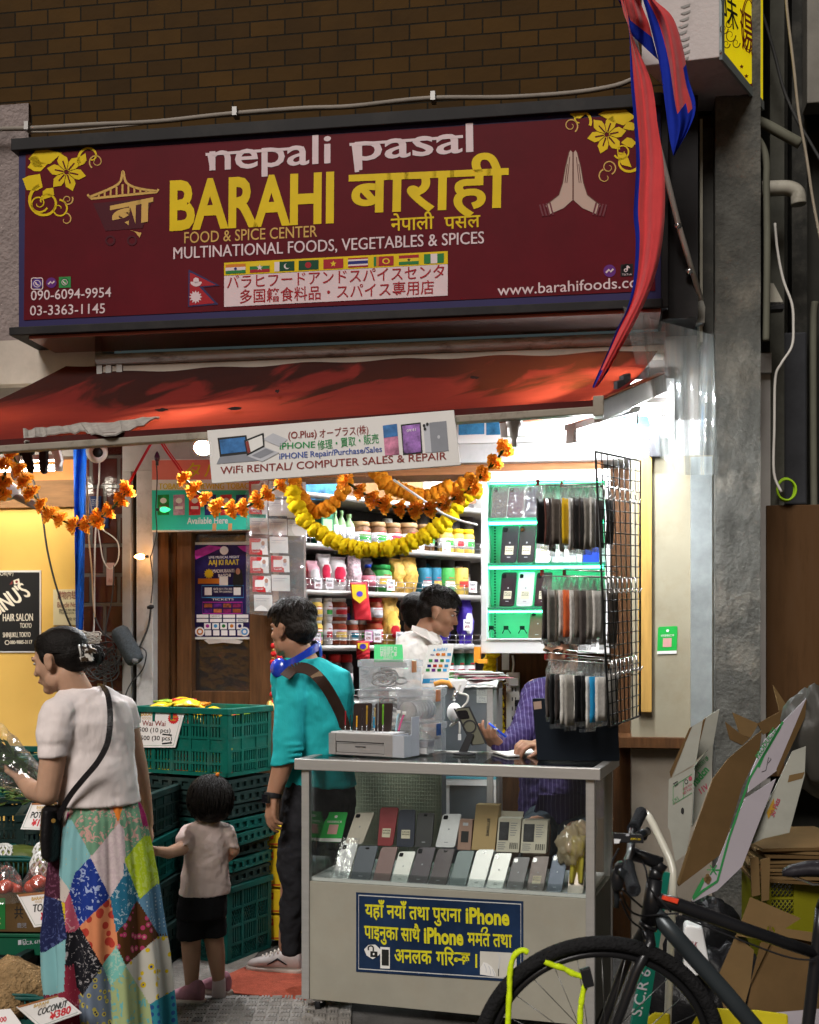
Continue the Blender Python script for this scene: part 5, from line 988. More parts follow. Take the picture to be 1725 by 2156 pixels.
for x0,x1,y0,y1,dx,lab in ((1082,1208,126,314,14,'white phone box with an open lid in the back row'),(1216,1358,138,320,12,'white phone box at the right end of the back row')):
    T,L=cbox(x0,x1,y0,y1,dx,.05,bxw,lab);b=MB();b.poly([L(.08,.12),L(.5,.12),L(.5,.66),L(.08,.66)],M('box_picture',(.03,.03,.035),.3,nz=.8,ns=30));
    for i in range(14):b.poly([L(.55+i*.028,.72),L(.57+i*.028,.72),L(.57+i*.028,.9),L(.55+i*.028,.9)],ink) if i % 3 else None
    for i in range(6):b.poly([L(.56,.14+i*.07),L(.86-.04*(i % 3),.14+i*.07),L(.86-.04*(i % 3),.16+i*.07),L(.56,.16+i*.07)],greyp)
    for i in range(4):b.poly([L(.06,.72+i*.06),L(.4-.05*(i % 2),.72+i*.06),L(.4-.05*(i % 2),.74+i*.06),L(.06,.74+i*.06)],greyp)
    b.build('print',T)
    if 'lid' in lab:b=MB();b.extr([PB.hit(*T10(1108,88),-.05),PB.hit(*T10(1236,92),-.05),PB.hit(*T10(1226,135),-.05),PB.hit(*T10(1102,128),-.05)],-CF.n*.003,bxw);b.build('lid',T)
# yellow plastic bag at the right end
bagm=film('yellow_bag',(.98,.94,.80),.3,.2,.4,(.92,.78,.58),.5,14);bagy=M('bag_content',(.62,.52,.06),.6,nz=.4,ns=20)
T=thing('plastic_bag','crumpled yellowish plastic bag stuffed at the right end of the counter','bag',CF.w(1.17,.57,-.1));qb=CF.off(-.09)
def crum(c,r,m,seed,n=44,amp=.6,z=1):
    b=MB();b.ell(c,r,m,None,n,amp);return b
crum(qb.hit(1205,1775),(.05,.05,.075),bagm,1).build('bag',T)
b=MB();b.grid(lambda a,t:qb.hit(1205+28*a-6*t,1760+100*t,.01+.02*math.sin(a*9)*(.4+.6*t)),20,10,bagy);b.build('loose_strips',T,solid=.003)
b=MB();b.grid(lambda a,t:qb.hit(1188+55*a,1735+45*t+10*math.sin(a*7),.02*noise.noise(V((a*4,t*4,3)))),14,10,bagm);b.build('bag_mouth',T)
# ---- on the counter ----
T11=lambda x,y:(684.3+x*.2136,1368.6+y*.2136)
def tp_(x,y):return G(*T11(x,y),ZT)
orgm=M('organiser_silver',(.40,.38,.37),.35,.45,nz=.08,ns=6,stretch=(1,1,9));orgl=M('organiser_light',(.50,.53,.58),.35,.3,nz=.06)
OP=plane3(G(692,1588.5,ZT),G(826.5,1595.5,ZT),G(692,1588.5,ZT)+Z);Wd=(G(826.5,1595.5,ZT)-G(692,1588.5,ZT)).length
T=thing('organiser','silver desk organiser with a drawer full of screwdrivers on the counter','organiser',OP.w(Wd/2,0,-.07))
OP.o=OP.o+Z*.001;h=OP.loc(692,1543)[1];b=MB()
b.box(OP,0,.035,0,h,-.14,0,orgm);b.box(OP,Wd-.04,Wd,0,h,-.14,0,orgm);b.box(OP,.035,Wd-.04,h-.035,h,-.14,-.002,orgm);b.box(OP,.035,Wd-.04,0,.01,-.14,-.002,orgm);b.box(OP,.035,Wd-.04,.05,.054,-.14,-.003,orgm);b.box(OP,.035,Wd-.04,.01,h-.035,-.14,-.13,bp_);b.build('body',T,bev=.002)
b=MB();b.box(OP,.037,Wd-.042,.012,.049,-.12,-.006,orgm);b.box(OP,Wd*.42,Wd*.58,.036,.040,-.006,-.002,bp_);b.build('drawer',T,bev=.001)
b=MB();b.box(OP,Wd,Wd+.004,0,h*1.0,-.14,-.0,orgl);b.box(OP,Wd+.004,Wd+.055,0,.004,-.14,0,orgl);b.box(OP,Wd+.052,Wd+.056,0,h+.075,-.14,-.07,orgl);b.box(OP,Wd+.052,Wd+.056,0,h,-.07,0,orgl);b.box(OP,Wd+.004,Wd+.052,0,h,-.004,0,orgl);b.build('side_pocket',T,bev=.001)
b=MB();b.box(OP,.01,Wd-.01,h+.0005,h+.006,-.13,-.004,wp);b.build('tray',T)
sdm=[((.35,.02,.03),200,600,7,'red'),((.03,.03,.03),252,640,5,'thin black'),((.85,.42,.02),312,650,8,'orange handled'),((.03,.02,.02),365,575,7,'black with red cap'),((.45,.26,.03),412,548,9,'amber handled'),((.40,.30,.12),490,570,8,'brass'),((.22,.23,.24),522,508,7,'tall grey steel'),((.16,.45,.03),570,537,9,'green'),((.02,.25,.45),484,660,12,'blue flat')]
for c,x,y,r,lab in sdm:
    q=OP.off(-.05);p=q.hit(*T11(x,800));p.z=OP.w(0,h)[2]+.006;tpz=q.hit(*T11(x+4,y));m=M('driver_'+lab.replace(' ','_'),c,.3,.3,nz=.05);rr_=r*.00042;T=thing('screwdriver',lab+' screwdriver standing in the silver desk organiser','screwdriver',p,'screwdrivers in the organiser');d=tpz-p;Ln=d.length
    b=MB();b.lathe(p+d*.28,[(rr_*.7,0),(rr_,.004),(rr_,Ln*.52),(rr_*.75,Ln*.56),(rr_*1.05,Ln*.6),(rr_*1.05,Ln*.71),(rr_*.8,Ln*.72)],m,10,d);b.build('handle',T);b=MB();b.lathe(p,[(.0015,0),(.002,Ln*.28)],chrome,8,d);b.build('shaft',T)
for x0,x1,lab in ((268,452,'left dark phone leaning behind the screwdrivers'),(478,655,'right dark phone leaning behind the screwdrivers')):
    q=OP.off(-.10);phone([q.hit(*T11(x0+16,527)),q.hit(*T11(x1+12,523)),q.hit(*T11(x1-8,805)),q.hit(*T11(x0,805))],OP.n,(.035,.022,.02),lab,'phones behind the screwdrivers',0)
for pts,c,lab in (([(700,805),(712,700),(728,620)],(.35,.55,.62),'pale blue toothbrush in the organiser side pocket'),([(728,800),(748,720),(782,632)],(.75,.12,.30),'pink toothbrush in the organiser side pocket')):
    q=OP.off(-.06);P_=[q.hit(*T11(*p)) for p in pts];b=MB();b.tube(spline(P_,4),[.004]*8+[.0035],M('brush_'+lab[:4].strip(),c,.3,nz=0),8);b.ob(P_[-1]+Z*.004,V((.008,0,0)),V((0,.006,0)),Z*.006,paper);one(b,'toothbrush',lab,'toothbrush')
# clear boxes
clr=film('clear_plastic',(.97,.97,.98),.35,.12,.22,(.85,.86,.88),.15,5)
def cbx(o,du,dw,w_,d_,h_,lab,latch,fill):
    T=thing('storage_box',lab,'storage box',o+du*w_/2+dw*d_/2,'clear storage boxes on the counter');q=Pl(o,-dw,Z);b=MB();q.u=du
    b.box(q,.004,w_-.004,.0,h_-.032,-d_+.004,-.004,clr);b.build('body',T,bev=.006)
    b=MB();b.box(q,0,w_,h_-.030,h_-.001,-d_,0,clr);b.box(q,.01,w_-.01,h_-.001,h_+.003,-d_+.01,-.01,clr);b.build('lid',T,bev=.005)
    if latch:b=MB();e=q.w(w_,0,-d_*.5);b.ob(e+du*.003+Z*(h_-.03),du*.004,dw*.02,Z*.026,M('latch_'+latch,(.50,.20,.09) if latch =='copper' else (.03,.08,.22),.3,.3,nz=.1));b.build('latch',T,bev=.002)
    b=MB();rr=random.Random(len(lab));g_=M('cable_grey',(.40,.38,.36),.6,nz=.3);fw=M('filling_white',(.70,.70,.70),.5,nz=.1)
    if fill =='cables':
        for i in range(9):c=o+du*w_*rr.uniform(.25,.75)+dw*d_*rr.uniform(.2,.8)+Z*rr.uniform(.02,h_*.5);ra=rr.uniform(.02,.045);b.tube([c+du*ra*math.cos(t*.52)+Z*(ra*.5*math.sin(t*.52)+.01)+dw*.01*math.sin(t+i) for t in range(12)],.0045,fw if i % 2 else g_,6,closed=True)
    elif fill =='rolls':
        for i in range(8):b.lathe(o+du*w_*(.3+.02*i)+dw*d_*(.08+.11*i)+Z*.048,[(.018,0),(.042,0),(.042,.018),(.018,.018)],g_ if i ==0 else fw,18,dw+du*.25)
    else:
        for i,(a_,c_,hh,mm_) in enumerate(((.05,.05,.03,fw),(.05,.05,.055,fw),(.5,.05,.03,fw),(.52,.06,.055,greyp),(.2,.5,.045,fw))):pp=o+du*w_*a_+dw*d_*c_+Z*(.003 if i in (0,2,4) else .031);q2=Pl(pp,-dw,Z);q2.u=du;b.box(q2,0,w_*.42,0,.025 if i != 4 else .05,-d_*.35,0,mm_)
    b.build('contents',T);return T
c0=G(902,1590.5,ZT)+Z*.001;dw=(G(948.5,1580,ZT)-G(902,1590.5,ZT));D2=.22;dw.normalize();du=V((dw.y,-dw.x,0));w2=.155;o2=c0-du*w2
h2=.133
cbx(o2,du,dw,w2,D2,h2,'lower clear storage box with blue latch in the front right stack','blue','boxes');cbx(o2+Z*(h2+.004),du,dw,w2-.002,D2,h2+.012,'upper clear storage box with copper latch full of tape rolls','copper','rolls')
o3_=c0-du*(w2+.205)+dw*.03;w3=.195
for i,lab in enumerate(('bottom clear storage box behind the silver organiser','middle clear storage box of the left stack behind the screwdrivers','top clear storage box with copper latch full of white cables')):cbx(o3_+Z*(h2+.004)*i+dw*.01,du,dw,w3+.03,D2-.0,h2,lab,'copper' if i ==2 else None,'cables')
ztop=ZT+3*(h2+.004)+.004
# green sign and pay stand
q=Pl(G(820,1590,ZT)+dw*.12,-dw*.9+Z*.1-du*.2);b=MB();b.extr([q.hit(788,1357),q.hit(846,1357),q.hit(848,1394),q.hit(788,1394)],-q.n*.006,M('sign_mint',(.10,.60,.22),.4,nz=.03));cjk(b,q,'扫码领礼包',800,1372,836,1372,11,paper,.02,.002);cjk(b,q,'享超优汇率',800,1382,836,1382,10,paper,.02,.002);text(b,q,'ENJOY',808,1388,828,1388,4,paper,0,.002)
b.extr([q.hit(788,1394),q.hit(848,1394),q.hit(848,1404),q.hit(788,1404)],-q.n*.03,paper);one(b,'counter_sign','small bright green sign standing on top of the clear box stack','sign')
q=Pl(P(920,1400,5.5),V((-.1,-1,.12)));T=thing('payment_stand','white payment logo stand behind the clear boxes','sign',q.hit(915,1440));b=MB();b.extr([q.hit(903,1358),q.hit(956,1359),q.hit(943,1438),q.hit(889,1439)],-q.n*.004,paper);b.build('card',T)
b=MB();sk=M('sky_print',(.05,.32,.62),.4,nz=0);shape(b,q,[(891,1429),(945,1428),(943,1438),(889,1439)],sk,.002);text(b,q,'AirPAY',920,1371,943,1371,7,sk,.01,.002);shape(b,q,[(912,1371),(915,1365),(918,1371)],sk,.002);text(b,q,'AirPAY',905,1437,925,1437,6,paper,.02,.003)
lc=[fB,fR,fO,scb,gr_,mg,fG,sk];k=0
for j,y in enumerate((1378,1391,1402,1411)):
    for i in range(4):x=906+12*i-j*3;(text(b,q,'VISA',x,y+3,x+9,y+3,4,fB,.02,.002) if (i,j) ==(0,0) else (disc(b,q,x+3,y,3,3,fR,.002,10),disc(b,q,x+6,y,3,3,fO,.0025,10)) if (i,j) ==(1,0) else shape(b,q,[(x,y-3),(x+8,y-3),(x+8,y+3),(x,y+3)],lc[k % 8],.002));k += 1
b.build('lettering',T)
# phone on its stand
q=Pl(G(985,1590,ZT)+V((0,.05,0)),V((-.25,-.95,.2)));T=phone([q.hit(957,1492),q.hit(988,1489),q.hit(1024,1566),q.hit(995,1569)],q.n,(.10,.10,.07),'phone in a black case with a magnet ring standing on a folding stand',None,0,th=.012)
b=MB();b.extr(rounded([q.hit(962,1497),q.hit(984,1495),q.hit(990,1513),q.hit(968,1515)],.25),q.n*.003,lens);b.build('camera',T)
b=MB();line(b,q,[(989+13*math.cos(t*.35),1530+13*math.sin(t*.35)) for t in range(18)],3,bp_,.003,True);line(b,q,[(957,1492),(988,1489),(1024,1566),(995,1569)],4,bp_,.002,True);b.build('case_ring',T)
T=thing('phone_stand','black folding phone stand on the glass counter top','stand',G(977,1588,ZT));b=MB();q2=q.off(.012);b.extr([q2.hit(985,1543),q2.hit(998,1546),q2.hit(984,1584),q2.hit(966,1584)],-q.n*.004,bp_);b.build('leg',T)
b=MB();c=G(978,1589,ZT);b.lathe(c,[(.05,0),(.05,.006),(.03,.01)],bp_,20);b.build('base',T)
# laptop
lpm=M('laptop_blue_black',(.010,.014,.021),.6,nz=.06,spec=.12);p0,p1=G(1132,1600,ZT),G(1305,1603,ZT);LP=Pl(p0,(p1-p0).cross(Z).normalized()*1 if (p1-p0).cross(Z).dot(CAM-p0) > 0 else -(p1-p0).cross(Z).normalized())
T=thing('laptop','open blue black laptop seen from behind on the glass counter','laptop',(p0+p1)/2);a=R_(12);n=(LP.n*math.cos(a)+Z*-math.sin(a)).normalized();LL=Pl(p0+Z*.002,n)
b=MB();b.extr(rounded([LL.hit(1121,1471),LL.hit(1300,1470),LL.hit(1305,1603),LL.hit(1132,1601)],.03),-n*.007,lpm);b.build('lid',T,bev=.002)
b=MB();b.extr([p0+Z*.002,p1+Z*.002,p1-LP.n*.2+Z*.002,p0-LP.n*.2+Z*.002],Z*.014,lpm);b.build('keyboard_base',T,bev=.003)
b=MB();shape(b,LL,[(1123,1478),(1140,1476),(1141,1492),(1125,1494)],M('sticker_copper',(.42,.30,.24),.5,nz=.3),.001);b.build('sticker',T)
b=MB();[shape(b,LL,[(1220+9*i,1526+9*j),(1227+9*i,1526+9*j),(1227+9*i,1533+9*j),(1220+9*i,1533+9*j)],M('logo_dark',(.006,.012,.02),.2,.3,nz=0),.001) for i in (0,1) for j in (0,1)];b.build('emblem',T)
b=MB();b.extr([G(1033,1583,ZT),G(1070,1594,ZT),G(1132,1590,ZT),G(1122,1578,ZT)],Z*.006,paper);one(b,'notepad','white notepad lying on the glass counter beside the laptop','notepad')
# ---- behind the counter ----
frz=M('freezer_grey',(.14,.16,.18),.35,.3,nz=.2,ns=3,dirt=.25);FZ=FA.off(0);q=Pl(P(1000,1500,5.75),V((-.2,-.98,0)))
T=thing('freezer','dented grey steel freezer cabinet with a cloth top behind the clear boxes','freezer',G(1000,2000)+V((0,.9,0)));T.location=(q.hit(1000,1500).x,q.hit(1000,1500).y+.2,0);WM[T.name]=Matrix.Translation(T.location)
u0,v1=q.loc(930,1440);u1,_=q.loc(1034,1440)
b=MB();b.box(q,u0,u1,-1.28,v1,-.35,0,frz);b.box(q,u1-.02,u1+.012,-1.28,v1,-.36,.006,steel);b.build('body',T,bev=.004)
b=MB();b.grid(lambda a,t:q.w(u0-.02+(u1-u0+.05)*a,v1+.012+.006*noise.noise(V((a*9,t*9,0)))-(.03*max(0,t-.85)*6),-.36+.375*t),30,14,M('lace_white',(.62,.62,.60),.9,nz=.3,ns=60,bump=.6));b.build('cloth',T,solid=.004)
b=MB()
for y0,y1 in ((1442,1463),(1464,1480)):b.extr([q.hit(1004,y0,.002),q.hit(1027,y0,.002),q.hit(1027,y1,.002),q.hit(1004,y1,.002)],q.n*.001,M('rating_plate',(.42,.45,.43),.5,nz=.1));text(b,q,'25kg',1008,y1-8,1022,y1-8,5,greyp,0,.004);text(b,q,'Sim Free',1007,y1-2,1024,y1-2,4,greyp,0,.004)
b.build('rating_plate',T)
rr=random.Random(2);
for i in range(6):
    a=rr.uniform(-.5,.5);c=q.w(u0+.14+rr.uniform(-.04,.07),v1+.028+.006*i,-.12);ax=V((math.cos(a),math.sin(a),0));ay=V((-ax.y,ax.x,0));b=MB();b.ob(c,ax*.11,ay*.075,Z*.0015,paper if i % 3 else M('paper_pink',(.6,.2,.25),.6,nz=0));one(b,'paper_sheet',['lowest','second','third','fourth','fifth','topmost'][i]+' loose sheet of the paper pile on the freezer top','paper','papers on the freezer')
T=thing('clip_lamp','white clip lamp with an orange handle clamped to the freezer edge','lamp',P(945,1445,5.5));q2=Pl(P(940,1445,5.45),V((0,-1,0)))
b=MB();b.tube([q2.hit(*p) for p in ((914,1441),(930,1436),(944,1438),(951,1449))],[.011,.013,.013,.009],M('clip_orange',(.62,.28,.06),.5,nz=.15),10);b.build('handle',T)
b=MB();b.extr([q2.hit(*p) for p in ((944,1434),(980,1431),(986,1434),(972,1462),(962,1458),(958,1448))],V((0,.02,0)),wp);b.build('jaw',T,bev=.003)
b=MB();b.tube(spline([q2.hit(*p) for p in ((970,1440),(966,1458),(984,1464),(984,1478),(972,1492),(964,1510),(948,1530),(966,1520),(968,1545))],5),.005,ww,6);b.ob(q2.hit(968,1552),V((.007,0,0)),V((0,.006,0)),Z*.014,wp);b.tube([q2.hit(954,1475),q2.hit(962,1455)],.012,chrome,8);b.ell(q2.hit(957,1500),(.035,.035,.045),wp);b.build('cord',T)
# power strip
q=FA.off(-.135);T=thing('power_strip','white power strip fixed on the dark wood beside the yellow garland','power strip',q.hit(1080,1541));b=MB();b.rect(FA,1066,1416,1094,1541,-.14,-.10,wp);b.build('body',T,bev=.004);b=MB()
for y in (1448,1468,1488,1508,1526):
    for dx in (0,7):b.rect(FA,1078+dx,y,1080+dx,y+8,-.10,-.0985,ink)
b.build('socket',T)
b=MB();b.rect(FA,1072,1428,1092,1444,-.10,-.06,wp);b.build('plug',T,bev=.003);b=MB();b.rect(FA,1084,1474,1100,1488,-.10,-.06,bp_);b.build('plug',T,bev=.003);b=MB();b.rect(FA,1084,1500,1098,1514,-.10,-.06,bp_);b.build('plug',T,bev=.003)
wire([q.hit(*p,.05) for p in ((1082,1436),(1060,1440),(1048,1452),(1046,1470))],.005,ww,'cable','white lead plugged into the power strip',sm=5);wire([q.hit(*p,.02) for p in ((1080,1416),(1082,1398),(1080,1380))],.006,ww,'cable','white lead running up from the power strip to the phone cabinet')
b=MB();b.rect(FA,1057,1376,1072,1411,-.14,-.128,wp);one(b,'wall_bracket','white metal bracket below the phone cabinet','bracket')
# pale green cabinet, basket shelf seen through the glass
q=Pl(P(850,1700,5.85),V((-.25,-.97,0)));pgm=M('pale_green_mesh',(.28,.32,.24),.6,nz=.3,ns=4,dirt=.3)
b=MB();u0,v1=q.loc(744,1612);u1,_=q.loc(938,1612);b.box(q,u0,u1,-.83,v1,-.25,0,pgm)
for i in range(34):u=u0+(u1-u0)*(i+.5)/34;b.box(q,u-.0012,u+.0012,-.5,v1-.03,0,.002,pgm)
for i in range(26):v=v1-.03-i*.018;b.box(q,u0+.01,u1-.01,v-.0012,v+.0012,0,.0025,pgm)
one(b,'mesh_cabinet','pale green mesh fronted cabinet seen through the counter glass','cabinet')
q=Pl(P(1000,1680,5.75),V((-.15,-.99,0)));T=thing('basket_shelf','small white shelf with a light blue top seen through the counter glass','shelf',q.w(0,-.78))
u0,v1=q.loc(940,1640);u1=q.loc(1045,1640)[0];vb=q.loc(940,1728)[1];b=MB();b.box(q,u0,u0+.015,vb,v1,-.2,0,wp);b.box(q,u1-.02,u1,vb-.5,v1,-.2,0,wp);b.box(q,u0,u1,v1-.03,v1-.0,-.2,.004,wp);b.box(q,u0,u1,vb-.015,vb,-.2,.01,oak);b.build('frame',T);b=MB();b.box(q,u0,u1,v1+.0005,v1+.012,-.2,.005,M('light_blue_top',(.12,.42,.52),.5,nz=.05));b.build('top',T)
for i,(x0,x1,lab) in enumerate(((942,966,'left white perforated basket on the small white shelf'),(968,1032,'right white perforated basket on the small white shelf'))):
    b=MB();a_,vt=q.loc(x0,1662+8*(1-i));c_=q.loc(x1,1662)[0];b.box(q,a_,c_,vb+.001,vt,-.18,-.01,wp);n_=int((c_-a_)/.016)
    for r_ in range(4):
        for k in range(n_):b.lathe(q.w(a_+.01+k*.016,vb+.025+r_*.022,-.01),[(.0045,0),(0,.0012)],greyp,6,q.n)
    one(b,'basket',lab,'basket')
# hanging clear sheet at the awning's right end
shl=film('rain_sheet',(.97,.97,.97),.4,.2,.18,(.75,.85,.85),.3,4)
def sheet(a,t):
    x=1352+150*a +(t*30*(1-a)) +t*10*a;y=655+345*t -(10 if a < .3 else 0)*(1-t) +50*a*(1-t) +(0 if a > .4 else -60*(.4-a)*t*2)
    return FA.hit(x-(40*(1-t)*(1-a)),y,.42-.18*t+.03*math.sin(a*13+t*3)*(.4+.6*t)+.008*math.sin(a*41+t*7)+.03*noise.noise(V((a*3,t*4,1))))
b=MB();b.grid(sheet,60,50,shl);one(b,'plastic_sheet','clear plastic rain sheet hanging crumpled from the right end of the awning','plastic sheet')
b=MB();b.rect(FA,1368,895,1391,961,.10,.16,M('adapter_grey',(.05,.05,.055),.5,nz=.1));one(b,'transformer','dark grey transformer box standing on top of the cream board wall','transformer',bev=.004)
wire([FA.hit(*p,.18) for p in ((1376,895),(1378,880),(1392,880),(1402,892),(1404,915))],.005,ww,'cable','white lead arching out of the transformer box');wire([FA.hit(*p,.14) for p in ((1375,905),(1360,930),(1348,955),(1360,962))],.005,ww,'cable','grey lead dropping from the transformer box to the board top')
# ================= CRATES =================
cg=M('crate_green',(.004,.095,.070),.5,nz=.2,ns=6,dirt=.3,ds=7,dcol=(.10,.11,.09));cg2=M('crate_teal',(.006,.07,.06),.45,nz=.25,ns=6,dirt=.35,ds=7,dcol=(.08,.09,.08));cdk=M('crate_dark',(.012,.028,.026),.5,nz=.3,ns=6,dirt=.4,ds=8,dcol=(.07,.075,.065))
def frame_at(c,dirx):                                # matrix: x along dirx, y away, z up, origin c (left front bottom)
    x=V((dirx[0],dirx[1],0)).normalized();y=V((-x.y,x.x,0));return Matrix(((x.x,y.x,0,c[0]),(x.y,y.y,0,c[1]),(0,0,1,c[2]),(0,0,0,1)))
LOC=Pl(V((0,0,0)),V((0,-1,0)))                 # local build plane: u=x, v=z, k=-y
def make_crate(W,D,H,m,rows,label,group,flat=False,mesh=False):
    T=thing('plastic_crate',label,'crate',(0,0,0),group)
    def wall(q,L):
        b=MB();e=.012;b.box(q,0,L,0,.018,-e,0,m)
        for k in range(1,rows):z=H*k/rows*.93;b.box(q,.0,L,z-.006,z+.006,-e,.001,m)
        for u in (0,L-.03):b.box(q,u,u+.03,.018,H-.03,-e,.003,m)
        nb=max(2,int(L/.11));
        for i in range(1,nb):u=L*i/nb;b.box(q,u-.008,u+.008,.018,H-.03,-e,.002,m)
        zr=[.018]+[H*k/rows*.93 for k in range(1,rows)]+[H-.03]
        for k in range(len(zr)-1):
            z0,z1=zr[k]+.004,zr[k+1]-.004
            if mesh and k % 2 ==0:
                n=int(L/.022)
                for i in range(n):u=.03+(L-.06)*i/n;a,c=q.w(u,z0,-e*.5),q.w(u+min(.05,L-.03-u),z1,-e*.5);b.tube([a,c],.0022,m,4,False);a,c=q.w(u,z1,-e*.5),q.w(u+min(.05,L-.03-u),z0,-e*.5);b.tube([a,c],.0022,m,4,False)
            elif k % 3 ==2:b.box(q,.03,L-.03,z0,z1,-e*.8,-e*.3,m)
            else:
                n=int((L-.06)/.019)
                for i in range(n):u=.03+(L-.06)*(i+.5)/n;b.box(q,u-.0055,u+.0055,z0,z1,-e*.8,-.002,m)
        return b
    f=Pl(V((0,0,0)),V((0,-1,0)));r=Pl(V((W,0,0)),V((1,0,0)));bk=Pl(V((W,D,0)),V((0,1,0)));l=Pl(V((0,D,0)),V((-1,0,0)))
    for q,L in ((f,W),(r,D),(bk,W),(l,D)):wall(q,L).build('wall',T)
    b=MB();b.box(LOC,.01,W-.01,.0,.012,-D+.01,-.01,m);b.build('base',T)
    b=MB();e=.022
    for u0,u1,k0,k1 in ((-.01,W+.01,-e,.01),(-.01,W+.01,-D-.01,-D+e),(-.01,e,-D+e,-e),(W-e,W+.01,-D+e,-e)):b.box(LOC,u0,u1,H-.03,H,k0,k1,m)
    b.build('rim',T,bev=.003);return T
MT=Matrix.Translation
cr_dir=(.89,-.46);fr0=V((-.874,5.7,0))-V((.89,-.46,0)).normalized()*.56
def sta(z,a=0,dx=0,dy=0):
    m=frame_at((fr0.x,fr0.y,z),cr_dir);return m @ MT((dx,dy,0)) @ MT((.28,.18,0)) @ Matrix.Rotation(R_(a),4,'Z') @ MT((-.28,-.18,0))
big=make_crate(.56,.37,.33,cg,5,'large bright green vented crate full of snack packets on top of its stack','open plastic crates');big.matrix_world=sta(.905);WM[big.name]=sta(.905)
low=make_crate(.56,.37,.37,cg2,4,'teal mesh sided crate at the bottom of the stack behind the toddler','open plastic crates',mesh=True);low.matrix_world=sta(.005)
flat_lab=['lowest','second lowest','third lowest','fourth lowest','fifth lowest','sixth lowest','second from top','topmost']
fproto={}
def make_flat(m,key):
    T=thing('folded_crate','x','crate',(0,0,0),'folded crates between the open crates');b=MB();W,D,H=.56,.37,.055
    b.box(LOC,.012,W-.012,.004,H-.008,-D+.012,-.012,m)
    for u0,u1,k0,k1 in ((0,W,-.014,0),(0,W,-D,-D+.014),(0,.014,-D,0),(W-.014,W,-D,0)):b.box(LOC,u0,u1,.0,.014,k0,k1,m);b.box(LOC,u0,u1,H-.016,H,k0,k1,m)
    rr=random.Random(key)
    for i in range(9):u=.02+i*.06;b.box(LOC,u,u+.022,.014,H-.016,-.014,.001,m)
    for i in range(6):k=-.03-i*.06;b.box(LOC,W-.014,W+.001,.014,H-.016,k-.025,k,m)
    b.build('tray',T);return T
fp={0:make_flat(cdk,1),1:make_flat(cg2,2)};used=set()
for i in range(8):
    z=.382+.0645*i;k=1 if i in (1,3,4) else 0;m=sta(z,[0,3,-4,5,-3,2,-2,1][i],[0,.01,-.01,.03,.02,-.01,0,0][i]);lab=flat_lab[i]+(' dark' if k ==0 else ' teal')+' folded crate in the stack under the large green crate'
    if k not in used:fp[k].matrix_world=m;fp[k]['label']=lab;used.add(k)
    else:dup(fp[k],m,lab)
dcr=make_crate(.40,.57,.205,cdk,3,'topmost dark crate of the stack between the woman and the toddler','dark open crates')
lm=lambda z,dx=0,a=0:frame_at((-1.19-.40+dx,5.40+.055,z),(.99,-.14)) @ Matrix.Rotation(R_(a),4,'Z')
dcr.matrix_world=lm(.655)
dcr_t=make_crate(.40,.57,.205,cg2,3,'second teal crate from the top behind the woman and toddler','dark open crates');dcr_t.matrix_world=lm(.437,.01,2)
for z,dx,lab in ((.22,0,'second dark crate from the ground behind the woman'),(.003,.005,'dark crate on the ground behind the woman')):dup(dcr,lm(z,dx),lab)
for c,z,lab in (((-2.12,5.25),.003,'dark crate on the ground at the far left'),((-2.12,5.25),.22,'second dark crate from the ground at the far left'),((-2.12,5.25),.437,'third dark crate from the ground at the far left'),((-2.12,5.25),.655,'topmost dark crate at the far left under the vegetable bag'),((-1.66,5.02),.003,'dark crate on the ground behind the tomato box'),((-1.66,5.02),.22,'second dark crate behind the tomato box'),((-1.66,5.02),.437,'third dark crate behind the tomato box'),((-1.66,5.02),.62,'topmost dark crate behind the potato price card')):
    dup(dcr,frame_at((c[0],c[1],z),(.97,.22)),lab)
dup(dcr_t,frame_at((-2.25,5.75,.80),(.97,-.22)),'teal crate behind the vegetable bag at the left edge')
for c,z,lab in (((-1.92,4.62),.003,'dark crate on the ground under the tomato box'),((-1.92,4.62),.135,'second dark crate under the tomato box')):dup(dcr,frame_at((c[0],c[1],z),(.98,-.18)),lab)
# snack packets in the big crate
rs=random.Random(4);skm=[M('snack_yellow',(.75,.50,.02),.25,nz=.5,ns=25),M('snack_orange',(.70,.25,.03),.25,nz=.5,ns=25),M('snack_green',(.25,.42,.04),.25,nz=.5,ns=25),M('snack_red',(.55,.05,.03),.25,nz=.5,ns=25)]
bm4=sta(.905);pos=[(.05+.065*(i % 8),.05+.06*(i//8)) for i in range(40)]
for i,(x,y) in enumerate(pos):
    edge=y < .12 or x > .46;x=.09+.054*(i % 8);y=.085+.05*(i//8);z=.24+rs.uniform(0,.03)+(.075 if x < .30 and y < .22 else 0)+(.05 if i in (6,13) else 0)
    c=bm4 @ V((x,y,z));a=rs.uniform(0,3.1);ti=rs.uniform(-.6,.6);rot=Matrix.Rotation(a,3,'Z') @ Matrix.Rotation(ti,3,'X');m=skm[rs.choice((0,0,0,1,2,3))]
    b=MB();s_=rs.random()*50;b.grid(lambda u,v:c+rot @ V(((u-.5)*.12,(v-.5)*.09,.024*math.sin(3.1416*u)*math.sin(3.1416*v)+.005*noise.noise(V((u*5+s_,v*5,0))))),8,8,m)
    T=thing('snack_packet',('yellow','orange','green','red')[skm.index(m)]+' noodle packet heaped in the large green crate','snack packet',c,'noodle packets in the green crate');b.build('wrapper',T,solid=.008)
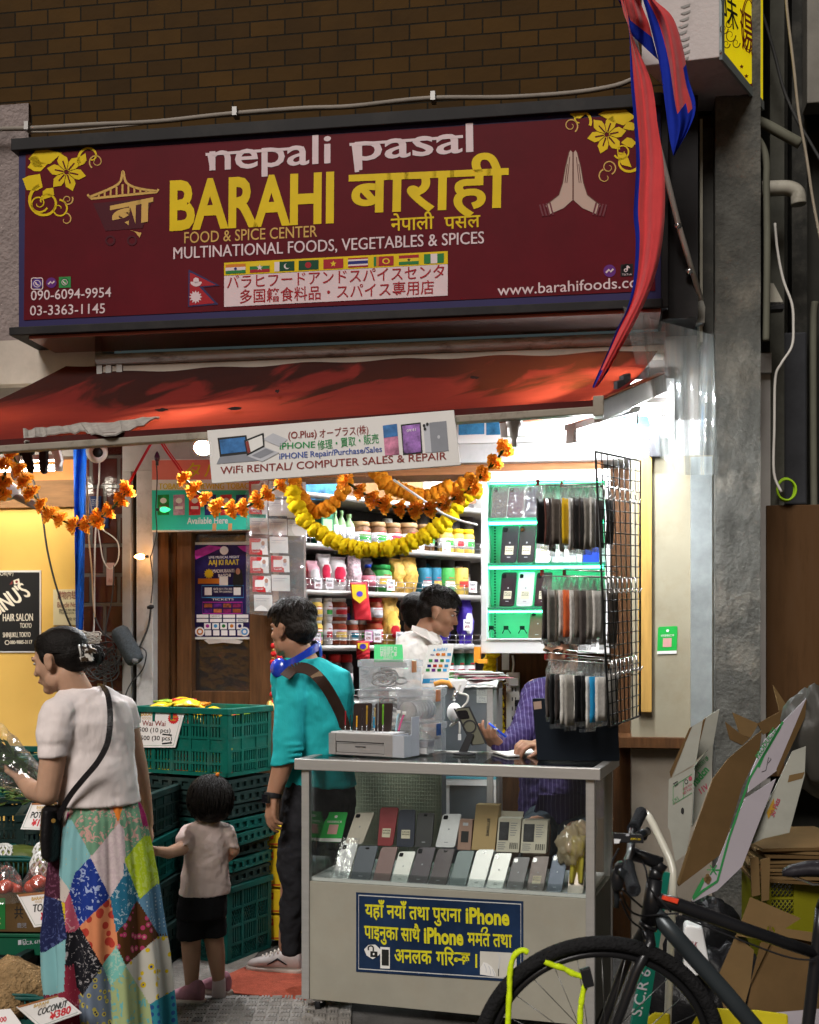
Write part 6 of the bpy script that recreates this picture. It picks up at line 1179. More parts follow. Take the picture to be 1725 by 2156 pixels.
for i in range(26):                                   # packets seen through the slots
    x,y,z=(.05+.06*(i % 9),.035,.04+.07*(i//9)) if i < 18 else (.525,.05+.045*(i-18),.10+.05*(i % 2));c=bm4 @ V((x,y,z));b=MB();ax=bm4.to_3x3() @ V((1,0,0));ay=bm4.to_3x3() @ V((0,1,0));m=skm[(0,2,0,3,1)[i % 5]]
    b.ob(c,ax*(.028 if i < 18 else .012),ay*(.012 if i < 18 else .02),Z*.03,m);one(b,'snack_packet',('yellow','orange','green','red')[skm.index(m)]+' noodle packet behind the slots of the large green crate','snack packet','noodle packets behind the crate slots',bev=.006)
# price cards
def pcard(name,lab,d_off,quad,fn,back=None,curl_=0):
    pl=plane3(*[P(x,y,d_off[i]) for i,(x,y) in enumerate((quad[3],quad[2],quad[0]))]);T=thing('price_card',lab,'price card',pl.hit(*quad[3]));b=MB();b.extr([pl.hit(*p) for p in quad],-pl.n*.003,M('card_sheet',(.70,.67,.65),.45,nz=.05));b.build('card',T);b=MB();fn(b,pl);b.build('lettering',T);return T
bord=M('card_border',(.20,.30,.24),.5,nz=0);brownp=M('card_brown',(.32,.13,.05),.6,nz=.1);crd=M('card_redink',(.50,.02,.03),.5,nz=0)
def inset(q,t=.06):c=[sum(p[0] for p in q)/4,sum(p[1] for p in q)/4];return [(p[0]+(c[0]-p[0])*t,p[1]+(c[1]-p[1])*t) for p in q]
def f1_(b,pl):
    q=[(274,1487),(391,1492),(369,1574),(287,1574)];shape(b,pl,[(274,1487),(391,1492),(389,1497),(276,1493)],brownp,.001);line(b,pl,inset(q,.1),1,bord,.001,True)
    text(b,pl,'BARAHI',294,1508,326,1507,7,gold,.03,.001);text(b,pl,'FOODS',299,1515,318,1515,5,gold,0,.001);line(b,pl,[(278,1503),(284,1499),(290,1503)],1.5,gold,.001);shape(b,pl,[(280,1505),(289,1505),(287,1511),(282,1511)],gold,.001)
    text(b,pl,'Wai Wai',299,1528,348,1529,11,maroon,.02,.001);text(b,pl,'¥ 500 (10 pcs)',280,1540,359,1543,9,ink,.012,.001);text(b,pl,'¥1500 (30 pcs)',281,1558,362,1559,9,ink,.012,.001)
    line(b,pl,[(342,1546),(362,1548)],3,ink,.0015);line(b,pl,[(341,1566),(362,1564)],3,ink,.0015);star(b,pl,365,1513,12,crd,.001,16,.85);text(b,pl,'Special',357,1511,373,1511,4,fY,0,.002);text(b,pl,'Offer',359,1518,371,1518,4,fY,0,.002)
q=frame_at((fr0.x,fr0.y,0),cr_dir);nF=(q.to_3x3() @ V((0,-1,0)));CPL=Pl(V((-.874,5.7,1.0))+nF*.018,(nF+Z*.10))
T=thing('price_card','white noodle price card with red seal hung on the large green crate','price card',CPL.hit(330,1574));b=MB();b.extr([CPL.hit(*p) for p in ((273,1487),(391,1492),(369,1574),(286,1574))],-CPL.n*.003,M('card_sheet',(.70,.67,.65),.45,nz=.05));b.build('card',T);b=MB();f1_(b,CPL);b.build('lettering',T)
def hand(word,price,quad,bx,fs_=13):
    def f(b,pl):
        line(b,pl,inset(quad,.12),1,bord,.001,True);a=V(quad[0]);r=V(quad[1]);d=V(quad[3]);e=V(quad[2]);Q=lambda s,t:tuple((a*(1-s)+r*s)*(1-t)+(d*(1-s)+e*s)*t)
        hh=(d-a).length;text(b,pl,'BARAHI',*Q(.28,.22),*Q(.62,.22),hh*.09,gold,.03,.001);text(b,pl,'FOODS',*Q(.34,.31),*Q(.52,.31),hh*.06,gold,0,.001);text(b,pl,word,*Q(.18,.56),*Q(.18+bx,.56),hh*.2,ink,.03,.0012,shear=.1);text(b,pl,price,*Q(.3,.86),*Q(.3+bx*.75,.86),hh*.22,crd,.03,.0012,shear=.12)
        shape(b,pl,[Q(.02,.0),Q(.98,.0),Q(.97,.07),Q(.03,.07)],brownp,.0013)
    return f
pq=[(66,1691),(122,1690),(103,1748),(43,1746)];pcard('p','white potato price card hung on the dark crate behind the black handbag',(4.93,4.93,5.0),pq,hand('POTATO','¥150',pq,.8))
pq=[(35,1884),(128,1874),(124,1945),(72,1953)];pcard('p','white tomato price card hung on the cardboard box',(4.62,4.62,4.66),pq,hand('TOMATO','¥150',pq,.9))
pq=[(34,2120),(127,2094),(172,2132),(84,2164)];pcard('p','white coconut price card lying over the coconut basket edge',(4.0,4.05,4.22),pq,hand('COCONUT','¥380',pq,.68))
# baskets, box, produce
def basket(x0,x1,d,z0,z1,Dp,lab,m):
    q=Pl(V((0,d,0)),V((-.05,-1,0)));a=q.loc(x0,1900)[0];c=q.loc(x1,1900)[0];T=thing('shopping_basket',lab,'basket',q.w((a+c)/2,z0,-Dp/2));tp=.03
    def ring(t):z=z0+(z1-z0)*t;s_=tp*(1-t);return [q.w(a+s_,z,-s_),q.w(c-s_,z,-s_),q.w(c-s_,z,-Dp+s_),q.w(a+s_,z,-Dp+s_)]
    b=MB();lo,mi_,up=ring(0),ring(.6),ring(.96)
    for i in range(4):j=(i+1) % 4;b.extr([lo[i],lo[j],mi_[j],mi_[i]],(sum(lo,V())/4-(lo[i]+lo[j])/2).normalized()*.004,m)
    for i in range(4):
        j=(i+1) % 4;n=int((mi_[i]-mi_[j]).length/.018)
        for k in range(n+1):t=k/n;b.tube([mi_[i].lerp(mi_[j],t),up[i].lerp(up[j],t)],.0035,m,4)
    b.extr(lo,Z*.004,m);b.build('body',T);b=MB();rr_=rounded(ring(1),.1,3);b.tube(rr_,.009,m,8,closed=True);b.build('rim',T);b=MB();hd=ring(1);b.tube(spline([hd[0].lerp(hd[1],.2)+Z*.004,hd[0].lerp(hd[1],.3)+Z*.012,hd[0].lerp(hd[1],.7)+Z*.012,hd[0].lerp(hd[1],.8)+Z*.004],4),.006,m,6);b.build('handle',T);return T
basket(-90,108,4.83,.44,.655,.34,'green shopping basket holding papaya and net wrapped fruit',cg2);basket(-70,120,4.33,.03,.235,.33,'green shopping basket holding coconuts at the front left',cg2)
b=MB();b.ell(P(60,1812,5.0),(.125,.06,.062),M('papaya',(.10,.13,.03),.4,nz=.4,ns=9),Matrix.Rotation(.2,3,'Y'),18,.08);one(b,'papaya','green papaya lying in the green shopping basket','papaya')
foam=M('foam_net',(.72,.72,.70),.7,nz=.1)
for x,y,d,lab in ((96,1800,4.98,'fruit in a white foam net at the right end of the green basket'),(8,1806,4.98,'fruit in a white foam net at the left edge of the green basket'),(92,1822,4.9,'fruit in a white foam net lying low in the green basket')):
    b=MB();c=P(x,y,d);b.ell(c,(.05,.05,.055),M('fruit_inside',(.35,.38,.15),.5,nz=.2),None,14)
    for k in range(12):a=k*.524;b.tube([c+V((.053*math.sin(t*.35+.3)*math.cos(a+t*.25),.053*math.sin(t*.35+.3)*math.sin(a+t*.25),.058*math.cos(t*.35+.3))) for t in range(8)],.0045,foam,5);b.tube([c+V((.053*math.sin(t*.35+.3)*math.cos(a-t*.25),.053*math.sin(t*.35+.3)*math.sin(a-t*.25),.058*math.cos(t*.35+.3))) for t in range(8)],.0045,foam,5)
    one(b,'wrapped_fruit',lab,'fruit')
card=M('cardboard',(.095,.056,.022),.8,nz=.15,ns=4,dirt=.25,ds=5,dcol=(.14,.08,.035));cardL=M('cardboard_light',(.13,.081,.034),.8,nz=.12,ns=4,dirt=.2,ds=5,dcol=(.2,.12,.05));cpr=M('print_green',(.03,.17,.06),.6,nz=.15)
q=Pl(V((0,4.66,0)),V((-.05,-1,0)));a=q.loc(-70,1900)[0];c=q.loc(124,1900)[0];z1,z0=q.loc(50,1880)[1],q.loc(50,1964)[1]
T=thing('cardboard_box','open cardboard box of bagged tomatoes with green print under the tomato card','box',q.w((a+c)/2,z0,-.15));b=MB();e=.006
b.box(q,a,c,z0,z1,-e,0,card);b.box(q,a,c,z0,z1,-.30,-.30+e,card);b.box(q,a,a+e,z0,z1,-.294,-.006,card);b.box(q,c-e,c,z0,z1,-.294,-.006,card);b.box(q,a+e,c-e,z0,z0+e,-.294,-.006,card);b.build('walls',T)
b=MB();shape(b,q,[(-66,1892),(11,1891),(11,1957),(-66,1958)],cpr,.0015);cjk(b,q,'共',30,1932,49,1932,24,ink,.02,.0015);cjk(b,q,'鹿児',36,1953,56,1953,10,greyp,.02,.0015);cjk(b,q,'果',-30,1945,2,1945,34,kraft,.02,.003);b.build('print',T)
tom=M('tomato',(.52,.06,.025),.25,nz=.3,ns=12);pbag=film('produce_bag',(.98,.98,.98),.2,.12,.05,(.9,.9,.9),.45,18)
for cx_,cy_,d,lab in ((84,1862,4.80,'clear bag of tomatoes at the right end of the cardboard box'),(14,1872,4.78,'clear bag of tomatoes at the left end of the cardboard box')):
    c=P(cx_,cy_,d);T=thing('tomato_bag',lab,'bag',c-Z*.04);
    for dx,dy,dz in ((-.03,0,-.01),(.03,.01,-.012),(0,-.02,.012),(0,.04,-.01)):b=MB();b.ell(c+V((dx,dy,dz)),(.034,.034,.03),tom,None,14);b.build('tomato',T)
    b=MB();b.grid(lambda u,v:c+V((math.cos(6.283*u)*(.075*(1-v)**.5+.012)*(1+.15*noise.noise(V((u*9,v*6,cx_)))),math.sin(6.283*u)*(.065*(1-v)**.5+.01),-.045+.14*v**1.3)),40,14,pbag,True,True);b.build('bag',T)
q2=q.off(.03);b=MB();T=thing('plastic_crate','green shallow crate with white stencil under the tomato box','crate',q2.w(-.9,.27,-.15));a2=q2.loc(-90,1900)[0];c2=q2.loc(130,1900)[0];z3,z2=q2.loc(50,1964)[1],q2.loc(50,2012)[1]
b.box(q2,a2,c2,z2,z3-.004,-.36,0,M('crate_label_green',(.008,.085,.045),.45,nz=.15,dirt=.2));b.box(q2,a2-.006,c2+.006,z3-.018,z3-.004,-.366,.006,MATS['crate_label_green']);b.build('body',T,bev=.003)
b=MB();text(b,q2,'S.C.R. 619',49,1990,86,1986,7,lite,.015,.0015);shape(b,q2,[(38,1980),(45,1979),(45,1989),(38,1990)],lite,.0015);line(b,q2,[(48,1979),(54,1978),(54,1987),(48,1988)],1.2,lite,.0015,True);b.build('lettering',T)
coc=M('coconut_husk',(.30,.19,.09),.95,nz=.45,ns=16,bump=1.2,bs=70)
for x,y,d,r,sx,lab in ((52,2076,4.52,.115,1.25,'large pointed coconut in the front left basket'),(18,2108,4.45,.09,1.0,'smaller coconut in front of the large one'),(-14,2088,4.55,.1,1.,'coconut at the left edge of the basket')):
    b=MB();c=P(x,y,d);k=b.ell(c,(r*sx,r,r*.85),coc,None,26,.16)
    for i,p in enumerate(b.v):
        t=(p.z-c.z)/(r*.85)
        if t > 0:b.v[i]=V((c.x+(p.x-c.x-(-.03 if r > .1 else 0)*0)*(1-.45*t)-.05*t*(r > .1),c.y+(p.y-c.y)*(1-.4*t),c.z+(p.z-c.z)*(1.15)))
    one(b,'coconut',lab,'coconut')
b=MB();q3=Pl(V((0,4.0,.08)),V((0,-1,.6)))
b.extr([q3.hit(*p) for p in ((-20,2128),(22,2124),(48,2160),(-20,2170))],-q3.n*.003,MATS['card_sheet']);text(b,q3,'00',0,2153,14,2150,10,crd,.03,.001);one(b,'price_card','white price card corner at the bottom left edge of the photo','price card')
leafm=M('leaf_green',(.045,.10,.02),.5,nz=.4,ns=12)
b=MB();rr=random.Random(9)
for i in range(30):c=P(rr.uniform(0,100),rr.uniform(1655,1690),rr.uniform(5.0,5.2));a=rr.uniform(0,6.28);d=V((math.cos(a),math.sin(a),rr.uniform(-.3,.4)))*.07;s_=d.cross(Z).normalized()*.025;b.poly([c,c+d*.4+s_,c+d,c+d*.4-s_],leafm)
tag(b.build('leafy_greens',solid=.002),'loose leafy greens lying on the dark crates at the left','vegetables',kind='stuff')
# yellow cartons by the door
ycm=M('carton_yellow',(.72,.50,.02),.5,nz=.08);ycr=M('carton_red',(.5,.05,.02),.5,nz=0);q=Pl(P(585,1900,6.05),V((-.3,-.95,0)))
for i,(y0,y1) in enumerate(((1745,1784),(1786,1870),(1872,1925),(1927,1982))):
    T=thing('carton',['topmost','second','third','lowest'][i]+' yellow carton of the stack between the crates and the black trousers','carton',q.hit(586,y1),'yellow cartons');b=MB();a,v1=q.loc(562,y0);c,v0=q.loc(606,y1);b.box(q,a,c,v0,v1,-.3,0,ycm);b.build('box',T,bev=.003);b=MB();[shape(b,q,p,ycr,.0015) for p in ([(565,y0+8),(576,y0+8),(576,y0+22),(565,y0+22)],[(566,y1-8),(590,y1-8),(590,y1-5),(566,y1-5)])];text(b,q,'P',567,y0+20,574,y0+20,9,ycm,.03,.003);b.build('print',T)
# ================= PEOPLE =================
TEX={}
def ctex(s):
    k='clouds_%d' % int(s*1000)
    if k not in TEX:t=bpy.data.textures.new(k,'CLOUDS');t.noise_scale=s;t.noise_depth=2;TEX[k]=t
    return TEX[k]
def prim(b,p,m):
    k=p[0]
    if k =='e':b.ell(p[1],p[2],m,p[3] if len(p) > 3 else None,24)
    elif k =='c':                                   # chain of spheres joined by tapered tubes: [(p, r), ...]
        ch=p[1]
        for q,r in ch:b.ell(q,r,m,None,16)
        for (q0,r0),(q1,r1) in zip(ch,ch[1:]):b.tube([q0,q1],[r0,r1],m,16)
    elif k =='l':                                   # loft through elliptic rings (centre, axis, axis)
        n=32;k0=len(b.v);rs=p[1]
        for c,ax,ay in rs:
            for j in range(n):h=6.28318*j/n;b.v.append(c+ax*math.cos(h)+ay*math.sin(h))
        for i in range(len(rs)-1):
            for j in range(n):j2=(j+1) % n;b.face((k0+i*n+j,k0+i*n+j2,k0+(i+1)*n+j2,k0+(i+1)*n+j),m,True)
        b.face([k0+j for j in range(n)][::-1],m);b.face([k0+(len(rs)-1)*n+j for j in range(n)],m)
def blob(name,prims,m,parent,vox=.008,smooth=4,disp=0,ds=.06,disp2=0,ds2=.02):
    b=MB()
    for p in prims:prim(b,p,m)
    o=b.build(name,parent);bm=bmesh.new();bm.from_mesh(o.data);bmesh.ops.recalc_face_normals(bm,faces=bm.faces);bm.to_mesh(o.data);bm.free()
    r=o.modifiers.new('r','REMESH');r.mode='VOXEL';r.voxel_size=vox;r.use_smooth_shade=True
    if smooth:s=o.modifiers.new('s','SMOOTH');s.factor=.5;s.iterations=smooth
    for d,sc in ((disp,ds),(disp2,ds2)):
        if d:q=o.modifiers.new('d','DISPLACE');q.texture=ctex(sc);q.strength=d;q.mid_level=.5;q.texture_coords='LOCAL'
    return o
def basis(F):F=F.normalized();R=F.cross(Z).normalized();return F,R,R.cross(F).normalized()
def head(c,F,hh,ears=(1,-1),jaw=1.,fem=False):
    F,R,U=basis(F);rot=Matrix((F,R,U)).transposed()
    A=lambda f,r,u:c+(F*f+R*r+U*u)*hh
    e=lambda f,r,u,a,b_,d:('e',A(f,r,u),(a*hh,b_*hh,d*hh),rot)
    cp=lambda p,q:('c',[(A(*p[:3]),p[3]*hh),(A(*q[:3]),q[3]*hh)])
    k=.88 if fem else 1.
    P_=[e(-.10,0,.17,.44,.335,.355),e(.11,0,-.04,.265,.275,.37),e(.10,0,-.29,.25*jaw,.235*jaw*k,.19),e(.27,0,-.405,.10,.11*jaw,.085),cp((.33,0,.07,.042),(.435,0,-.105,.052)),e(.40,.05,-.12,.045,.035,.035),e(.40,-.05,-.12,.045,.035,.035),
         e(.30,.12,.115,.075,.12,.045),e(.30,-.12,.115,.075,.12,.045),e(.355,0,-.225,.055,.105,.032),e(.345,0,-.275,.055,.095,.038),e(.24,.17,-.09,.10,.09,.10),e(.24,-.17,-.09,.10,.09,.10),e(.06,.22,-.30,.12,.06,.12),e(.06,-.22,-.30,.12,.06,.12)]
    for s in ears:P_ += [e(-.03,s*.335,-.02,.085,.035,.135),e(-.05,s*.35,.05,.075,.03,.07),e(0,s*.325,-.12,.035,.03,.05)]
    return P_,A,rot
def face(T,A,rot,hh,hair,sides=(1,-1)):         # eyes, brows and mouth as thin parts of the head
    ew=M('eye_white',(.55,.52,.48),.2,nz=0);ed=M('eye_dark',(.02,.012,.008),.1,nz=0);lm_=M('lip',(.30,.10,.085),.45,nz=.1)
    for s in sides:
        b=MB();b.ell(A(.325,s*.125,.045),(.04*hh,.055*hh,.022*hh),ew,rot,12);b.ell(A(.35,s*.125,.045),(.022*hh,.026*hh,.022*hh),ed,rot,10);b.build('eye',T)
        b=MB();b.tube([A(.372,s*.05,.125),A(.375,s*.11,.155),A(.32,s*.2,.135)],[.012*hh,.018*hh,.008*hh],hair,6);b.build('eyebrow',T)
    b=MB();b.ell(A(.385,0,-.252),(.03*hh,.085*hh,.028*hh),lm_,rot,12);b.build('lips',T)
def hand(w_,D,N,side,s=1.,curl=(.3,.4,.3),spread=.06):
    D=D.normalized();N=(N-D*N.dot(D)).normalized();X=D.cross(N)*side;out=[]
    kn=[]
    for i,(o,L) in enumerate(((.032,.070),(.011,.078),(-.011,.073),(-.031,.058))):
        k0=w_+D*.088*s+X*o*s-D*(.008*abs(i-1))*s;out.append(('c',[(w_+X*o*.6*s,.015*s),(k0,.0115*s)]));d=(D+X*spread*(1.5-i)).normalized();p=k0;ch=[(p,.0102*s)];a=0
        for j,fr in enumerate((.45,.31,.24)):
            a += curl[j]*(1+.12*i);dd=d*math.cos(a)+N*math.sin(a);p=p+dd*L*s*fr*1.05;ch.append((p,(.0095,.0088,.0075)[j]*s))
        out.append(('c',ch))
    t0=w_+D*.02*s+X*.028*s;t1=t0+(D*.6+X*.55+N*.35).normalized()*.04*s;t2=t1+(D*.8+X*.2+N*.45).normalized()*.034*s;t3=t2+(D*.85+N*.4).normalized()*.026*s
    out.append(('c',[(t0,.017*s),(t1,.0125*s),(t2,.0108*s),(t3,.0085*s)]));return out
def strands(b,c,rot,rad,n,m,a0=(0,6.28),t0=.1,t1=1.7,r=.0028,wob=.05,seed=1,lift=1.02,swirl=.3):
    rr=random.Random(seed)
    for i in range(n):
        a=rr.uniform(*a0);ts=t0+rr.uniform(0,.35);te=ts+(t1-ts)*rr.uniform(.65,1.08);sw=rr.uniform(-swirl,swirl);L=lift*rr.uniform(.98,1.05);pts=[]
        for k in range(9):
            t=ts+(te-ts)*k/8;h=a+sw*(k/8)+wob*math.sin(k*.9+i);q=V((rad[0]*math.sin(t)*math.cos(h),rad[1]*math.sin(t)*math.sin(h),rad[2]*math.cos(t)))*L*(1+.03*math.sin(k*1.3+i));pts.append(c+rot @ q)
        b.tube(pts,[r*.6,r,r,r,r,r,r*.9,r*.7,r*.3],m,5)
def shoe(T,heel,D,L,Wd,H,up,so,name='shoe'):
    D=V((D.x,D.y,0)).normalized();S_=V((-D.y,D.x,0));w2=Wd/2
    sole=[];upr=[]
    for t,ww in ((0,.55),(.06,.8),(.2,.86),(.45,.82),(.7,1.0),(.86,.92),(.96,.6),(1.0,.3)):sole.append((heel+D*L*t,ww))
    b=MB();n=len(sole);bot=[p+S_*w2*x*1.04 for p,x in sole]+[p-S_*w2*x*1.04 for p,x in sole[::-1]];b.extr([p+Z*.002 for p in bot],Z*.026,so);s_o=b
    pr=[('l',[(heel+D*L*t+Z*(h*H*.5+.02),S_*w2*ww,(Z*h*H*.5)) for t,ww,h in ((.04,.62,.8),(.12,.78,1.0),(.3,.80,.98),(.42,.82,.82),(.6,.88,.62),(.8,.86,.46),(.93,.6,.34),(.98,.35,.22))])]
    if L > .2:pr += [('e',heel+D*L*.16+Z*(H+.005),(.038,.034,.022))]
    o=blob(name,pr,up,T,.005,5)
    if L > .2:
        b2=MB()
        for i in range(5):t=.42+.07*i;z=H*(.92-.09*i)+.015;b2.tube([heel+D*L*t-S_*w2*.5+Z*(z-.012),heel+D*L*(t+.02)+Z*(z+.006),heel+D*L*t+S_*w2*.5+Z*(z-.012)],.0045,so,6)
        for sg_ in (-1,1):b2.tube([heel+D*L*.25+S_*sg_*w2*.80+Z*.05,heel+D*L*.4+S_*sg_*w2*.86+Z*.075,heel+D*L*.58+S_*sg_*w2*.90+Z*.045],[.003,.006,.003],bp_,6)
        b2.build('lace',o)
    q=s_o.build('sole',o,bev=.006);return o
skin_w=M('skin_tan',(.46,.275,.185),.5,nz=.14,ns=9,sss=.15);skin_m=M('skin_brown',(.33,.175,.11),.48,nz=.1,ns=12,sss=.15);skin_c=M('skin_child',(.42,.245,.16),.5,nz=.07,ns=12,sss=.15);skin_d=M('skin_deep',(.26,.135,.085),.48,nz=.1,ns=12,sss=.12)
hairm=M('hair_black',(.008,.006,.005),.55,nz=.4,ns=60,bump=.35,bs=160,spec=.16);hairb=M('hair_dark_brown',(.014,.010,.008),.55,nz=.4,ns=60,bump=.35,bs=160,spec=.18)
def ring(c,F,rw,rd):F=V((F.x,F.y,0)).normalized();return (c,F.cross(Z)*rw,F*rd)
# ---------- woman ----------
DW=4.4;W_=lambda x,y,dd=0:P(x,y,DW+dd);PX=DW/FPX
T=thing('person','woman in white t-shirt and long patchwork skirt holding a toddler by the hand','person',(W_(215,2236).x,DW,0))
hh=.228;hc=W_(122,1392);P_,A,rot=head(hc,V((-.93,.26,-.26)),hh,fem=True)
Fb=V((-.6,.8,0));sh_l,el_l=W_(122,1510,-.10),W_(100,1672,-.14);wr_l=W_(45,1640,.02)
sh_r,el_r,wr_r=W_(255,1500,.10),W_(292,1622,.19),W_(311,1735,.31)
body=P_+[('c',[(A(-.12,0,-.28),.056),(W_(165,1462),.058),(W_(172,1490),.075)]),('l',[ring(W_(185,1480),Fb,.10,.06),ring(W_(195,1530),Fb,.125,.085),ring(W_(205,1620),Fb,.11,.08),ring(W_(210,1700),Fb,.13,.10),ring(W_(212,1790),Fb,.15,.11)]),
    ('c',[(sh_l,.056),(W_(112,1595,-.13),.048),(el_l,.042),(W_(70,1665,-.06),.036),(wr_l,.026)]),('c',[(sh_r,.054),(W_(275,1560,.14),.044),(el_r,.037),(W_(303,1680,.25),.031),(wr_r,.024)]),
    ('c',[(W_(180,1800),.085),(W_(180,2000),.055),(W_(180,2200,-.0),.035)]),('c',[(W_(245,1800,.05),.085),(W_(250,2000,.05),.055),(W_(250,2200,.05),.035)])]
body += hand(wr_r,W_(322,1775,.36)-wr_r,V((-.9,-.2,0)),1,.88,(.5,.6,.4)) +hand(wr_l,W_(18,1622,.08)-wr_l,V((0,.5,1)),1,.9,(.5,.5,.4))
blob('body',body,skin_w,T,.0052,5)
face(T,A,rot,hh,hairm)
e_=lambda f,r,u,a,b_,d:('e',A(f,r,u),(a*hh,b_*hh,d*hh),rot)
hp=[e_(-.11,0,.215,.435,.346,.338),e_(-.14,0,.19,.44,.352,.35),e_(-.27,0,.03,.31,.335,.25),e_(-.44,0,-.08,.20,.20,.16),e_(-.60,-.02,-.12,.17,.18,.15),e_(-.66,.05,-.03,.12,.14,.12),e_(.03,.27,.12,.12,.085,.17),e_(.03,-.27,.12,.12,.085,.17),e_(-.30,0,-.12,.20,.26,.16)]
h_o=blob('hair',hp,hairm,T,.0055,5,.002,.03)
b=MB();rr=random.Random(3)
for i in range(150):
    ph=-1.75+2.6*i/149+rr.uniform(-.03,.03);pts=[];f0_=.315-.13*abs(math.sin(ph))-.05*(abs(ph) > 1.3)+rr.uniform(-.02,.02)
    for k in range(10):
        t=k/9;f=f0_*(1-t)-.54*t;q_=max(.0,1-((f+.11)/.475)**2)**.5;q_=max(q_,.32*t);pts.append(A(f,.358*q_*math.sin(ph*(1-.15*t)),.20-.26*t*t+.352*q_*math.cos(ph*(1-.1*t))+.004*rr.uniform(-1,1)))
    b.tube(pts,[.001]+[.0024]*8+[.0015],hairm,5)
strands(b,A(-.6,0,-.08),rot,(.2*hh,.2*hh,.18*hh),60,hairm,(0,6.28),.1,2.6,.0022,.2,5,1.02,1.2)
b.build('hair_strand',h_o)
cl1,cl2=M('clip_black',(.015,.015,.016),.2,nz=0),M('clip_white',(.55,.53,.50),.25,nz=0)
b=MB();rr=random.Random(8)
for i in range(16):c=W_(172+10*rr.random()+i*1.2,1366+22*rr.random(),-.10-.02*rr.random());b.ob(c,V((.007,0,rr.uniform(-.005,.005))),V((0,.006,0)),V((rr.uniform(-.005,.005),0,.007)),cl1 if i % 2 else cl2)
for i in range(5):b.tube([W_(166+6*i,1358,-.1),W_(170+6*i,1375,-.115),W_(172+5*i,1392,-.09)],.004,cl1 if i % 2 else cl2,6)
b.build('hair_clip',T)
shirt_w=M('tshirt_white',(.74,.66,.64),.85,nz=.05,ns=4,bump=.6,bs=5,sheen=.2,stretch=(2.6,2.6,.8))
tr=[('l',[ring(W_(170,1447),Fb,.062,.058),ring(W_(176,1462),Fb,.105,.07),ring(W_(186,1480),Fb,.150,.088),ring(W_(192,1520),Fb,.165,.105),ring(W_(200,1580),Fb,.150,.105),ring(W_(208,1640),Fb,.145,.11),ring(W_(211,1684),Fb,.152,.118),ring(W_(212,1693),Fb,.153,.119)]),
    ('c',[(W_(165,1474,-.02),.055),(W_(124,1507,-.10),.070),(W_(116,1550,-.12),.068)]),('l',[(W_(118,1530,-.10),V((.062,0,.012)),V((0,.068,0))),(W_(113,1594,-.13),V((.054,0,.004)),V((0,.062,0)))]),
    ('c',[(W_(215,1472,.04),.05),(W_(254,1499,.10),.066),(W_(268,1518,.12),.054)]),('l',[(W_(262,1496,.11),V((.046,0,-.03)),V((0,.058,0))),(W_(275,1528,.125),V((.046,0,-.012)),V((0,.052,0)))])]
blob('tshirt',tr,shirt_w,T,.006,5,.018,.10)
def pat(name,base,sec,sc,kind='v',th=.3,third=None):
    if name in MATS:return MATS[name]
    m=M(name,base,.85,nz=.06);t=m.node_tree;N=t.nodes;L=t.links;b=N['Principled BSDF'];c=N.new('ShaderNodeTexCoord')
    if kind =='v':n=N.new('ShaderNodeTexVoronoi');n.inputs['Scale'].default_value=sc;o=n.outputs['Distance']
    elif kind =='d':n=N.new('ShaderNodeTexVoronoi');n.inputs['Scale'].default_value=sc;n.inputs['Randomness'].default_value=.15;o=n.outputs['Distance']
    else:n=N.new('ShaderNodeTexNoise');n.inputs['Scale'].default_value=sc;n.inputs['Detail'].default_value=3;n.inputs['Distortion'].default_value=1.5;o=n.outputs[0]
    L.new(c.outputs['Object'],n.inputs['Vector']);r=N.new('ShaderNodeValToRGB');L.new(o,r.inputs[0]);r.color_ramp.interpolation='CONSTANT';e=r.color_ramp.elements
    a_,z_=((*sec,1),(*base,1));e[0].color=a_;e[0].position=0;e[1].position=th;e[1].color=z_
    if third:x=e.new(th*.45);x.color=(*third,1)
    if third:e[0].color=(*third,1);x.color=(*sec,1)
    w2_=N.new('ShaderNodeTexNoise');w2_.inputs['Scale'].default_value=14;L.new(c.outputs['Object'],w2_.inputs['Vector']);mx=N.new('ShaderNodeMixRGB');mx.blend_type='MULTIPLY';mx.inputs[0].default_value=.18;L.new(r.outputs[0],mx.inputs[1]);L.new(w2_.outputs[0],mx.inputs[2]);L.new(mx.outputs[0],b.inputs['Base Color']);return m
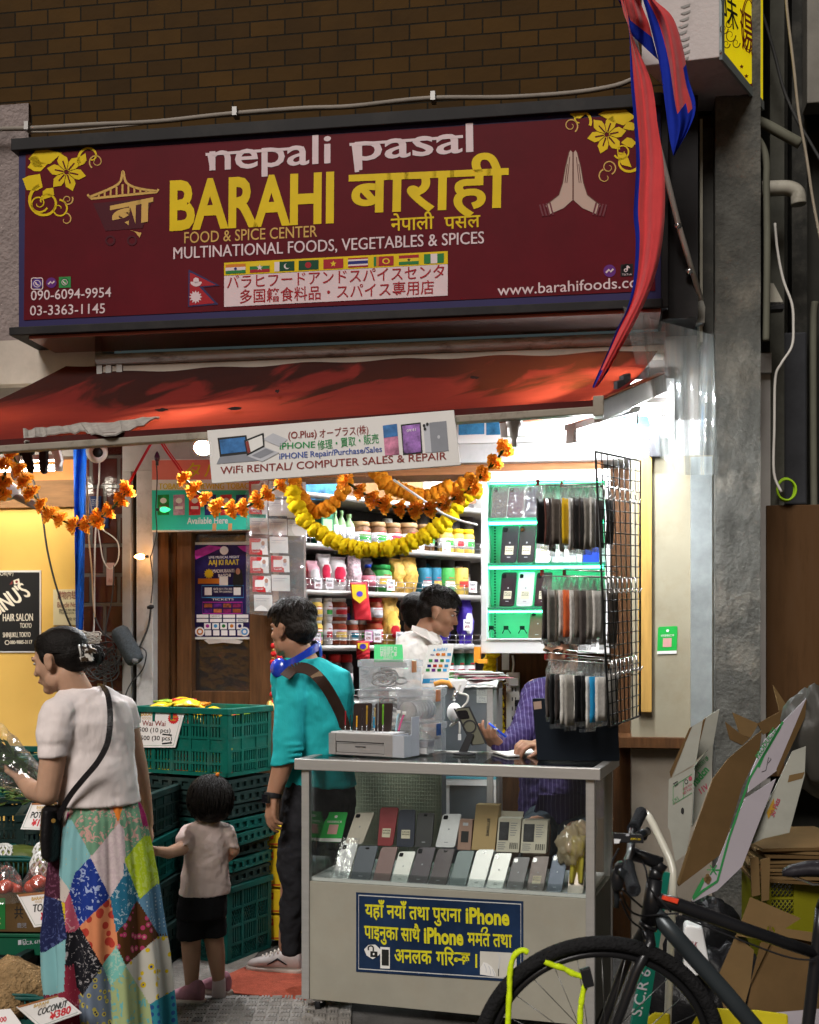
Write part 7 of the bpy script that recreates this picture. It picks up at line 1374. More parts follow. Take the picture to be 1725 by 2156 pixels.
pm={'gf':pat('cloth_green_floral',(.15,.30,.19),(.55,.32,.28),41,'n',.44),'or':pat('cloth_orange',(.70,.20,.03),(.6,.15,.02),32,'n',.4),'mg':pat('cloth_magenta',(.35,.02,.12),(.5,.08,.2),48,'n',.4),'aq':pat('cloth_aqua',(.22,.45,.47),(.45,.40,.25),54,'d',.12),'pk':pat('cloth_pink_grey',(.55,.44,.46),(.60,.50,.50),48,'n',.5),
    'bl':pat('cloth_blue',(.015,.04,.25),(.35,.42,.65),44,'n',.42),'tb':pat('cloth_teal_blue',(.02,.14,.24),(.35,.45,.5),48,'n',.40),'lm':pat('cloth_lime',(.42,.55,.02),(.50,.62,.12),38,'n',.48),'ld':pat('cloth_blue_dots',(.10,.22,.34),(.40,.50,.58),73,'d',.25),'rd':pat('cloth_coral',(.66,.24,.11),(.42,.045,.03),27,'v',.42),'br':pat('cloth_brown',(.075,.028,.008),(.40,.04,.12),35,'v',.34,(.45,.25,.2)),
    'bk':pat('cloth_black',(.012,.012,.016),(.35,.33,.34),54,'n',.40),'cr':pat('cloth_cream',(.52,.50,.44),(.62,.45,.01),24,'v',.27,(.03,.05,.2)),'gy':pat('cloth_grey_blue',(.16,.20,.27),(.50,.42,.08),41,'v',.34,(.02,.03,.1)),'ag':pat('cloth_aqua_green',(.18,.48,.42),(.35,.55,.45),48,'n',.46),'pg':pat('cloth_pale_green',(.35,.42,.20),(.15,.42,.42),35,'n',.42,(.6,.45,.1)),'tc':pat('cloth_teal_ring',(.03,.22,.28),(.02,.07,.22),35,'d',.3),'cm':pat('cloth_cream_plain',(.58,.50,.45),(.3,.3,.34),35,'n',.36),'pl':pat('cloth_plum',(.06,.015,.03),(.15,.05,.09),48,'n',.42),'nv':pat('cloth_navy',(.015,.02,.075),(.07,.09,.22),48,'n',.42),'rs':pat('cloth_rose',(.42,.08,.13),(.6,.3,.33),41,'n',.38),'yl':pat('cloth_yellow',(.60,.45,.02),(.1,.1,.02),41,'n',.36),'dr':pat('cloth_dark_red',(.22,.02,.04),(.4,.15,.17),48,'n',.38)}
PT=[('or',[(560,1025),(637,1010),(600,1130)]),('gf',[(335,1050),(560,1030),(605,1130),(465,1305),(366,1120)]),('gf',[(635,1010),(692,990),(735,1190),(640,1312),(632,1170),(603,1130)]),('mg',[(690,990),(760,1120),(725,1160)]),('aq',[(368,1110),(462,1302),(380,1390),(355,1475),(300,1400),(318,1160)]),('pk',[(465,1305),(605,1132),(634,1180),(628,1400),(560,1512),(470,1320)]),('bl',[(460,1308),(560,1512),(405,1658),(355,1480),(380,1390)]),('tb',[(630,1330),(700,1510),(640,1640),(590,1690),(560,1512),(626,1400)]),('lm',[(738,1195),(800,1440),(710,1522),(632,1322),(640,1300)]),('ld',[(800,1430),(815,1715),(700,1528)]),('rd',[(560,1510),(592,1690),(596,1752),(520,1858),(403,1658)]),('br',[(697,1528),(798,1715),(640,1858),(588,1752),(600,1672)]),('bk',[(403,1660),(522,1860),(420,2010),(385,1960),(355,1712)]),('cr',[(815,1700),(850,2000),(760,2055),(638,1858)]),('gy',[(522,1860),(562,1960),(572,2300),(415,2300),(400,2010)]),('ag',[(592,1755),(642,1860),(620,1900),(560,1962),(505,1858)]),('pg',[(640,1862),(762,2052),(800,2300),(570,2300),(560,1960),(620,1900)]),('tc',[(760,2052),(900,1975),(930,2300),(795,2300)]),('cm',[(290,1050),(345,1070),(312,1250),(240,1310)]),('pl',[(262,1290),(302,1290),(306,1525),(275,1500)]),('nv',[(225,1500),(312,1530),(342,1720),(220,1795)]),('cm',[(306,1400),(356,1475),(330,1540),(306,1520)]),('rs',[(350,1478),(405,1658),(380,1705),(328,1600)]),('yl',[(305,1525),(330,1545),(332,1690)]),('aq',[(225,1792),(336,1722),(325,1990),(255,2010)]),('dr',[(380,1835),(420,2005),(405,2300),(300,2300),(320,1950)]),('mg',[(322,1055),(356,1085),(330,1140)])]
PT=[(k,[(x*.4143,1263.4+y*.4143) for x,y in q]) for k,q in PT]
def inpoly(x,y,q):
    c=False;j=len(q)-1
    for i in range(len(q)):
        if (q[i][1] > y) != (q[j][1] > y) and x < (q[j][0]-q[i][0])*(y-q[i][1])/(q[j][1]-q[i][1])+q[i][0]:c=not c
        j=i
    return c
SKL=[(1685,138),(1702,128),(1760,116),(1864,106),(1968,97),(2050,103),(2110,112),(2215,120)];SKR=[(1685,286),(1719,299),(1790,312),(1843,321),(2009,344),(2133,356),(2215,364)]
def interp(tb,y):
    if y <= tb[0][0]:return tb[0][1]
    for (a,x0),(c,x1) in zip(tb,tb[1:]):
        if y <= c:return x0+(x1-x0)*(y-a)/(c-a)
    return tb[-1][1]
FS=V((-.6,.8,0));LS=V((.8,.6,0))
def skirt(a,t):
    y=1678+(2216-1678)*t;xl,xr=interp(SKL,y),interp(SKR,y);c=W_((xl+xr)/2,y,.02);hw=(xr-xl)/2*PX;th=6.28318*a;rw,rd=hw*1.06,hw*.92
    f=1+(.02+.085*t)*math.sin(11*th+1.5*math.sin(3*t+th))+.03*t*math.sin(23*th+4*t)+.012*math.sin(37*th)*(1-t)
    return c+LS*math.cos(th)*rw*f+FS*math.sin(th)*rd*f
def skm_(c):
    x=CX+FPX*c.x/c.y;y=HY-FPX*(c.z-CAMZ)/c.y
    for k,q in PT:
        if inpoly(x,y,q):return pm[k]
    for dx in (5,10,16,24,34):
        for k,q in PT:
            if inpoly(x-dx if x > 230 else x+dx,y,q):return pm[k]
    return pm['pl']
b=MB();b.grid(skirt,420,300,skm_,True,True);b.build('skirt',T)
leather=M('black_leather',(.012,.011,.012),.35,nz=.2,bump=.2,bs=80)
sp_=[W_(205,1444,.08),W_(222,1452,-.03),W_(230,1478,-.10),W_(232,1520,-.145),W_(226,1565,-.16),W_(206,1604,-.165),W_(176,1640,-.165),W_(150,1672,-.16),W_(132,1702,-.15),W_(122,1725,-.14)]
b=MB();sp2=spline(sp_,6)
for i in range(len(sp2)-1):p,q_=sp2[i],sp2[i+1];d=(q_-p).normalized();n_=V((-.1,-1,.1));s_=d.cross(n_).normalized()*.010;b.ob((p+q_)/2,(q_-p)*.52,n_.normalized()*.003,s_,leather)
b.build('bag_strap',T)
TB_=thing('handbag','small black leather handbag hanging at the woman left hip','bag',W_(108,1812,-.12));b=MB()
blob('pouch',[('l',[(W_(110,1694,-.11),V((.022,0,0)),V((0,.04,0))),(W_(109,1702,-.11),V((.032,0,0)),V((0,.07,0))),(W_(108,1760,-.11),V((.034,0,0)),V((0,.085,0))),(W_(110,1800,-.11),V((.03,0,0)),V((0,.08,0))),(W_(112,1812,-.11),V((.018,0,0)),V((0,.05,0)))])],leather,TB_,.006,3)
b.lathe(W_(113,1728,-.19),[(.008,0),(.008,.004)],gb,8,V((0,-1,0)));b.build('clasp',TB_)
# bag of greens in her hands
TB_=thing('vegetable_bag','clear plastic bag of dark leafy greens held in the woman hands','bag',W_(40,1640,.05));c0_,c1_=W_(-25,1575,.12),W_(78,1655,.02)
b=MB();rr=random.Random(21);ax=(c1_-c0_)
for i in range(110):
    t=rr.random();c=c0_+ax*t+V((0,rr.uniform(-.05,.05),rr.uniform(-.07,.07)))*(1-.35*t);d=(ax.normalized()+V((rr.uniform(-.7,.7),rr.uniform(-.7,.7),rr.uniform(-.7,.7))))*.045;s_=d.cross(V((rr.random(),rr.random(),rr.random()))).normalized()*.018;b.poly([c-d,c-d*.3+s_,c+d,c-d*.3-s_],leafm)
b.build('leaf',TB_)
b=MB();A1=ax.normalized();A2=A1.orthogonal().normalized();A3=A1.cross(A2)
b.grid(lambda u,v:c0_+ax*(1.1*v-.05)+(A2*math.cos(6.283*u)+A3*math.sin(6.283*u))*(.105*(1-.45*v)*(1+.12*noise.noise(V((u*8,v*7,2))))),40,20,pbag,True,True);b.build('wrapper',TB_)
# ---------- toddler ----------
DT=5.1;K_=lambda x,y,dd=0:P(x,y,DT+dd)
T=thing('person','toddler in pale t-shirt and black shorts seen from behind holding the woman hand','person',(K_(420,2112).x,DT,0));hh=.185;hc=K_(440,1688,.0);Fk=V((-.45,.85,-.15));P_,A,rot=head(hc,Fk,hh)
body=P_+[('c',[(A(-.05,0,-.3),.036),(K_(440,1745),.04)]),('l',[ring(K_(440,1742),Fk,.06,.045),ring(K_(436,1800),Fk,.08,.065),ring(K_(430,1870),Fk,.08,.07),ring(K_(424,1930),Fk,.09,.075)]),
    ('c',[(K_(404,1752,-.02),.032),(K_(383,1786,-.10),.03),(K_(355,1796,-.20),.025),(K_(331,1792,-.29),.019)]),('c',[(K_(476,1755,.02),.032),(K_(492,1790,.04),.028),(K_(478,1806,.16),.022)]),
    ('c',[(K_(403,1930),.062),(K_(402,1985),.043),(K_(403,2015,-.0),.040),(K_(404,2085),.026)]),('c',[(K_(448,1920,.04),.062),(K_(450,1975,.04),.043),(K_(455,2010,.05),.040),(K_(461,2070,.06),.026)])]
body += hand(K_(331,1792,-.29),V((-.9,-.3,.1)),V((0,1,-.2)),1,.55,(.4,.5,.4))
blob('body',body,skin_c,T,.005,5);face(T,A,rot,hh,hairm)
e_=lambda f,r,u,a,b_,d:('e',A(f,r,u),(a*hh,b_*hh,d*hh),rot)
h_o=blob('hair',[e_(-.08,0,.16,.50,.46,.44),e_(-.16,0,-.1,.44,.47,.38),e_(-.22,.0,-.28,.32,.40,.22)],hairm,T,.007,3,.010,.03)
b=MB();strands(b,A(-.12,0,.04),rot,(.52*hh,.51*hh,.55*hh),420,hairm,(.9,5.4),.0,2.35,.0022,.04,12,1.01,.35);b.build('hair_strand',h_o)
b=MB();b.ell(K_(458,1631,-.03),.009,M('hair_bead',(.7,.2,.03),.4,nz=0),None,8);b.build('hair_bobble',T)
shirt_k=M('tshirt_pale',(.70,.56,.52),.85,nz=.06,ns=4,bump=.5,bs=12)
blob('tshirt',[('l',[ring(K_(440,1728),Fk,.045,.04),ring(K_(440,1736),Fk,.085,.055),ring(K_(438,1760),Fk,.095,.072),ring(K_(434,1820),Fk,.098,.082),ring(K_(431,1876),Fk,.112,.092),ring(K_(430,1882),Fk,.113,.093)]),('c',[(K_(420,1744),.038),(K_(401,1757,-.02),.047),(K_(391,1772,-.07),.043)]),('l',[(K_(394,1768,-.06),V((.036,0,.024)),V((0,.05,0))),(K_(380,1785,-.105),V((.037,0,.022)),V((0,.045,0)))]),('c',[(K_(455,1745),.038),(K_(475,1757,.02),.044),(K_(484,1772,.035),.036)]),('l',[(K_(482,1766,.03),V((.032,0,-.016)),V((0,.04,0))),(K_(490,1782,.04),V((.033,0,-.012)),V((0,.04,0)))])],shirt_k,T,.0055,4,.014,.05)
blob('shorts',[('l',[ring(K_(430,1868),Fk,.10,.085),ring(K_(426,1900),Fk,.108,.09),ring(K_(424,1930),Fk,.11,.09)]),('l',[(K_(404,1915),V((.062,0,0)),V((0,.07,0))),(K_(402,1976),V((.062,0,0)),V((0,.07,0)))]),('l',[(K_(447,1910,.03),V((.06,0,0)),V((0,.07,0))),(K_(450,1970,.04),V((.056,0,0)),V((0,.066,0)))])],M('shorts_black',(.012,.012,.014),.9,nz=.2),T,.006,3,.01,.03)
sock=M('sock_pale',(.55,.48,.47),.9,nz=.1);shp=M('shoe_pink',(.46,.22,.27),.6,nz=.2,ns=30);sole_w=M('sole_white',(.55,.48,.42),.6,nz=.1)
for (hx,hy,dx,dy,dd) in ((432,2119,-.97,.22,0),(486,2100,-.9,.42,0)):
    g=G(hx,hy);shoe(T,g,V((dx,dy,0)),.172,.072,.092,shp,sole_w);k=K_(404,2085) if hx < 450 else K_(461,2070,.06);blob('sock',[('c',[(k-Z*.05,.031),(k+Z*.012,.0295)])],sock,T,.004,2)
# ---------- man in teal ----------
DM=5.3;Q_=lambda x,y,dd=0:P(x,y,DM+dd)
T=thing('person','man in teal long sleeved shirt and black trousers with blue headphones round his neck','person',(Q_(650,2085).x,DM,0));hh=.232;hc=Q_(613,1327);P_,A,rot=head(hc,V((-.80,.58,-.05)),hh,jaw=1.05);Fm=V((-.35,.94,0))
el_,wr_=Q_(604,1560,-.16),Q_(574,1680,-.18)
body=P_+[('c',[(A(-.08,0,-.3),.062),(Q_(640,1392),.064),(Q_(652,1420),.08)]),('l',[ring(Q_(656,1415),Fm,.13,.07),ring(Q_(660,1480),Fm,.16,.10),ring(Q_(668,1600),Fm,.14,.10),ring(Q_(675,1680),Fm,.15,.11)]),('c',[(Q_(612,1440,-.07),.062),(el_,.05),(Q_(596,1610,-.17),.046),(wr_,.031)]),('c',[(Q_(708,1430,.1),.06),(Q_(722,1560,.12),.048),(Q_(716,1600,.3),.035)]),('c',[(Q_(640,1680),.09),(Q_(620,1830),.06),(Q_(606,1990),.042)]),('c',[(Q_(700,1680,.08),.09),(Q_(695,1830,.1),.06),(Q_(690,1990,.12),.042)])]
body += hand(wr_,Q_(566,1745,-.20)-wr_,V((.8,.5,0)),-1,1.0,(.35,.45,.35))
blob('body',body,skin_m,T,.0055,5);face(T,A,rot,hh,hairm)
e_=lambda f,r,u,a,b_,d:('e',A(f,r,u),(a*hh,b_*hh,d*hh),rot)
h_o=blob('hair',[e_(-.10,0,.24,.47,.37,.36),e_(.12,.0,.40,.32,.30,.17),e_(-.25,0,.02,.325,.335,.30),e_(-.30,0,-.12,.20,.26,.16)],hairb,T,.007,3,.014,.018)
b=MB();strands(b,A(-.06,0,.23),rot,(.50*hh,.39*hh,.375*hh),260,hairb,(0,6.28),.0,1.45,.0028,.1,31,1.04,.9);b.build('hair_strand',h_o)
tealm=M('shirt_teal',(.018,.36,.38),.75,nz=.06,ns=4,bump=.6,bs=5,stretch=(2.6,2.6,.9))
fold=[('e',Q_(608-i*1.0,1566+i*12,-.165),(.064+.004*(i % 2),.066,.014)) for i in range(4)]
blob('shirt',[('l',[ring(Q_(640,1384),Fm,.078,.075),ring(Q_(646,1396),Fm,.12,.085),ring(Q_(655,1415),Fm,.180,.10),ring(Q_(660,1460),Fm,.192,.118),ring(Q_(664,1530),Fm,.172,.12),ring(Q_(670,1600),Fm,.158,.12),ring(Q_(676,1650),Fm,.165,.125),ring(Q_(677,1656),Fm,.165,.125)]),('c',[(Q_(640,1416,-.02),.075),(Q_(618,1432,-.07),.078),(Q_(612,1480,-.11),.072)]),('l',[(Q_(612,1470,-.10),V((.066,0,.01)),V((0,.078,0))),(Q_(608,1530,-.14),V((.066,0,0)),V((0,.074,0))),(Q_(606,1570,-.16),V((.064,0,0)),V((0,.068,0))),(Q_(596,1610,-.17),V((.056,0,.006)),V((0,.062,0)))]),('l',[(Q_(700,1424,.09),V((.05,0,-.03)),V((0,.07,0))),(Q_(718,1480,.11),V((.06,0,0)),V((0,.07,0))),(Q_(724,1560,.12),V((.055,0,0)),V((0,.06,0)))])]+fold,tealm,T,.0065,4,.02,.10)
trm=M('trousers_black',(.017,.017,.02),.85,nz=.25,ns=6,bump=.4,bs=14)
blob('trousers',[('l',[ring(Q_(676,1636),Fm,.155,.115),ring(Q_(672,1690),Fm,.168,.13),ring(Q_(668,1730),Fm,.17,.13)]),('l',[(Q_(638,1710,-.02),V((.088,0,0)),V((0,.11,0))),(Q_(622,1800,-.03),V((.082,0,0)),V((0,.09,0))),(Q_(622,1880,-.02),V((.066,0,0)),V((0,.075,0))),(Q_(612,1960,-.0),V((.052,0,0)),V((0,.062,0))),(Q_(612,2005,0),V((.05,0,0)),V((0,.058,0)))]),('l',[(Q_(705,1710,.08),V((.088,0,0)),V((0,.11,0))),(Q_(700,1850,.1),V((.07,0,0)),V((0,.085,0))),(Q_(694,2010,.12),V((.05,0,0)),V((0,.06,0)))])],trm,T,.007,4,.03,.075)
shg_=M('shoe_offwhite',(.50,.45,.43),.6,nz=.15,ns=20)
for g,dr in ((G(640,2052),V((-.95,.25,0))),(G(716,2030),V((-.8,.6,0)))):shoe(T,g,dr,.285,.10,.10,shg_,sole_w)
strapm=M('strap_brown',(.045,.025,.018),.7,nz=.2)
sp2=spline([Q_(560,1560,-.30),Q_(585,1470,-.255),Q_(600,1425,-.20),Q_(622,1407,-.155),Q_(650,1410,-.175),Q_(676,1432,-.195),Q_(700,1468,-.16),Q_(722,1515,-.10),Q_(732,1560,-.02)][2:],6);b=MB()
for i in range(len(sp2)-1):p,q_=sp2[i],sp2[i+1];d=(q_-p).normalized();n_=V((-.15,-1,.35)).normalized();s_=d.cross(n_).normalized()*.024;b.ob((p+q_)/2,(q_-p)*.54,n_*.003,s_,strapm)
b.ob(sp2[16],V((.008,0,-.01)),V((0,.004,0)),V((.02,0,.012)),chrome);b.build('bag_strap',T)
hpb=M('headphone_blue',(.012,.045,.42),.22,nz=.05,coat=.4)
TB_=thing('headphones','shiny blue headphones worn round the teal shirted man neck','headphones',Q_(625,1400));pts=spline([Q_(668,1362,-.02),Q_(655,1370,-.10),Q_(630,1385,-.135),Q_(606,1398,-.13),Q_(588,1402,-.08)],6);b=MB()
for i in range(len(pts)-1):p,q_=pts[i],pts[i+1];d=(q_-p).normalized();b.ob((p+q_)/2,(q_-p)*.55,d.cross(Z).normalized()*.006,Z*.017,hpb)
b.build('band',TB_);b=MB();c=Q_(588,1407,-.10);b.lathe(c,[(.02,-.028),(.045,-.02),(.045,0),(.038,.016),(.0,.018)],[bp_,bp_,hpb,hpb],20,V((-.55,-.8,.1)));b.build('ear_cup',TB_);b=MB();b.lathe(Q_(668,1368,.05),[(.02,-.028),(.045,-.02),(.045,0),(.038,.016),(.0,.018)],[bp_,bp_,hpb,hpb],20,V((.8,.2,.1)));b.build('ear_cup',TB_)
b=MB();wv=(Q_(566,1745,-.2)-wr_).normalized();b.lathe(wr_-wv*.01,[(.036,-.012),(.038,-.01),(.038,.01),(.036,.012)],bp_,18,wv);c=wr_+V((-.025,-.026,0));b.ob(c,V((.014,-.012,0)),V((-.006,-.006,0)),Z*.019,lens);one(b,'wristwatch','black smart watch on the wrist of the man in teal','watch',bev=.003)
# ---------- man in white behind ----------
DX=6.25;N2=lambda x,y,dd=0:P(x,y,DX+dd)
T=thing('person','man in white shirt looking down in profile behind the clear boxes','person',(N2(890,1400).x,DX,0));hh=.232;hc=N2(926,1291);P_,A,rot=head(hc,V((.90,-.22,-.30)),hh,jaw=1.05);Fx=V((.85,-.5,0))
blob('body',P_+[('c',[(A(-.12,0,-.28),.062),(N2(893,1340),.066),(N2(885,1370),.08)]),('l',[ring(N2(885,1360),Fx,.15,.08),ring(N2(885,1450),Fx,.18,.11),ring(N2(885,1600),Fx,.16,.11),ring(N2(885,1700),Fx,.16,.11)]),('c',[(N2(885,1700),.12),(N2(885,1960),.08)]),('c',[(N2(845,1380,-.1),.06),(N2(850,1480,-.15),.05),(N2(920,1540,-.2),.04)])],skin_m,T,.006,5);face(T,A,rot,hh,hairm)
e_=lambda f,r,u,a,b_,d:('e',A(f,r,u),(a*hh,b_*hh,d*hh),rot)
h_o=blob('hair',[e_(-.11,0,.24,.455,.36,.335),e_(.10,0,.36,.27,.28,.14),e_(-.26,0,.03,.31,.335,.28),e_(-.32,0,-.13,.17,.25,.15)],hairm,T,.007,4,.008,.02);b=MB();strands(b,A(-.08,0,.22),rot,(.47*hh,.375*hh,.36*hh),140,hairm,(0,6.28),.0,1.4,.0026,.1,41,1.05,1.5);b.build('hair_strand',h_o)
b=MB();
shw_=M('shirt_white',(.66,.62,.57),.8,nz=.05,bump=.4,bs=10)
so_=blob('shirt',[('l',[ring(N2(888,1330),Fx,.095,.085),ring(N2(884,1345),Fx,.15,.10),ring(N2(882,1375),Fx,.20,.125),ring(N2(884,1450),Fx,.21,.14),ring(N2(885,1700),Fx,.19,.14)]),('l',[(N2(860,1362,-.12),V((.05,0,.04)),V((0,.06,0))),(N2(848,1420,-.16),V((.06,0,0)),V((0,.065,0))),(N2(850,1490,-.18),V((.055,0,0)),V((0,.06,0)))])],shw_,T,.007,3,.02,.05)
b=MB();b.extr([N2(868,1316,-.12),N2(898,1325,-.14),N2(928,1352,-.12),N2(908,1350,-.15),N2(880,1336,-.15),N2(866,1326,-.13)],V((0,.01,0)),shw_);b.build('collar',so_,bev=.003)
# ---------- person at the shelf ----------
DP_=6.75;O_=lambda x,y,dd=0:P(x,y,DP_+dd)
T=thing('person','dark haired person in red top mostly hidden behind the white shirted man','person',(O_(872,1400).x,DP_,0));hh=.225;hc=O_(874,1295);P_,A,rot=head(hc,V((-.2,.95,-.1)),hh);Fo=V((-.2,.95,0))
blob('body',P_+[('c',[(A(-.05,0,-.3),.055),(O_(874,1365),.06)]),('l',[ring(O_(870,1365),Fo,.12,.07),ring(O_(870,1450),Fo,.15,.1),ring(O_(870,1900),Fo,.12,.1)])],skin_d,T,.007,5);face(T,A,rot,hh,hairm)
blob('hair',[('e',A(-.1,0,.18),(.48*hh,.40*hh,.40*hh),rot),('e',A(-.26,0,-.05),(.33*hh,.37*hh,.36*hh),rot)],hairm,T,.007,3,.008,.02)
blob('top',[('l',[ring(O_(866,1368),Fo,.12,.08),ring(O_(866,1385),Fo,.17,.10),ring(O_(866,1450),Fo,.19,.12),ring(O_(866,1800),Fo,.17,.13)])],M('top_red',(.35,.02,.02),.8,nz=.1),T,.008,3,.015,.06)
# ---------- seated man in purple ----------
DS_=5.55;U_=lambda x,y,dd=0:P(x,y,DS_+dd)
T=thing('person','seated man in purple pinstriped shirt writing behind the laptop and phone cases','person',(U_(1180,1700).x,DS_,.45));hh=.228;hc=U_(1180,1362,.12);P_,A,rot=head(hc,V((-.55,-.75,-.55)),hh);Fs=V((-.35,-.94,0))
wl,wr2=P(1050,1568,5.28),P(1132,1570,5.17)
body=P_+[('c',[(A(-.1,0,-.28),.06),(U_(1185,1440,.1),.07)]),('l',[ring(U_(1182,1450,.1),Fs,.14,.08),ring(U_(1182,1520,.08),Fs,.17,.10),ring(U_(1180,1640,.06),Fs,.16,.11),ring(U_(1180,1720,.06),Fs,.17,.13)]),('c',[(U_(1130,1455,.08),.06),(P(1095,1556,5.48),.046),(wl,.03)]),('c',[(U_(1235,1455,.05),.06),(P(1230,1570,5.4),.046),(P(1165,1572,5.2),.036),(wr2,.03)]),('c',[(U_(1150,1730),.08),(U_(1130,1750,-.3),.065),(U_(1130,2000,-.22),.05)]),('c',[(U_(1215,1730),.08),(U_(1215,1760,-.3),.065),(U_(1215,2000,-.22),.05)])]
body += hand(wl,P(1025,1548,5.22)-wl,V((.3,.6,.5)),1,.95,(.55,.55,.4)) +hand(wr2,P(1095,1580,5.10)-wr2+Z*.03,V((-.25,.1,-1)),1,1.0,(.55,.65,.4))
blob('body',body,skin_d,T,.005,4);face(T,A,rot,hh,hairm)
blob('hair',[('e',A(-.12,0,.22),(.45*hh,.36*hh,.35*hh),rot),('e',A(-.26,0,.02),(.31*hh,.335*hh,.28*hh),rot)],hairm,T,.007,3,.012,.02)
pur=M('shirt_purple',(.03,.018,.075),.75,nz=.1,bump=.4,bs=10);t=pur.node_tree;NN=t.nodes;L=t.links;c=NN.new('ShaderNodeTexCoord');wv_=NN.new('ShaderNodeTexWave');wv_.inputs['Scale'].default_value=17;wv_.inputs['Distortion'].default_value=1.2;wv_.inputs['Detail'].default_value=0;wv_.bands_direction='X';L.new(c.outputs['Object'],wv_.inputs[0]);r=NN.new('ShaderNodeValToRGB');L.new(wv_.outputs[0],r.inputs[0]);r.color_ramp.elements[0].position=.90;r.color_ramp.elements[0].color=(.03,.018,.075,1);r.color_ramp.elements[1].position=.97;r.color_ramp.elements[1].color=(.10,.085,.17,1);L.new(r.outputs[0],NN['Principled BSDF'].inputs['Base Color'])
blob('shirt',[('l',[ring(U_(1184,1425,.1),Fs,.085,.08),ring(U_(1182,1440,.1),Fs,.17,.10),ring(U_(1182,1465,.1),Fs,.20,.12),ring(U_(1182,1540,.07),Fs,.195,.13),ring(U_(1182,1660,.05),Fs,.20,.15),ring(U_(1184,1715,.04),Fs,.21,.16)]),('c',[(U_(1135,1462,.07),.078),(P(1102,1545,5.46),.066),(P(1070,1566,5.34),.050),(P(1055,1569,5.29),.046)]),('c',[(U_(1232,1462,.05),.075),(P(1235,1560,5.4),.064),(P(1180,1572,5.24),.05)])],pur,T,.007,2,.026,.05,.007,.02)
b=MB();b.grid(lambda a,t:U_(1135+115*a-10*t,1672+66*t*(.3+.7*math.sin(3.14*(.12+.6*a))),-.22+.03*math.sin(a*8)),24,14,pur);b.build('shirt_tail',T,solid=.004)
blob('trousers',[('c',[(U_(1150,1730),.10),(U_(1132,1752,-.25),.085),(U_(1132,2010,-.2),.06)]),('c',[(U_(1215,1730),.10),(U_(1215,1760,-.25),.085),(U_(1215,2010,-.2),.06)])],M('jeans_slate',(.03,.04,.05),.85,nz=.2),T,.008,3,.02,.05)
b=MB();b.tube([P(1030,1523,5.2),P(1066,1552,5.16)],.005,M('pen_blue',(.02,.06,.5),.3,nz=0),8);b.tube([P(1030,1523,5.2)*.5+P(1066,1552,5.16)*.5,P(1042,1533,5.187)],.0054,paper,8);one(b,'pen','blue and white pen held by the seated man','pen')
b=MB();b.box(Pl(V((U_(1180,1700).x,DS_+.02,0)),V((0,-1,0))),-.2,.2,.0,.44,-.2,.2,MATS['dim_back']);one(b,'stool','dark box stool under the seated man behind the counter','stool',bev=.02)
# ================= UPPER RIGHT: FLAG, BOX SIGN, PIPES =================
fred=M('flag_red',(.72,.07,.075),.8,nz=.08,bump=.25,bs=12,sheen=.3);fblue=M('flag_blue',(.012,.035,.42),.8,nz=.1,bump=.25,bs=12)
for mm_ in (fred,fblue):                             # thin cloth lets a little light through
    t=mm_.node_tree;N=t.nodes;L=t.links;pb_n=N['Principled BSDF'];tl=N.new('ShaderNodeBsdfTranslucent');tl.inputs[0].default_value=pb_n.inputs['Base Color'].default_value if not pb_n.inputs['Base Color'].links else (.6,.05,.06,1) if mm_ is fred else (.02,.04,.45,1)
    x=N.new('ShaderNodeMixShader');x.inputs[0].default_value=.25;L.new(pb_n.outputs[0],x.inputs[1]);L.new(tl.outputs[0],x.inputs[2]);L.new(x.outputs[0],N['Material Output'].inputs[0])
T3=lambda x,y:(1210.8+x*.3418,y*.3418)
def cloth(Lf,Rt,off,mf,name,T,nu=24,nv=80,amp=.03,tw=0):
    Lp=spline([V((*T3(*p),0)) for p in Lf],8);Rp=spline([V((*T3(*p),0)) for p in Rt],8)
    def at(S,t):i=t*(len(S)-1);k=min(int(i),len(S)-2);return S[k].lerp(S[k+1],i-k)
    b=MB();uvm={}
    def f(a,t):p=at(Lp,t).lerp(at(Rp,t),a);return FA.hit(p.x,p.y,off+amp*math.sin(a*7+t*5+tw)*(.4+.6*math.sin(3.14*t))+.25*amp*math.sin(a*17+t*9)-.10*t)
    k=len(b.v)
    for j in range(nv+1):
        for i in range(nu+1):b.v.append(f(i/nu,j/nv))
    for j in range(nv):
        for i in range(nu):b.face((k+j*(nu+1)+i,k+j*(nu+1)+i+1,k+(j+1)*(nu+1)+i+1,k+(j+1)*(nu+1)+i),mf((i+.5)/nu,(j+.5)/nv),True)
    return b.build(name,T)
T=thing('flag','red pennant flag with blue border hanging limp from a white pole beside the sign','flag',FA.off(.8).hit(1400,300))
cloth([(270,-60),(300,80),(335,200),(345,500),(362,720),(378,1000),(362,1310),(375,1480),(362,1720),(325,1890),(258,2030),(205,2160),(130,2330),(95,2420)],[(290,-60),(325,80),(350,210),(470,500),(512,780),(542,960),(556,1170),(550,1390),(520,1600),(470,1770),(385,1960),(275,2160),(190,2310),(105,2425)],.80,lambda a,t:fblue if a < .16 and t > .12 or t > .90 and (a < .35 or a > .8) else fred,'long_pennant',T,28,120,.022)
cloth([(390,-60),(420,0),(470,180),(525,420),(562,690),(585,860),(606,955)],[(480,-60),(495,0),(600,100),(660,270),(700,480),(742,690),(612,960)],.86,lambda a,t:fblue if a < (.38 if t < .75 else .7) or t > .80 or (a > .88 and t > .6) else fred,'short_pennant',T,24,70,.03,1)
cloth([(262,-60),(268,0),(300,60),(330,120),(338,205)],[(400,-60),(400,0),(455,140),(480,240),(515,370)],.82,lambda a,t:fblue if t > .72 or a < .12 else fred,'upper_fold',T,20,40,.03,2)
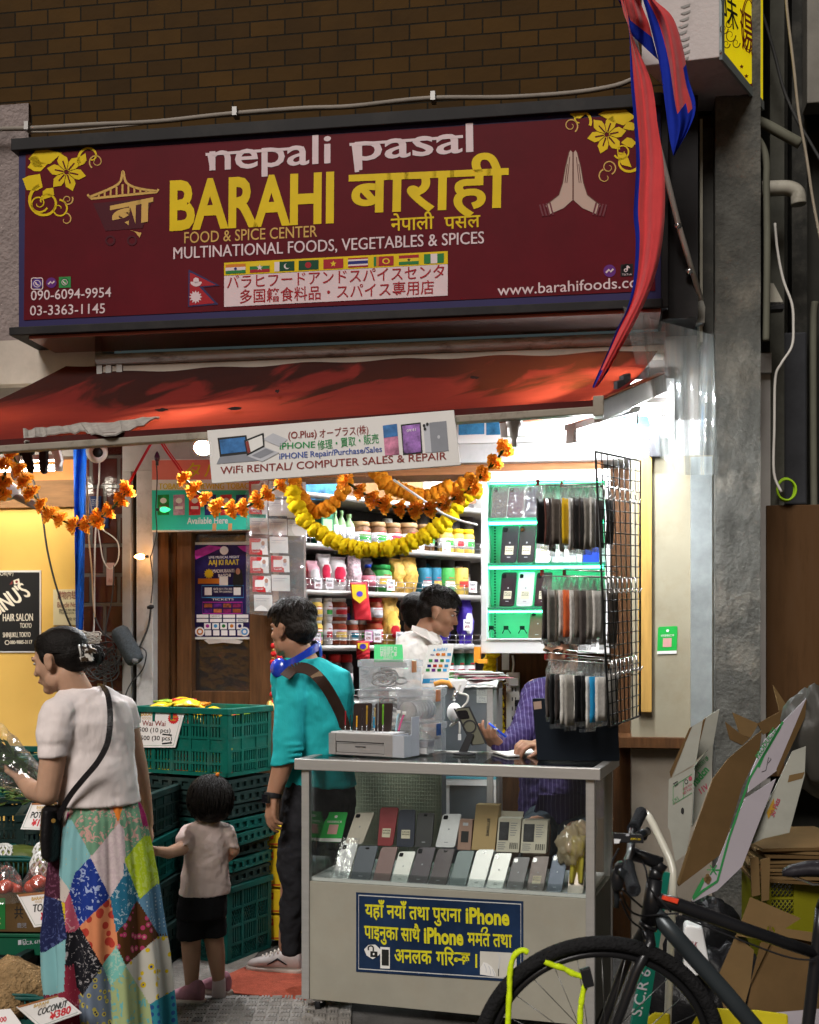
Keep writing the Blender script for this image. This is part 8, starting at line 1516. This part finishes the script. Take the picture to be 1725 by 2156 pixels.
pole=M('pole_white',(.58,.56,.52),.4,nz=.08,dirt=.15);b=MB();pp=[FA.off(k).hit(*T3(*p)) for p,k in (((778,1850),.28),((640,1390),.42),((575,1130),.5),((430,560),.62),((330,60),.70))]
T=thing('flag_pole','slanting white flag pole in a grey bracket on the building corner','pole',pp[0]);b.tube(pp,.013,pole,12);b.build('pole',T)
for p in ((635,1390,.42),(705,1670,.34)):b=MB();c=FA.off(p[2]).hit(*T3(*p[:2]));b.lathe(c,[(.016,-.012),(.018,0),(.016,.012)],chrome,10,pp[1]-pp[0]);b.build('clamp',T)
b=MB();q=FA.off(.2);b.extr([q.hit(*T3(*p)) for p in ((690,1775),(770,1790),(805,1890),(800,1990),(730,1985),(690,1960))],-FA.n*.08,M('bracket_grey',(.28,.27,.24),.6,nz=.2,dirt=.3));b.build('bracket',T,bev=.004)
b=MB();b.rect(FA,1397,205,1470,668,-.2,.30,fr);one(b,'side_box','black metal side box between the red sign and the concrete pillar','box')
# illuminated-type box sign with a faintly glowing yellow side panel
dA=5.3;zb=CAMZ+(HY-118)/FPX*dA;top_z=zb+1.6
def fp_(x,y):d=(zb-CAMZ)*FPX/(HY-y);return P(x,y,d)
A4=[fp_(1351,139),fp_(1515,120),fp_(1604,228),fp_(1457,236)]
T=thing('box_sign','white projecting box sign with a yellow side panel at the upper right corner','sign',sum(A4,V())/4);bxm=M('box_sign_white',(.50,.45,.44),.55,nz=.08,ns=4,dirt=.45,ds=5,dcol=(.18,.16,.15),bump=.15);b=MB();b.extr(A4,Z*1.6,bxm);b.build('body',T,bev=.004)
yq=Pl(A4[1],(A4[2]-A4[1]).cross(Z).normalized());yq.n=yq.n if yq.n.dot(CAM-A4[1]) > 0 else -yq.n;yq=Pl(A4[1],yq.n)
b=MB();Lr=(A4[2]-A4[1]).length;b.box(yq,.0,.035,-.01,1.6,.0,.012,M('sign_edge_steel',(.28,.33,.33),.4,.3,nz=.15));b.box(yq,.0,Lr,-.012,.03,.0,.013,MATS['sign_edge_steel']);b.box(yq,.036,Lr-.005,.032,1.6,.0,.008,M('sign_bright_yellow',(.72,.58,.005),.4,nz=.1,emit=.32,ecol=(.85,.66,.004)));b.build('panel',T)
b=MB();o8=.011;drd=M('ink_dark_red',(.30,.04,.02),.5,nz=0);och=M('ink_ochre',(.30,.17,.02),.5,nz=0)
cjk(b,yq,'味',1522,42,1556,62,62,ink,.02,o8);cjk(b,yq,'湯',1562,96,1590,112,78,drd,.01,o8)
for k in (0,5):line(b,yq,[(1577+(15-k*.6)*math.cos(i*.314),52+(58-k)*math.sin(i*.314)) for i in range(20)],2.2,drd,o8,True)
for cx_,cy_,r in ((1524,60,10),(1538,74,12),(1550,90,9),(1530,92,8),(1534,50,7)):line(b,yq,[(cx_+r*(1-i/22)*math.cos(i*.45),cy_+1.3*r*(1-i/22)*math.sin(i*.45)) for i in range(18)],[2.6-.1*i for i in range(18)],och,o8)
for cx_,cy_ in ((1520,112),(1530,126),(1540,142),(1562,140),(1572,160),(1584,178),(1597,192),(1556,158)):star(b,yq,cx_,cy_,5,drd,o8,5,.5)
b.build('lettering',T)
b=MB();fq=Pl(A4[1],Z.cross(A4[0]-A4[1]).normalized());fq=fq if fq.n.dot(CAM-A4[1]) > 0 else Pl(A4[1],-fq.n);rr=random.Random(6);gp_=M('glue_grey',(.28,.27,.26),.7,nz=.2)
for i in range(9):y=8+i*14;x=1430+rr.uniform(-4,4);shape(b,fq,[(x,y+6),(x+12,y+2),(x+22,y-2),(x+20,y+4),(x+8,y+9)],gp_,.003)
b.build('glue_mark',T)
pip=M('pipe_grey_green',(.13,.13,.10),.6,nz=.2,dirt=.4);pipw=M('pipe_pale',(.40,.38,.32),.5,nz=.15,dirt=.5,ds=9)
def P3(pts,k):q=FA.off(k);return [q.hit(*T3(*p)) for p in pts]
wire(P3([(900,680),(980,730),(1060,790),(1130,860),(1170,940),(1182,1030),(1180,1150),(1185,1500),(1180,1950),(1178,2100)],.16),.017,pip,'pipe','ribbed grey conduit running down the right edge of the concrete pillar','pipe',n=10)
wire(P3([(940,670),(1060,720),(1180,770),(1290,830),(1390,885)],.05),.026,pip,'pipe','thick grey green pipe slanting into the dark recess','pipe',n=10)
wire(P3([(1150,1165),(1230,1160),(1320,1160),(1370,1190),(1380,1260)],-.1),.038,pipw,'pipe','pale elbow pipe sticking out beside the pillar','pipe',n=12)
wire(P3([(1480,1860),(1470,2000),(1470,2600),(1475,3200)],-.5),.02,pip,'pipe','thin dark vertical pipe at the right edge','pipe')
wire(P3([(1300,-50),(1312,100),(1350,420),(1380,700),(1425,950),(1470,1250),(1520,1500)],.3),.007,M('rope',(.30,.26,.20),.8,nz=.2),'rope','pale rope hanging across the dark recess at the upper right','rope')
wire(P3([(1150,60),(1180,160),(1230,330),(1290,560),(1370,740),(1440,860),(1520,1000)],-.2),.008,wk,'cable','black cable sagging across the dark recess at the upper right')
wire([FA.hit(x,y,.0) for x,y in ((1632,470),(1638,530),(1650,590),(1668,640),(1671,684),(1668,729),(1646,765),(1633,797),(1631,900),(1630,995),(1646,1036))],.007,ww,'cable','white cable hanging down the recess beside the pillar')
b=MB();q=FA.off(.0);b.extr([q.hit(*T3(*p)) for p in ((1190,1740),(1225,1745),(1290,1870),(1200,1890))],-FA.n*.06,pipw);b.extr([q.hit(*T3(*p)) for p in ((1195,1860),(1290,1860),(1290,1900),(1200,1905))],-FA.n*.07,bp_);one(b,'junction_box','wedge shaped pale junction box on the conduit beside the pillar','box')
lime=M('cable_lime',(.32,.55,.02),.4,nz=.05);b=MB();q=FA.off(-.28)
for k in range(3):b.tube([q.hit(1655+(18+k)*math.cos(i*.35)+k,1031+(24-k)*math.sin(i*.35),.01*k) for i in range(18)],.006,lime,6,closed=True)
one(b,'cable_loop','lime green coiled cable hanging on the top of the brown hoarding','cable')
b=MB();b.rect(FA,1646,700,1700,1062,-.55,-.45,M('meter_dark',(.035,.037,.042),.5,nz=.3));one(b,'meter_cabinet','dark grey utility box in the recess above the brown hoarding','box',bev=.01)
b=MB();b.rect(FA,1700,-40,1800,210,-.5,-.35,M('meter_grey',(.18,.17,.15),.6,nz=.2));one(b,'wall_unit','grey metal wall unit at the upper right edge','box',bev=.006)
# ================= CARDBOARD PILE =================
T7=lambda x,y:(1158+x*.3409,1421+y*.3409)
whc=M('white_carton',(.27,.27,.235),.7,nz=.15,ns=4,dirt=.2,ds=5,dcol=(.25,.22,.17));grc=M('carton_print_green',(.03,.20,.06),.6,nz=.1);lil=M('carton_lilac',(.33,.30,.33),.6,nz=.08,dirt=.1);mrp=M('print_maroon',(.30,.05,.08),.6,nz=0)
def sheetc(lab,d,n,polys,name='cardboard_sheet',extra=None,th=.006):
    pl=Pl(P(*T7(*polys[0][0][0]),d),V(n));T=thing(name,lab,'cardboard',pl.hit(*T7(*polys[0][0][0])))
    for i,(q,m) in enumerate(polys):
        b=MB();b.extr([pl.hit(*T7(*p),.001*i) for p in q],-pl.n*th,m);b.build('panel' if i ==0 else 'flap',T)
    if extra:b=MB();extra(b,pl);b.build('print',T)
    return T
tx=lambda b,pl,s,x0,y0,x1,y1,h,m,bo=.01:text(b,pl,s,*T7(x0,y0),*T7(x1,y1),h*.3409,m,bo,.003)
def e1(b,pl):
    for ln in ([(762,690),(880,612)],[(762,800),(880,728)],[(762,690),(762,800)],[(825,650),(825,765)]):line(b,pl,[T7(*p) for p in ln],1,grc,.003)
    tx(b,pl,'L M S',768,790,800,770,22,grc);disc(b,pl,*T7(843,660),4,5,ink,.003,10);disc(b,pl,*T7(843,660),2.6,3.4,whc,.004,10);disc(b,pl,*T7(868,640),4,5,mrp,.003,10);tx(b,pl,'GROSS 10 KG',828,715,878,680,14,mrp);tx(b,pl,'NET 9 KG',828,740,878,706,14,mrp);disc(b,pl,*T7(820,840),3.4,7,ink,.003,12);tx(b,pl,'zzr',772,690,800,672,30,ink,.02)
sheetc('white printed carton folded flat leaning on the stained board',5.05,(-.25,-1,.12),[([(735,645),(893,566),(878,850),(868,960),(842,1105),(775,1155),(742,965),(728,940)],whc),([(758,632),(878,318),(946,280),(902,545)],whc),([(748,640),(740,600),(862,330),(880,318)],card)],extra=e1)
def e2(b,pl):tx(b,pl,'COUNTRY OF',905,600,985,520,26,grc,.02);tx(b,pl,'nsdcn',902,690,985,590,46,grc,.03);tx(b,pl,'11V',935,735,985,700,34,mrp,.03)
sheetc('second white printed carton with green lettering leaning behind the first',5.15,(.25,-1,.15),[([(897,562),(1008,425),(1000,640),(905,900),(880,940),(885,850)],whc),([(905,528),(958,268),(1048,212),(1010,430)],whc),([(930,300),(965,262),(905,500),(900,520)],card)],extra=e2)
sheetc('large brown cardboard sheet leaning between the white cartons',4.85,(.35,-1,.35),[([(1105,515),(1312,340),(1295,470),(1190,690),(1062,1105),(800,1305),(788,1285),(860,1060),(1010,640)],card),([(788,1285),(860,1060),(870,1070),(800,1300)],cardL)])
def e3(b,pl):
    line(b,pl,[T7(*p) for p in ((1440,290),(1235,640),(1110,1000),(1035,1275))],4.5,grc,.003);line(b,pl,[T7(*p) for p in ((1425,320),(1320,500),(1290,570))],5,grc,.003);line(b,pl,[T7(*p) for p in ((1035,1275),(950,1330),(885,1385))],5,grc,.003)
    shape(b,pl,[T7(*p) for p in ((885,1395),(880,1370),(945,1250),(960,1265),(930,1330))],grc,.0032)
    for k in range(6):a=k*1.05;line(b,pl,[T7(1010,1205),T7(1010+40*math.cos(a),1205+34*math.sin(a))],2.4,gr_,.0035)
    for x,y in ((975,1245),(985,1260),(965,1265),(978,1275)):disc(b,pl,*T7(x,y),5,6,cardL,.004,8)
    line(b,pl,[T7(*p) for p in ((1308,600),(1335,590),(1352,510),(1368,520),(1350,545))],1.2,ink,.003);tx(b,pl,'PRODUCTS',1290,520,1400,340,26,grc,.02)
sheetc('long white carton sheet with green stripe and a small palm tree print',4.6,(.35,-1,.42),[([(1210,762),(1398,640),(1188,1185),(1035,1332),(885,1402),(878,1390),(1030,1175),(1110,980)],lil),([(1225,725),(1245,600),(1330,400),(1590,140),(1568,225),(1405,590)],lil),([(1588,140),(1578,260),(1410,620),(1400,585)],card)],extra=e3)
def e5(b,pl):tx(b,pl,'30 Pkts',1385,880,1425,770,30,mrp,.02);shape(b,pl,[T7(*p) for p in ((1340,850),(1385,760),(1390,830),(1350,890))],och,.003)
sheetc('white carton sheet with red packet count leaning at the right',4.75,(.1,-1,.35),[([(1500,470),(1582,440),(1575,620),(1480,975),(1320,1012),(1240,1050),(1300,880),(1420,640)],whc),([(1480,620),(1575,600),(1560,640),(1470,665)],cardL)],extra=e5)
sheetc('brown carton flaps poking up in front of the concrete pillar',5.1,(.2,-1,.2),[([(1130,232),(1290,302),(1240,390),(1175,365)],cardL),([(1085,290),(1180,365),(1235,392),(1190,435),(1115,400)],card),([(1380,62),(1482,215),(1420,220)],cardL),([(1285,300),(1640,105),(1560,240),(1320,370)],card)])
T=thing('cardboard_stack','stack of flattened brown cardboard lying beside the leaning sheets','cardboard',P(1640,1830,4.9));rr=random.Random(14)
for i in range(9):
    y=1765+i*8.5;c=P(1670+rr.uniform(-8,8),y,4.95);a=rr.uniform(-.25,.15);ax=V((math.cos(a),math.sin(a),rr.uniform(-.05,.05)));ay=V((-math.sin(a),math.cos(a),0));b=MB();b.ob(c,ax*.20,ay*.26,Z*.006,(card,cardL)[i % 2]);b.build('flat_carton',T)
ycr=M('crate_yellow',(.15,.142,.006),.5,nz=.15,dirt=.2);q=Pl(P(1670,1890,4.75),V((.05,-1,0)))
T=thing('plastic_crate','yellow plastic crate with lattice side under the cardboard stack','crate',q.hit(1670,2100));b=MB();b.rect(q,1615,1842,1900,1856,-.3,.01,ycr);b.rect(q,1615,1856,1624,2156,-.3,.005,ycr);b.rect(q,1672,1856,1682,2156,-.02,.005,ycr);b.rect(q,1682,1856,1900,2156,-.02,.003,ycr);b.rect(q,1624,1890,1672,1894,-.02,.005,ycr)
for i in range(-4,9):
    for y0,y1 in ((1857,1890),(1894,1925)):b.tube([q.hit(1624+i*9,y0),q.hit(1624+i*9+24,y1)],.0028,ycr,4);b.tube([q.hit(1624+i*9+24,y0),q.hit(1624+i*9,y1)],.0028,ycr,4)
b.rect(q,1624,1925,1672,2156,-.02,.003,ycr);b.build('body',T)
ctr=lambda d:V((.2,-1,.3))
T=thing('cardboard_box','open brown cardboard box lying on its side behind the bicycle','box',P(1600,2050,4.2));pl=Pl(P(1600,2050,4.2),V((-.2,-1,.25)))
for nme,q_,m,k in (('front',[(1378,1602),(1700,1650),(1700,2250),(1180,2250),(1250,1905)],card,0),('side',[(1150,1612),(1262,1700),(1240,1905),(1170,2170),(1110,2200),(1030,1885)],cardL,-.03),('flap',[(1238,1372),(1552,1505),(1400,1602),(1385,1560),(1345,1555),(1330,1640),(1150,1612)],cardL,.01),('flap',[(1385,1605),(1400,1560),(1700,1600),(1700,1665)],cardL,.03),('flap',[(1300,1655),(1330,1640),(1360,1545),(1390,1600),(1240,1910)],card,.02)):b=MB();b.extr([pl.hit(*T7(*p),k) for p in q_],-pl.n*(.006 if nme =='flap' else .03),m);b.build(nme,T)
b=MB();shape(b,pl,[T7(*p) for p in ((1400,2085),(1700,2060),(1700,2250),(1380,2250))],lil,.004);line(b,pl,[T7(*p) for p in ((1250,1905),(1390,1640))],1.5,card,.003);b.build('paper_label',T)
T=thing('cardboard_strip','upright cut cardboard strips hanging over the yellow crate','cardboard',P(1600,1900,4.6));pl=Pl(P(1600,1850,4.6),V((.1,-1,.1)))
for q_ in ([(1240,1130),(1290,1125),(1300,1360),(1250,1370)],[(1305,1140),(1362,1130),(1355,1390),(1310,1400)]):b=MB();b.extr([pl.hit(*T7(*p)) for p in q_],-pl.n*.006,cardL);b.build('strip',T)
gbag=film('grey_bag',(.5,.5,.48),.05,.35,.75,(.09,.085,.075),.4,10);b=MB();b.ell(P(1722,1560,4.9),(.14,.1,.24),gbag,None,28,.3);one(b,'plastic_bag','grey crumpled plastic bag hanging at the right edge over the cardboard','bag')
b=MB();q=Pl(P(1470,1980,4.6),V((-.2,-1,.05)));b.extr(rounded([q.hit(1440,1945),q.hit(1480,1955),q.hit(1498,2050),q.hit(1440,2060)],.15),-q.n*.12,wp);text(b,q,'MILK',1448,1990,1468,1994,10,mrp,.02,.003);one(b,'white_container','white plastic container with dark red print behind the bicycle','container',bev=.008)
ytub=M('tub_yellow',(.60,.50,.01),.4,nz=.1,dirt=.1);b=MB();q=Pl(P(1560,2160,3.7),V((-.25,-1,.3)));b.extr([q.hit(*p) for p in ((1365,2140),(1378,2132),(1410,2135),(1412,2200),(1360,2200))],-q.n*.1,ytub);b.extr([q.hit(*p) for p in ((1455,2160),(1478,2122),(1600,2128),(1660,2136),(1660,2220),(1450,2220))],-q.n*.15,ytub);one(b,'tub','bright yellow plastic tub at the bottom edge behind the bicycle','tub',bev=.006)
b=MB();wpp=M('barrier_white',(.52,.50,.42),.35,nz=.1,dirt=.2,coat=.3);b.tube(spline([P(1300,2170,4.5),P(1318,1900,4.5),P(1338,1735,4.45),P(1352,1708,4.3),P(1368,1722,4.2),P(1398,1782,4.12),P(1415,1822,4.08),P(1418,1860,4.06),P(1414,1960,4.05),P(1406,2160,4.05),P(1400,2300,4.05)][3:],6),.013,wpp,12);one(b,'barrier_rail','bent pale steel barrier tube behind the bicycle handlebar','rail')
b=MB();a_,c_=P(1398,1835,3.9),P(1330,2230,3.85);pl=Pl(a_,V((.1,-1,.05)));b.extr([pl.hit(1388,1835),pl.hit(1412,1838),pl.hit(1352,2230),pl.hit(1318,2230)],-pl.n*.02,M('green_plank',(.008,.15,.105),.45,nz=.2,dirt=.2))
ax_=(pl.hit(1372,2000)-pl.hit(1340,2150)).normalized();nx_=ax_.cross(pl.n).normalized();vs,fs=glyphs('S.C.R 619',.01);o_p=pl.hit(1350,2142,.003);b.raw([o_p+ax_*v[0]*.052-nx_*v[1]*.05*(1 if nx_.x > 0 else -1) for v in vs],fs,lite);one(b,'green_plank','slanting green plastic plank with white stencil letters behind the fork','plank')
filler_=M('filler_black',(.010,.010,.011),.35,nz=.2,bump=.6,bs=16)  # invented black bags, added to keep the area behind the bicycle dark
for x,y,d,r,lab in ((1490,2010,4.9,(.17,.14,.22),'black rubbish bag slumped behind the bicycle frame'),(1545,2090,4.75,(.16,.14,.20),'black rubbish bag beside the open cardboard box'),(1440,2110,4.8,(.15,.13,.18),'black rubbish bag behind the bicycle front wheel')):b=MB();b.ell(P(x,y,d),r,filler_,None,30,.28);one(b,'dark_filler_bag',lab,'bag')  # all three bags are added filler that darkens the area behind the bicycle
# ================= BICYCLE =================
T12=lambda x,y:(1263.4+x*.2676,1658.2+y*.2676)
BK=lambda x,y,d=3.4:P(*T12(x,y),d)
T=thing('bicycle','black flat handlebar bicycle parked in front of the counter and cardboard','bicycle',(P(1500,2229,3.4).x,3.4,0))
fm=M('frame_black',(.012,.012,.014),.35,.2,nz=.15,coat=.2);fg=M('frame_grey',(.045,.055,.062),.35,.4,nz=.1);tyr=M('tyre_rubber',(.014,.014,.015),.8,nz=.3,ns=40,bump=.5,bs=90);rim_=M('rim_black',(.02,.02,.022),.3,.5,nz=0);spk=M('spoke_steel',(.12,.12,.12),.3,.8,nz=0)
WC=P(1262,2229,3.4);RW=.367;wz=V((0,-.14,1)).normalized();wx=V((1,.02,0)).normalized();wn=wx.cross(wz)
cir=lambda r,n,k=0:[WC+wx*r*math.cos(6.28318*i/n)+wz*r*math.sin(6.28318*i/n)+wn*k for i in range(n)]
def wheel(C0,T):
    sh=C0-WC;W0=None;b=MB();b.tube([p+sh for p in cir(RW-.021,96)],.021,tyr,12,closed=True);t_=b
    for i in range(120):
        a=6.28318*i/120
        for s_ in (-1,1):c=C0+(wx*math.cos(a)+wz*math.sin(a))*(RW-.0065)+wn*.010*s_;tt=(-wx*math.sin(a)+wz*math.cos(a));rd_=(wx*math.cos(a)+wz*math.sin(a));b.ob(c,(tt+wn*.5*s_).normalized()*.007,wn*.004,rd_*.0015,tyr)
    w_o=b.build('wheel',T);b=MB();b.tube([p+sh for p in cir(RW-.052,96)],.011,rim_,8,closed=True);b.build('rim',w_o);b=MB()
    for i in range(28):a=6.28318*i/28;a2=a+(.9 if i % 4 < 2 else -.9);sd_=1 if i % 2 else -1;b.tube([C0+(wx*math.cos(a2)+wz*math.sin(a2))*.02+wn*.03*sd_,C0+(wx*math.cos(a)+wz*math.sin(a))*(RW-.055)],.0013,spk,4)
    b.lathe(C0-wn*.045,[(.018,0),(.018,.09)],rim_,14,wn);b.build('spoke',w_o);return w_o
wheel(WC,T);wheel(WC+wx*1.03,T)
HT,HB=BK(432,720),BK(385,1075);FCp=BK(372,1105)
b=MB();b.tube([HT,HB],[.022,.026],fm,14);b.tube([BK(448,640),HT],.02,fm,12)
ST=BK(1715,1310);BB=BK(1560,2290)
b.tube([BK(432,880),BK(620,925),BK(1100,1100),ST],[.022,.021,.019,.017],fm,14);b.tube([BB,BK(1640,1861),BK(1722,1150),BK(1735,950)],[.018,.018,.017,.014],fm,14)
b.tube([BK(430,985),BK(620,1200),BK(1010,1640),BB],[.024,.025,.025,.024],fg,14)
RC=WC+wx*1.03
for s_ in (-1,1):b.tube([BB+wn*.03*s_,RC+wn*.06*s_],.010,fm,8);b.tube([ST+wn*.02*s_,RC+wn*.06*s_],.008,fm,8)
b.build('frame',T)
b=MB();b.tube([HB,FCp],.028,fm,12)
for s_ in (-1,1):b.tube([FCp+wn*.0,FCp+wn*.045*s_-wz*.03,BK(250,1400)+wn*.052*s_,WC+wn*.055*s_+wz*.02,WC+wn*.05*s_],[.018,.017,.015,.012,.012],fm,10)
b.build('fork',T)
b=MB();b.extr([p for p in [BK(497,852,3.37),BK(622,880,3.37),BK(610,916,3.37),BK(490,880,3.37)]],V((0,.008,0)),M('tag_orange',(.80,.07,.03),.4,nz=.2,ns=60));b.build('frame_tag',T)
b=MB();b.tube([BK(488,590),BK(445,650)],.021,fm,12);b.tube([BK(480,600),BK(370,560),BK(250,520)],[.020,.018,.020],fm,12);b.build('stem',T)
g_far,g_near=P(*T12(330,190),3.62),P(*T12(270,815),3.12);cl=BK(240,515,3.38)
bp1,bp2=P(*T12(262,330),3.52),P(*T12(215,610),3.28)
b=MB();b.tube(spline([g_far,bp1,cl,bp2,g_near],6),.0125,fm,10);b.build('handlebar',T)
grm=M('grip_rubber',(.022,.024,.028),.75,nz=.3,bump=.6,bs=150)
for a_,c_ in ((g_far,bp1),(g_near,bp2)):b=MB();d=c_-a_;b.tube([a_,a_+d*.06,a_+d*.3,a_+d*.8,a_+d*.98],[.017,.0195,.018,.018,.02],grm,12);b.build('grip',T)
for (x0,y0,d0),pts,lab in (((205,690,3.2),[(150,640,3.3),(120,760,3.3),(135,880,3.3),(125,945,3.3)],0),((300,380,3.45),[(340,360,3.5),(380,350,3.55),(375,330,3.55),(350,400,3.5)],1)):
    b=MB();b.tube([P(*T12(x0,y0),d0)]+[P(*T12(*p[:2]),p[2]) for p in pts],[.012,.013,.010,.008,.008],M('lever_dark',(.03,.035,.04),.3,.6,nz=0),8);b.build('brake_lever',T)
b=MB();b.ell(P(*T12(140,720),3.28),(.02,.02,.035),fm);b.lathe(P(*T12(170,640),3.27),[(.02,-.012),(.02,.012)],fm,10,bp2-g_near);b.build('brake_clamp',T)
TB_=thing('bicycle_light','small black bicycle headlight clamped on the handlebar','light',P(*T12(225,395),3.32));q=Pl(P(*T12(225,395),3.30),V((-.1,-1,.1)));b=MB();b.extr(rounded([q.hit(*T12(108,358)),q.hit(*T12(345,372)),q.hit(*T12(345,440)),q.hit(*T12(112,432))],.1),-q.n*.035,bp_);b.build('body',TB_,bev=.003);b=MB();shape(b,q,[T12(*p) for p in ((112,404),(165,408),(150,440),(112,440))],M('lamp_lens',(.7,.72,.75),.1,nz=0),.002);text(b,q,'AMPP1103',*T12(240,412),*T12(318,415),4,fY,.02,.002);disc(b,q,*T12(218,374),4,2.4,lite,.002,10);b.build('lens',TB_)
for pts in ([(150,480,3.35),(95,600,3.3),(95,760,3.28),(140,850,3.3)],[(180,800,3.2),(260,880,3.3),(330,940,3.38)],[(170,830,3.22),(230,960,3.3),(330,1010,3.36),(480,1000,3.37),(620,990,3.37)],[(160,880,3.25),(240,1040,3.32),(330,1120,3.36),(360,1250,3.37)],[(300,520,3.4),(360,640,3.36),(400,800,3.36),(560,980,3.37)],[(600,1000,3.37),(1000,1160,3.37),(1460,1330,3.37),(1700,1360,3.37)]):b=MB();b.tube(spline([P(*T12(*p[:2]),p[2]) for p in pts],6),.003,bp_,6);b.build('cable',T)
sdl=M('saddle_black',(.02,.018,.022),.45,nz=.15,bump=.15,bs=80);s0=P(1648,1838,3.36);blob('saddle',[('l',[(s0+V((x,0,z)),V((0,w_,0)),V((0,0,h_))) for x,z,w_,h_ in ((.0,0,.012,.010),(.02,.004,.024,.018),(.07,.012,.032,.022),(.13,.012,.05,.024),(.2,.014,.072,.026),(.25,.02,.07,.024),(.275,.02,.04,.016))])],sdl,T,.005,4)
b=MB();b.tube([s0+V((.03,0,-.01)),s0+V((.09,.01,-.035)),s0+V((.2,.02,-.03))],.004,chrome,6);b.tube([s0+V((.14,0,-.02)),BK(1735,950)],.0135,fm,10);b.build('seat_post',T)
# fluorescent lock cord
lk=M('lock_yellow',(.62,.80,.015),.5,nz=.1,bump=.4,bs=25);T=thing('bicycle_lock','fluorescent yellow cloth covered chain lock looped round the front wheel','lock',P(1150,2060,3.3));rr=random.Random(5)
for pts in ([(1068,2230),(1070,2156),(1073,2090),(1075,2040),(1084,2012),(1100,2001),(1112,2006)],[(1147,2024),(1166,2033),(1186,2039),(1206,2050),(1226,2056)],[(1234,2072),(1228,2090),(1224,2115),(1222,2140),(1220,2230)]):
    pp=spline([P(x,y,3.34) for x,y in pts],8);b=MB();b.tube(pp,[.0078+.0007*math.sin(i*.6)+.0012*rr.random() for i in range(len(pp))],lk,10);b.build('cord',T)
b=MB();c=P(1236,2058,3.33);b.ob(c,V((.014,0,.004)),V((0,.012,0)),V((-.006,0,.026)),bp_);b.build('lock_head',T,bev=.003)
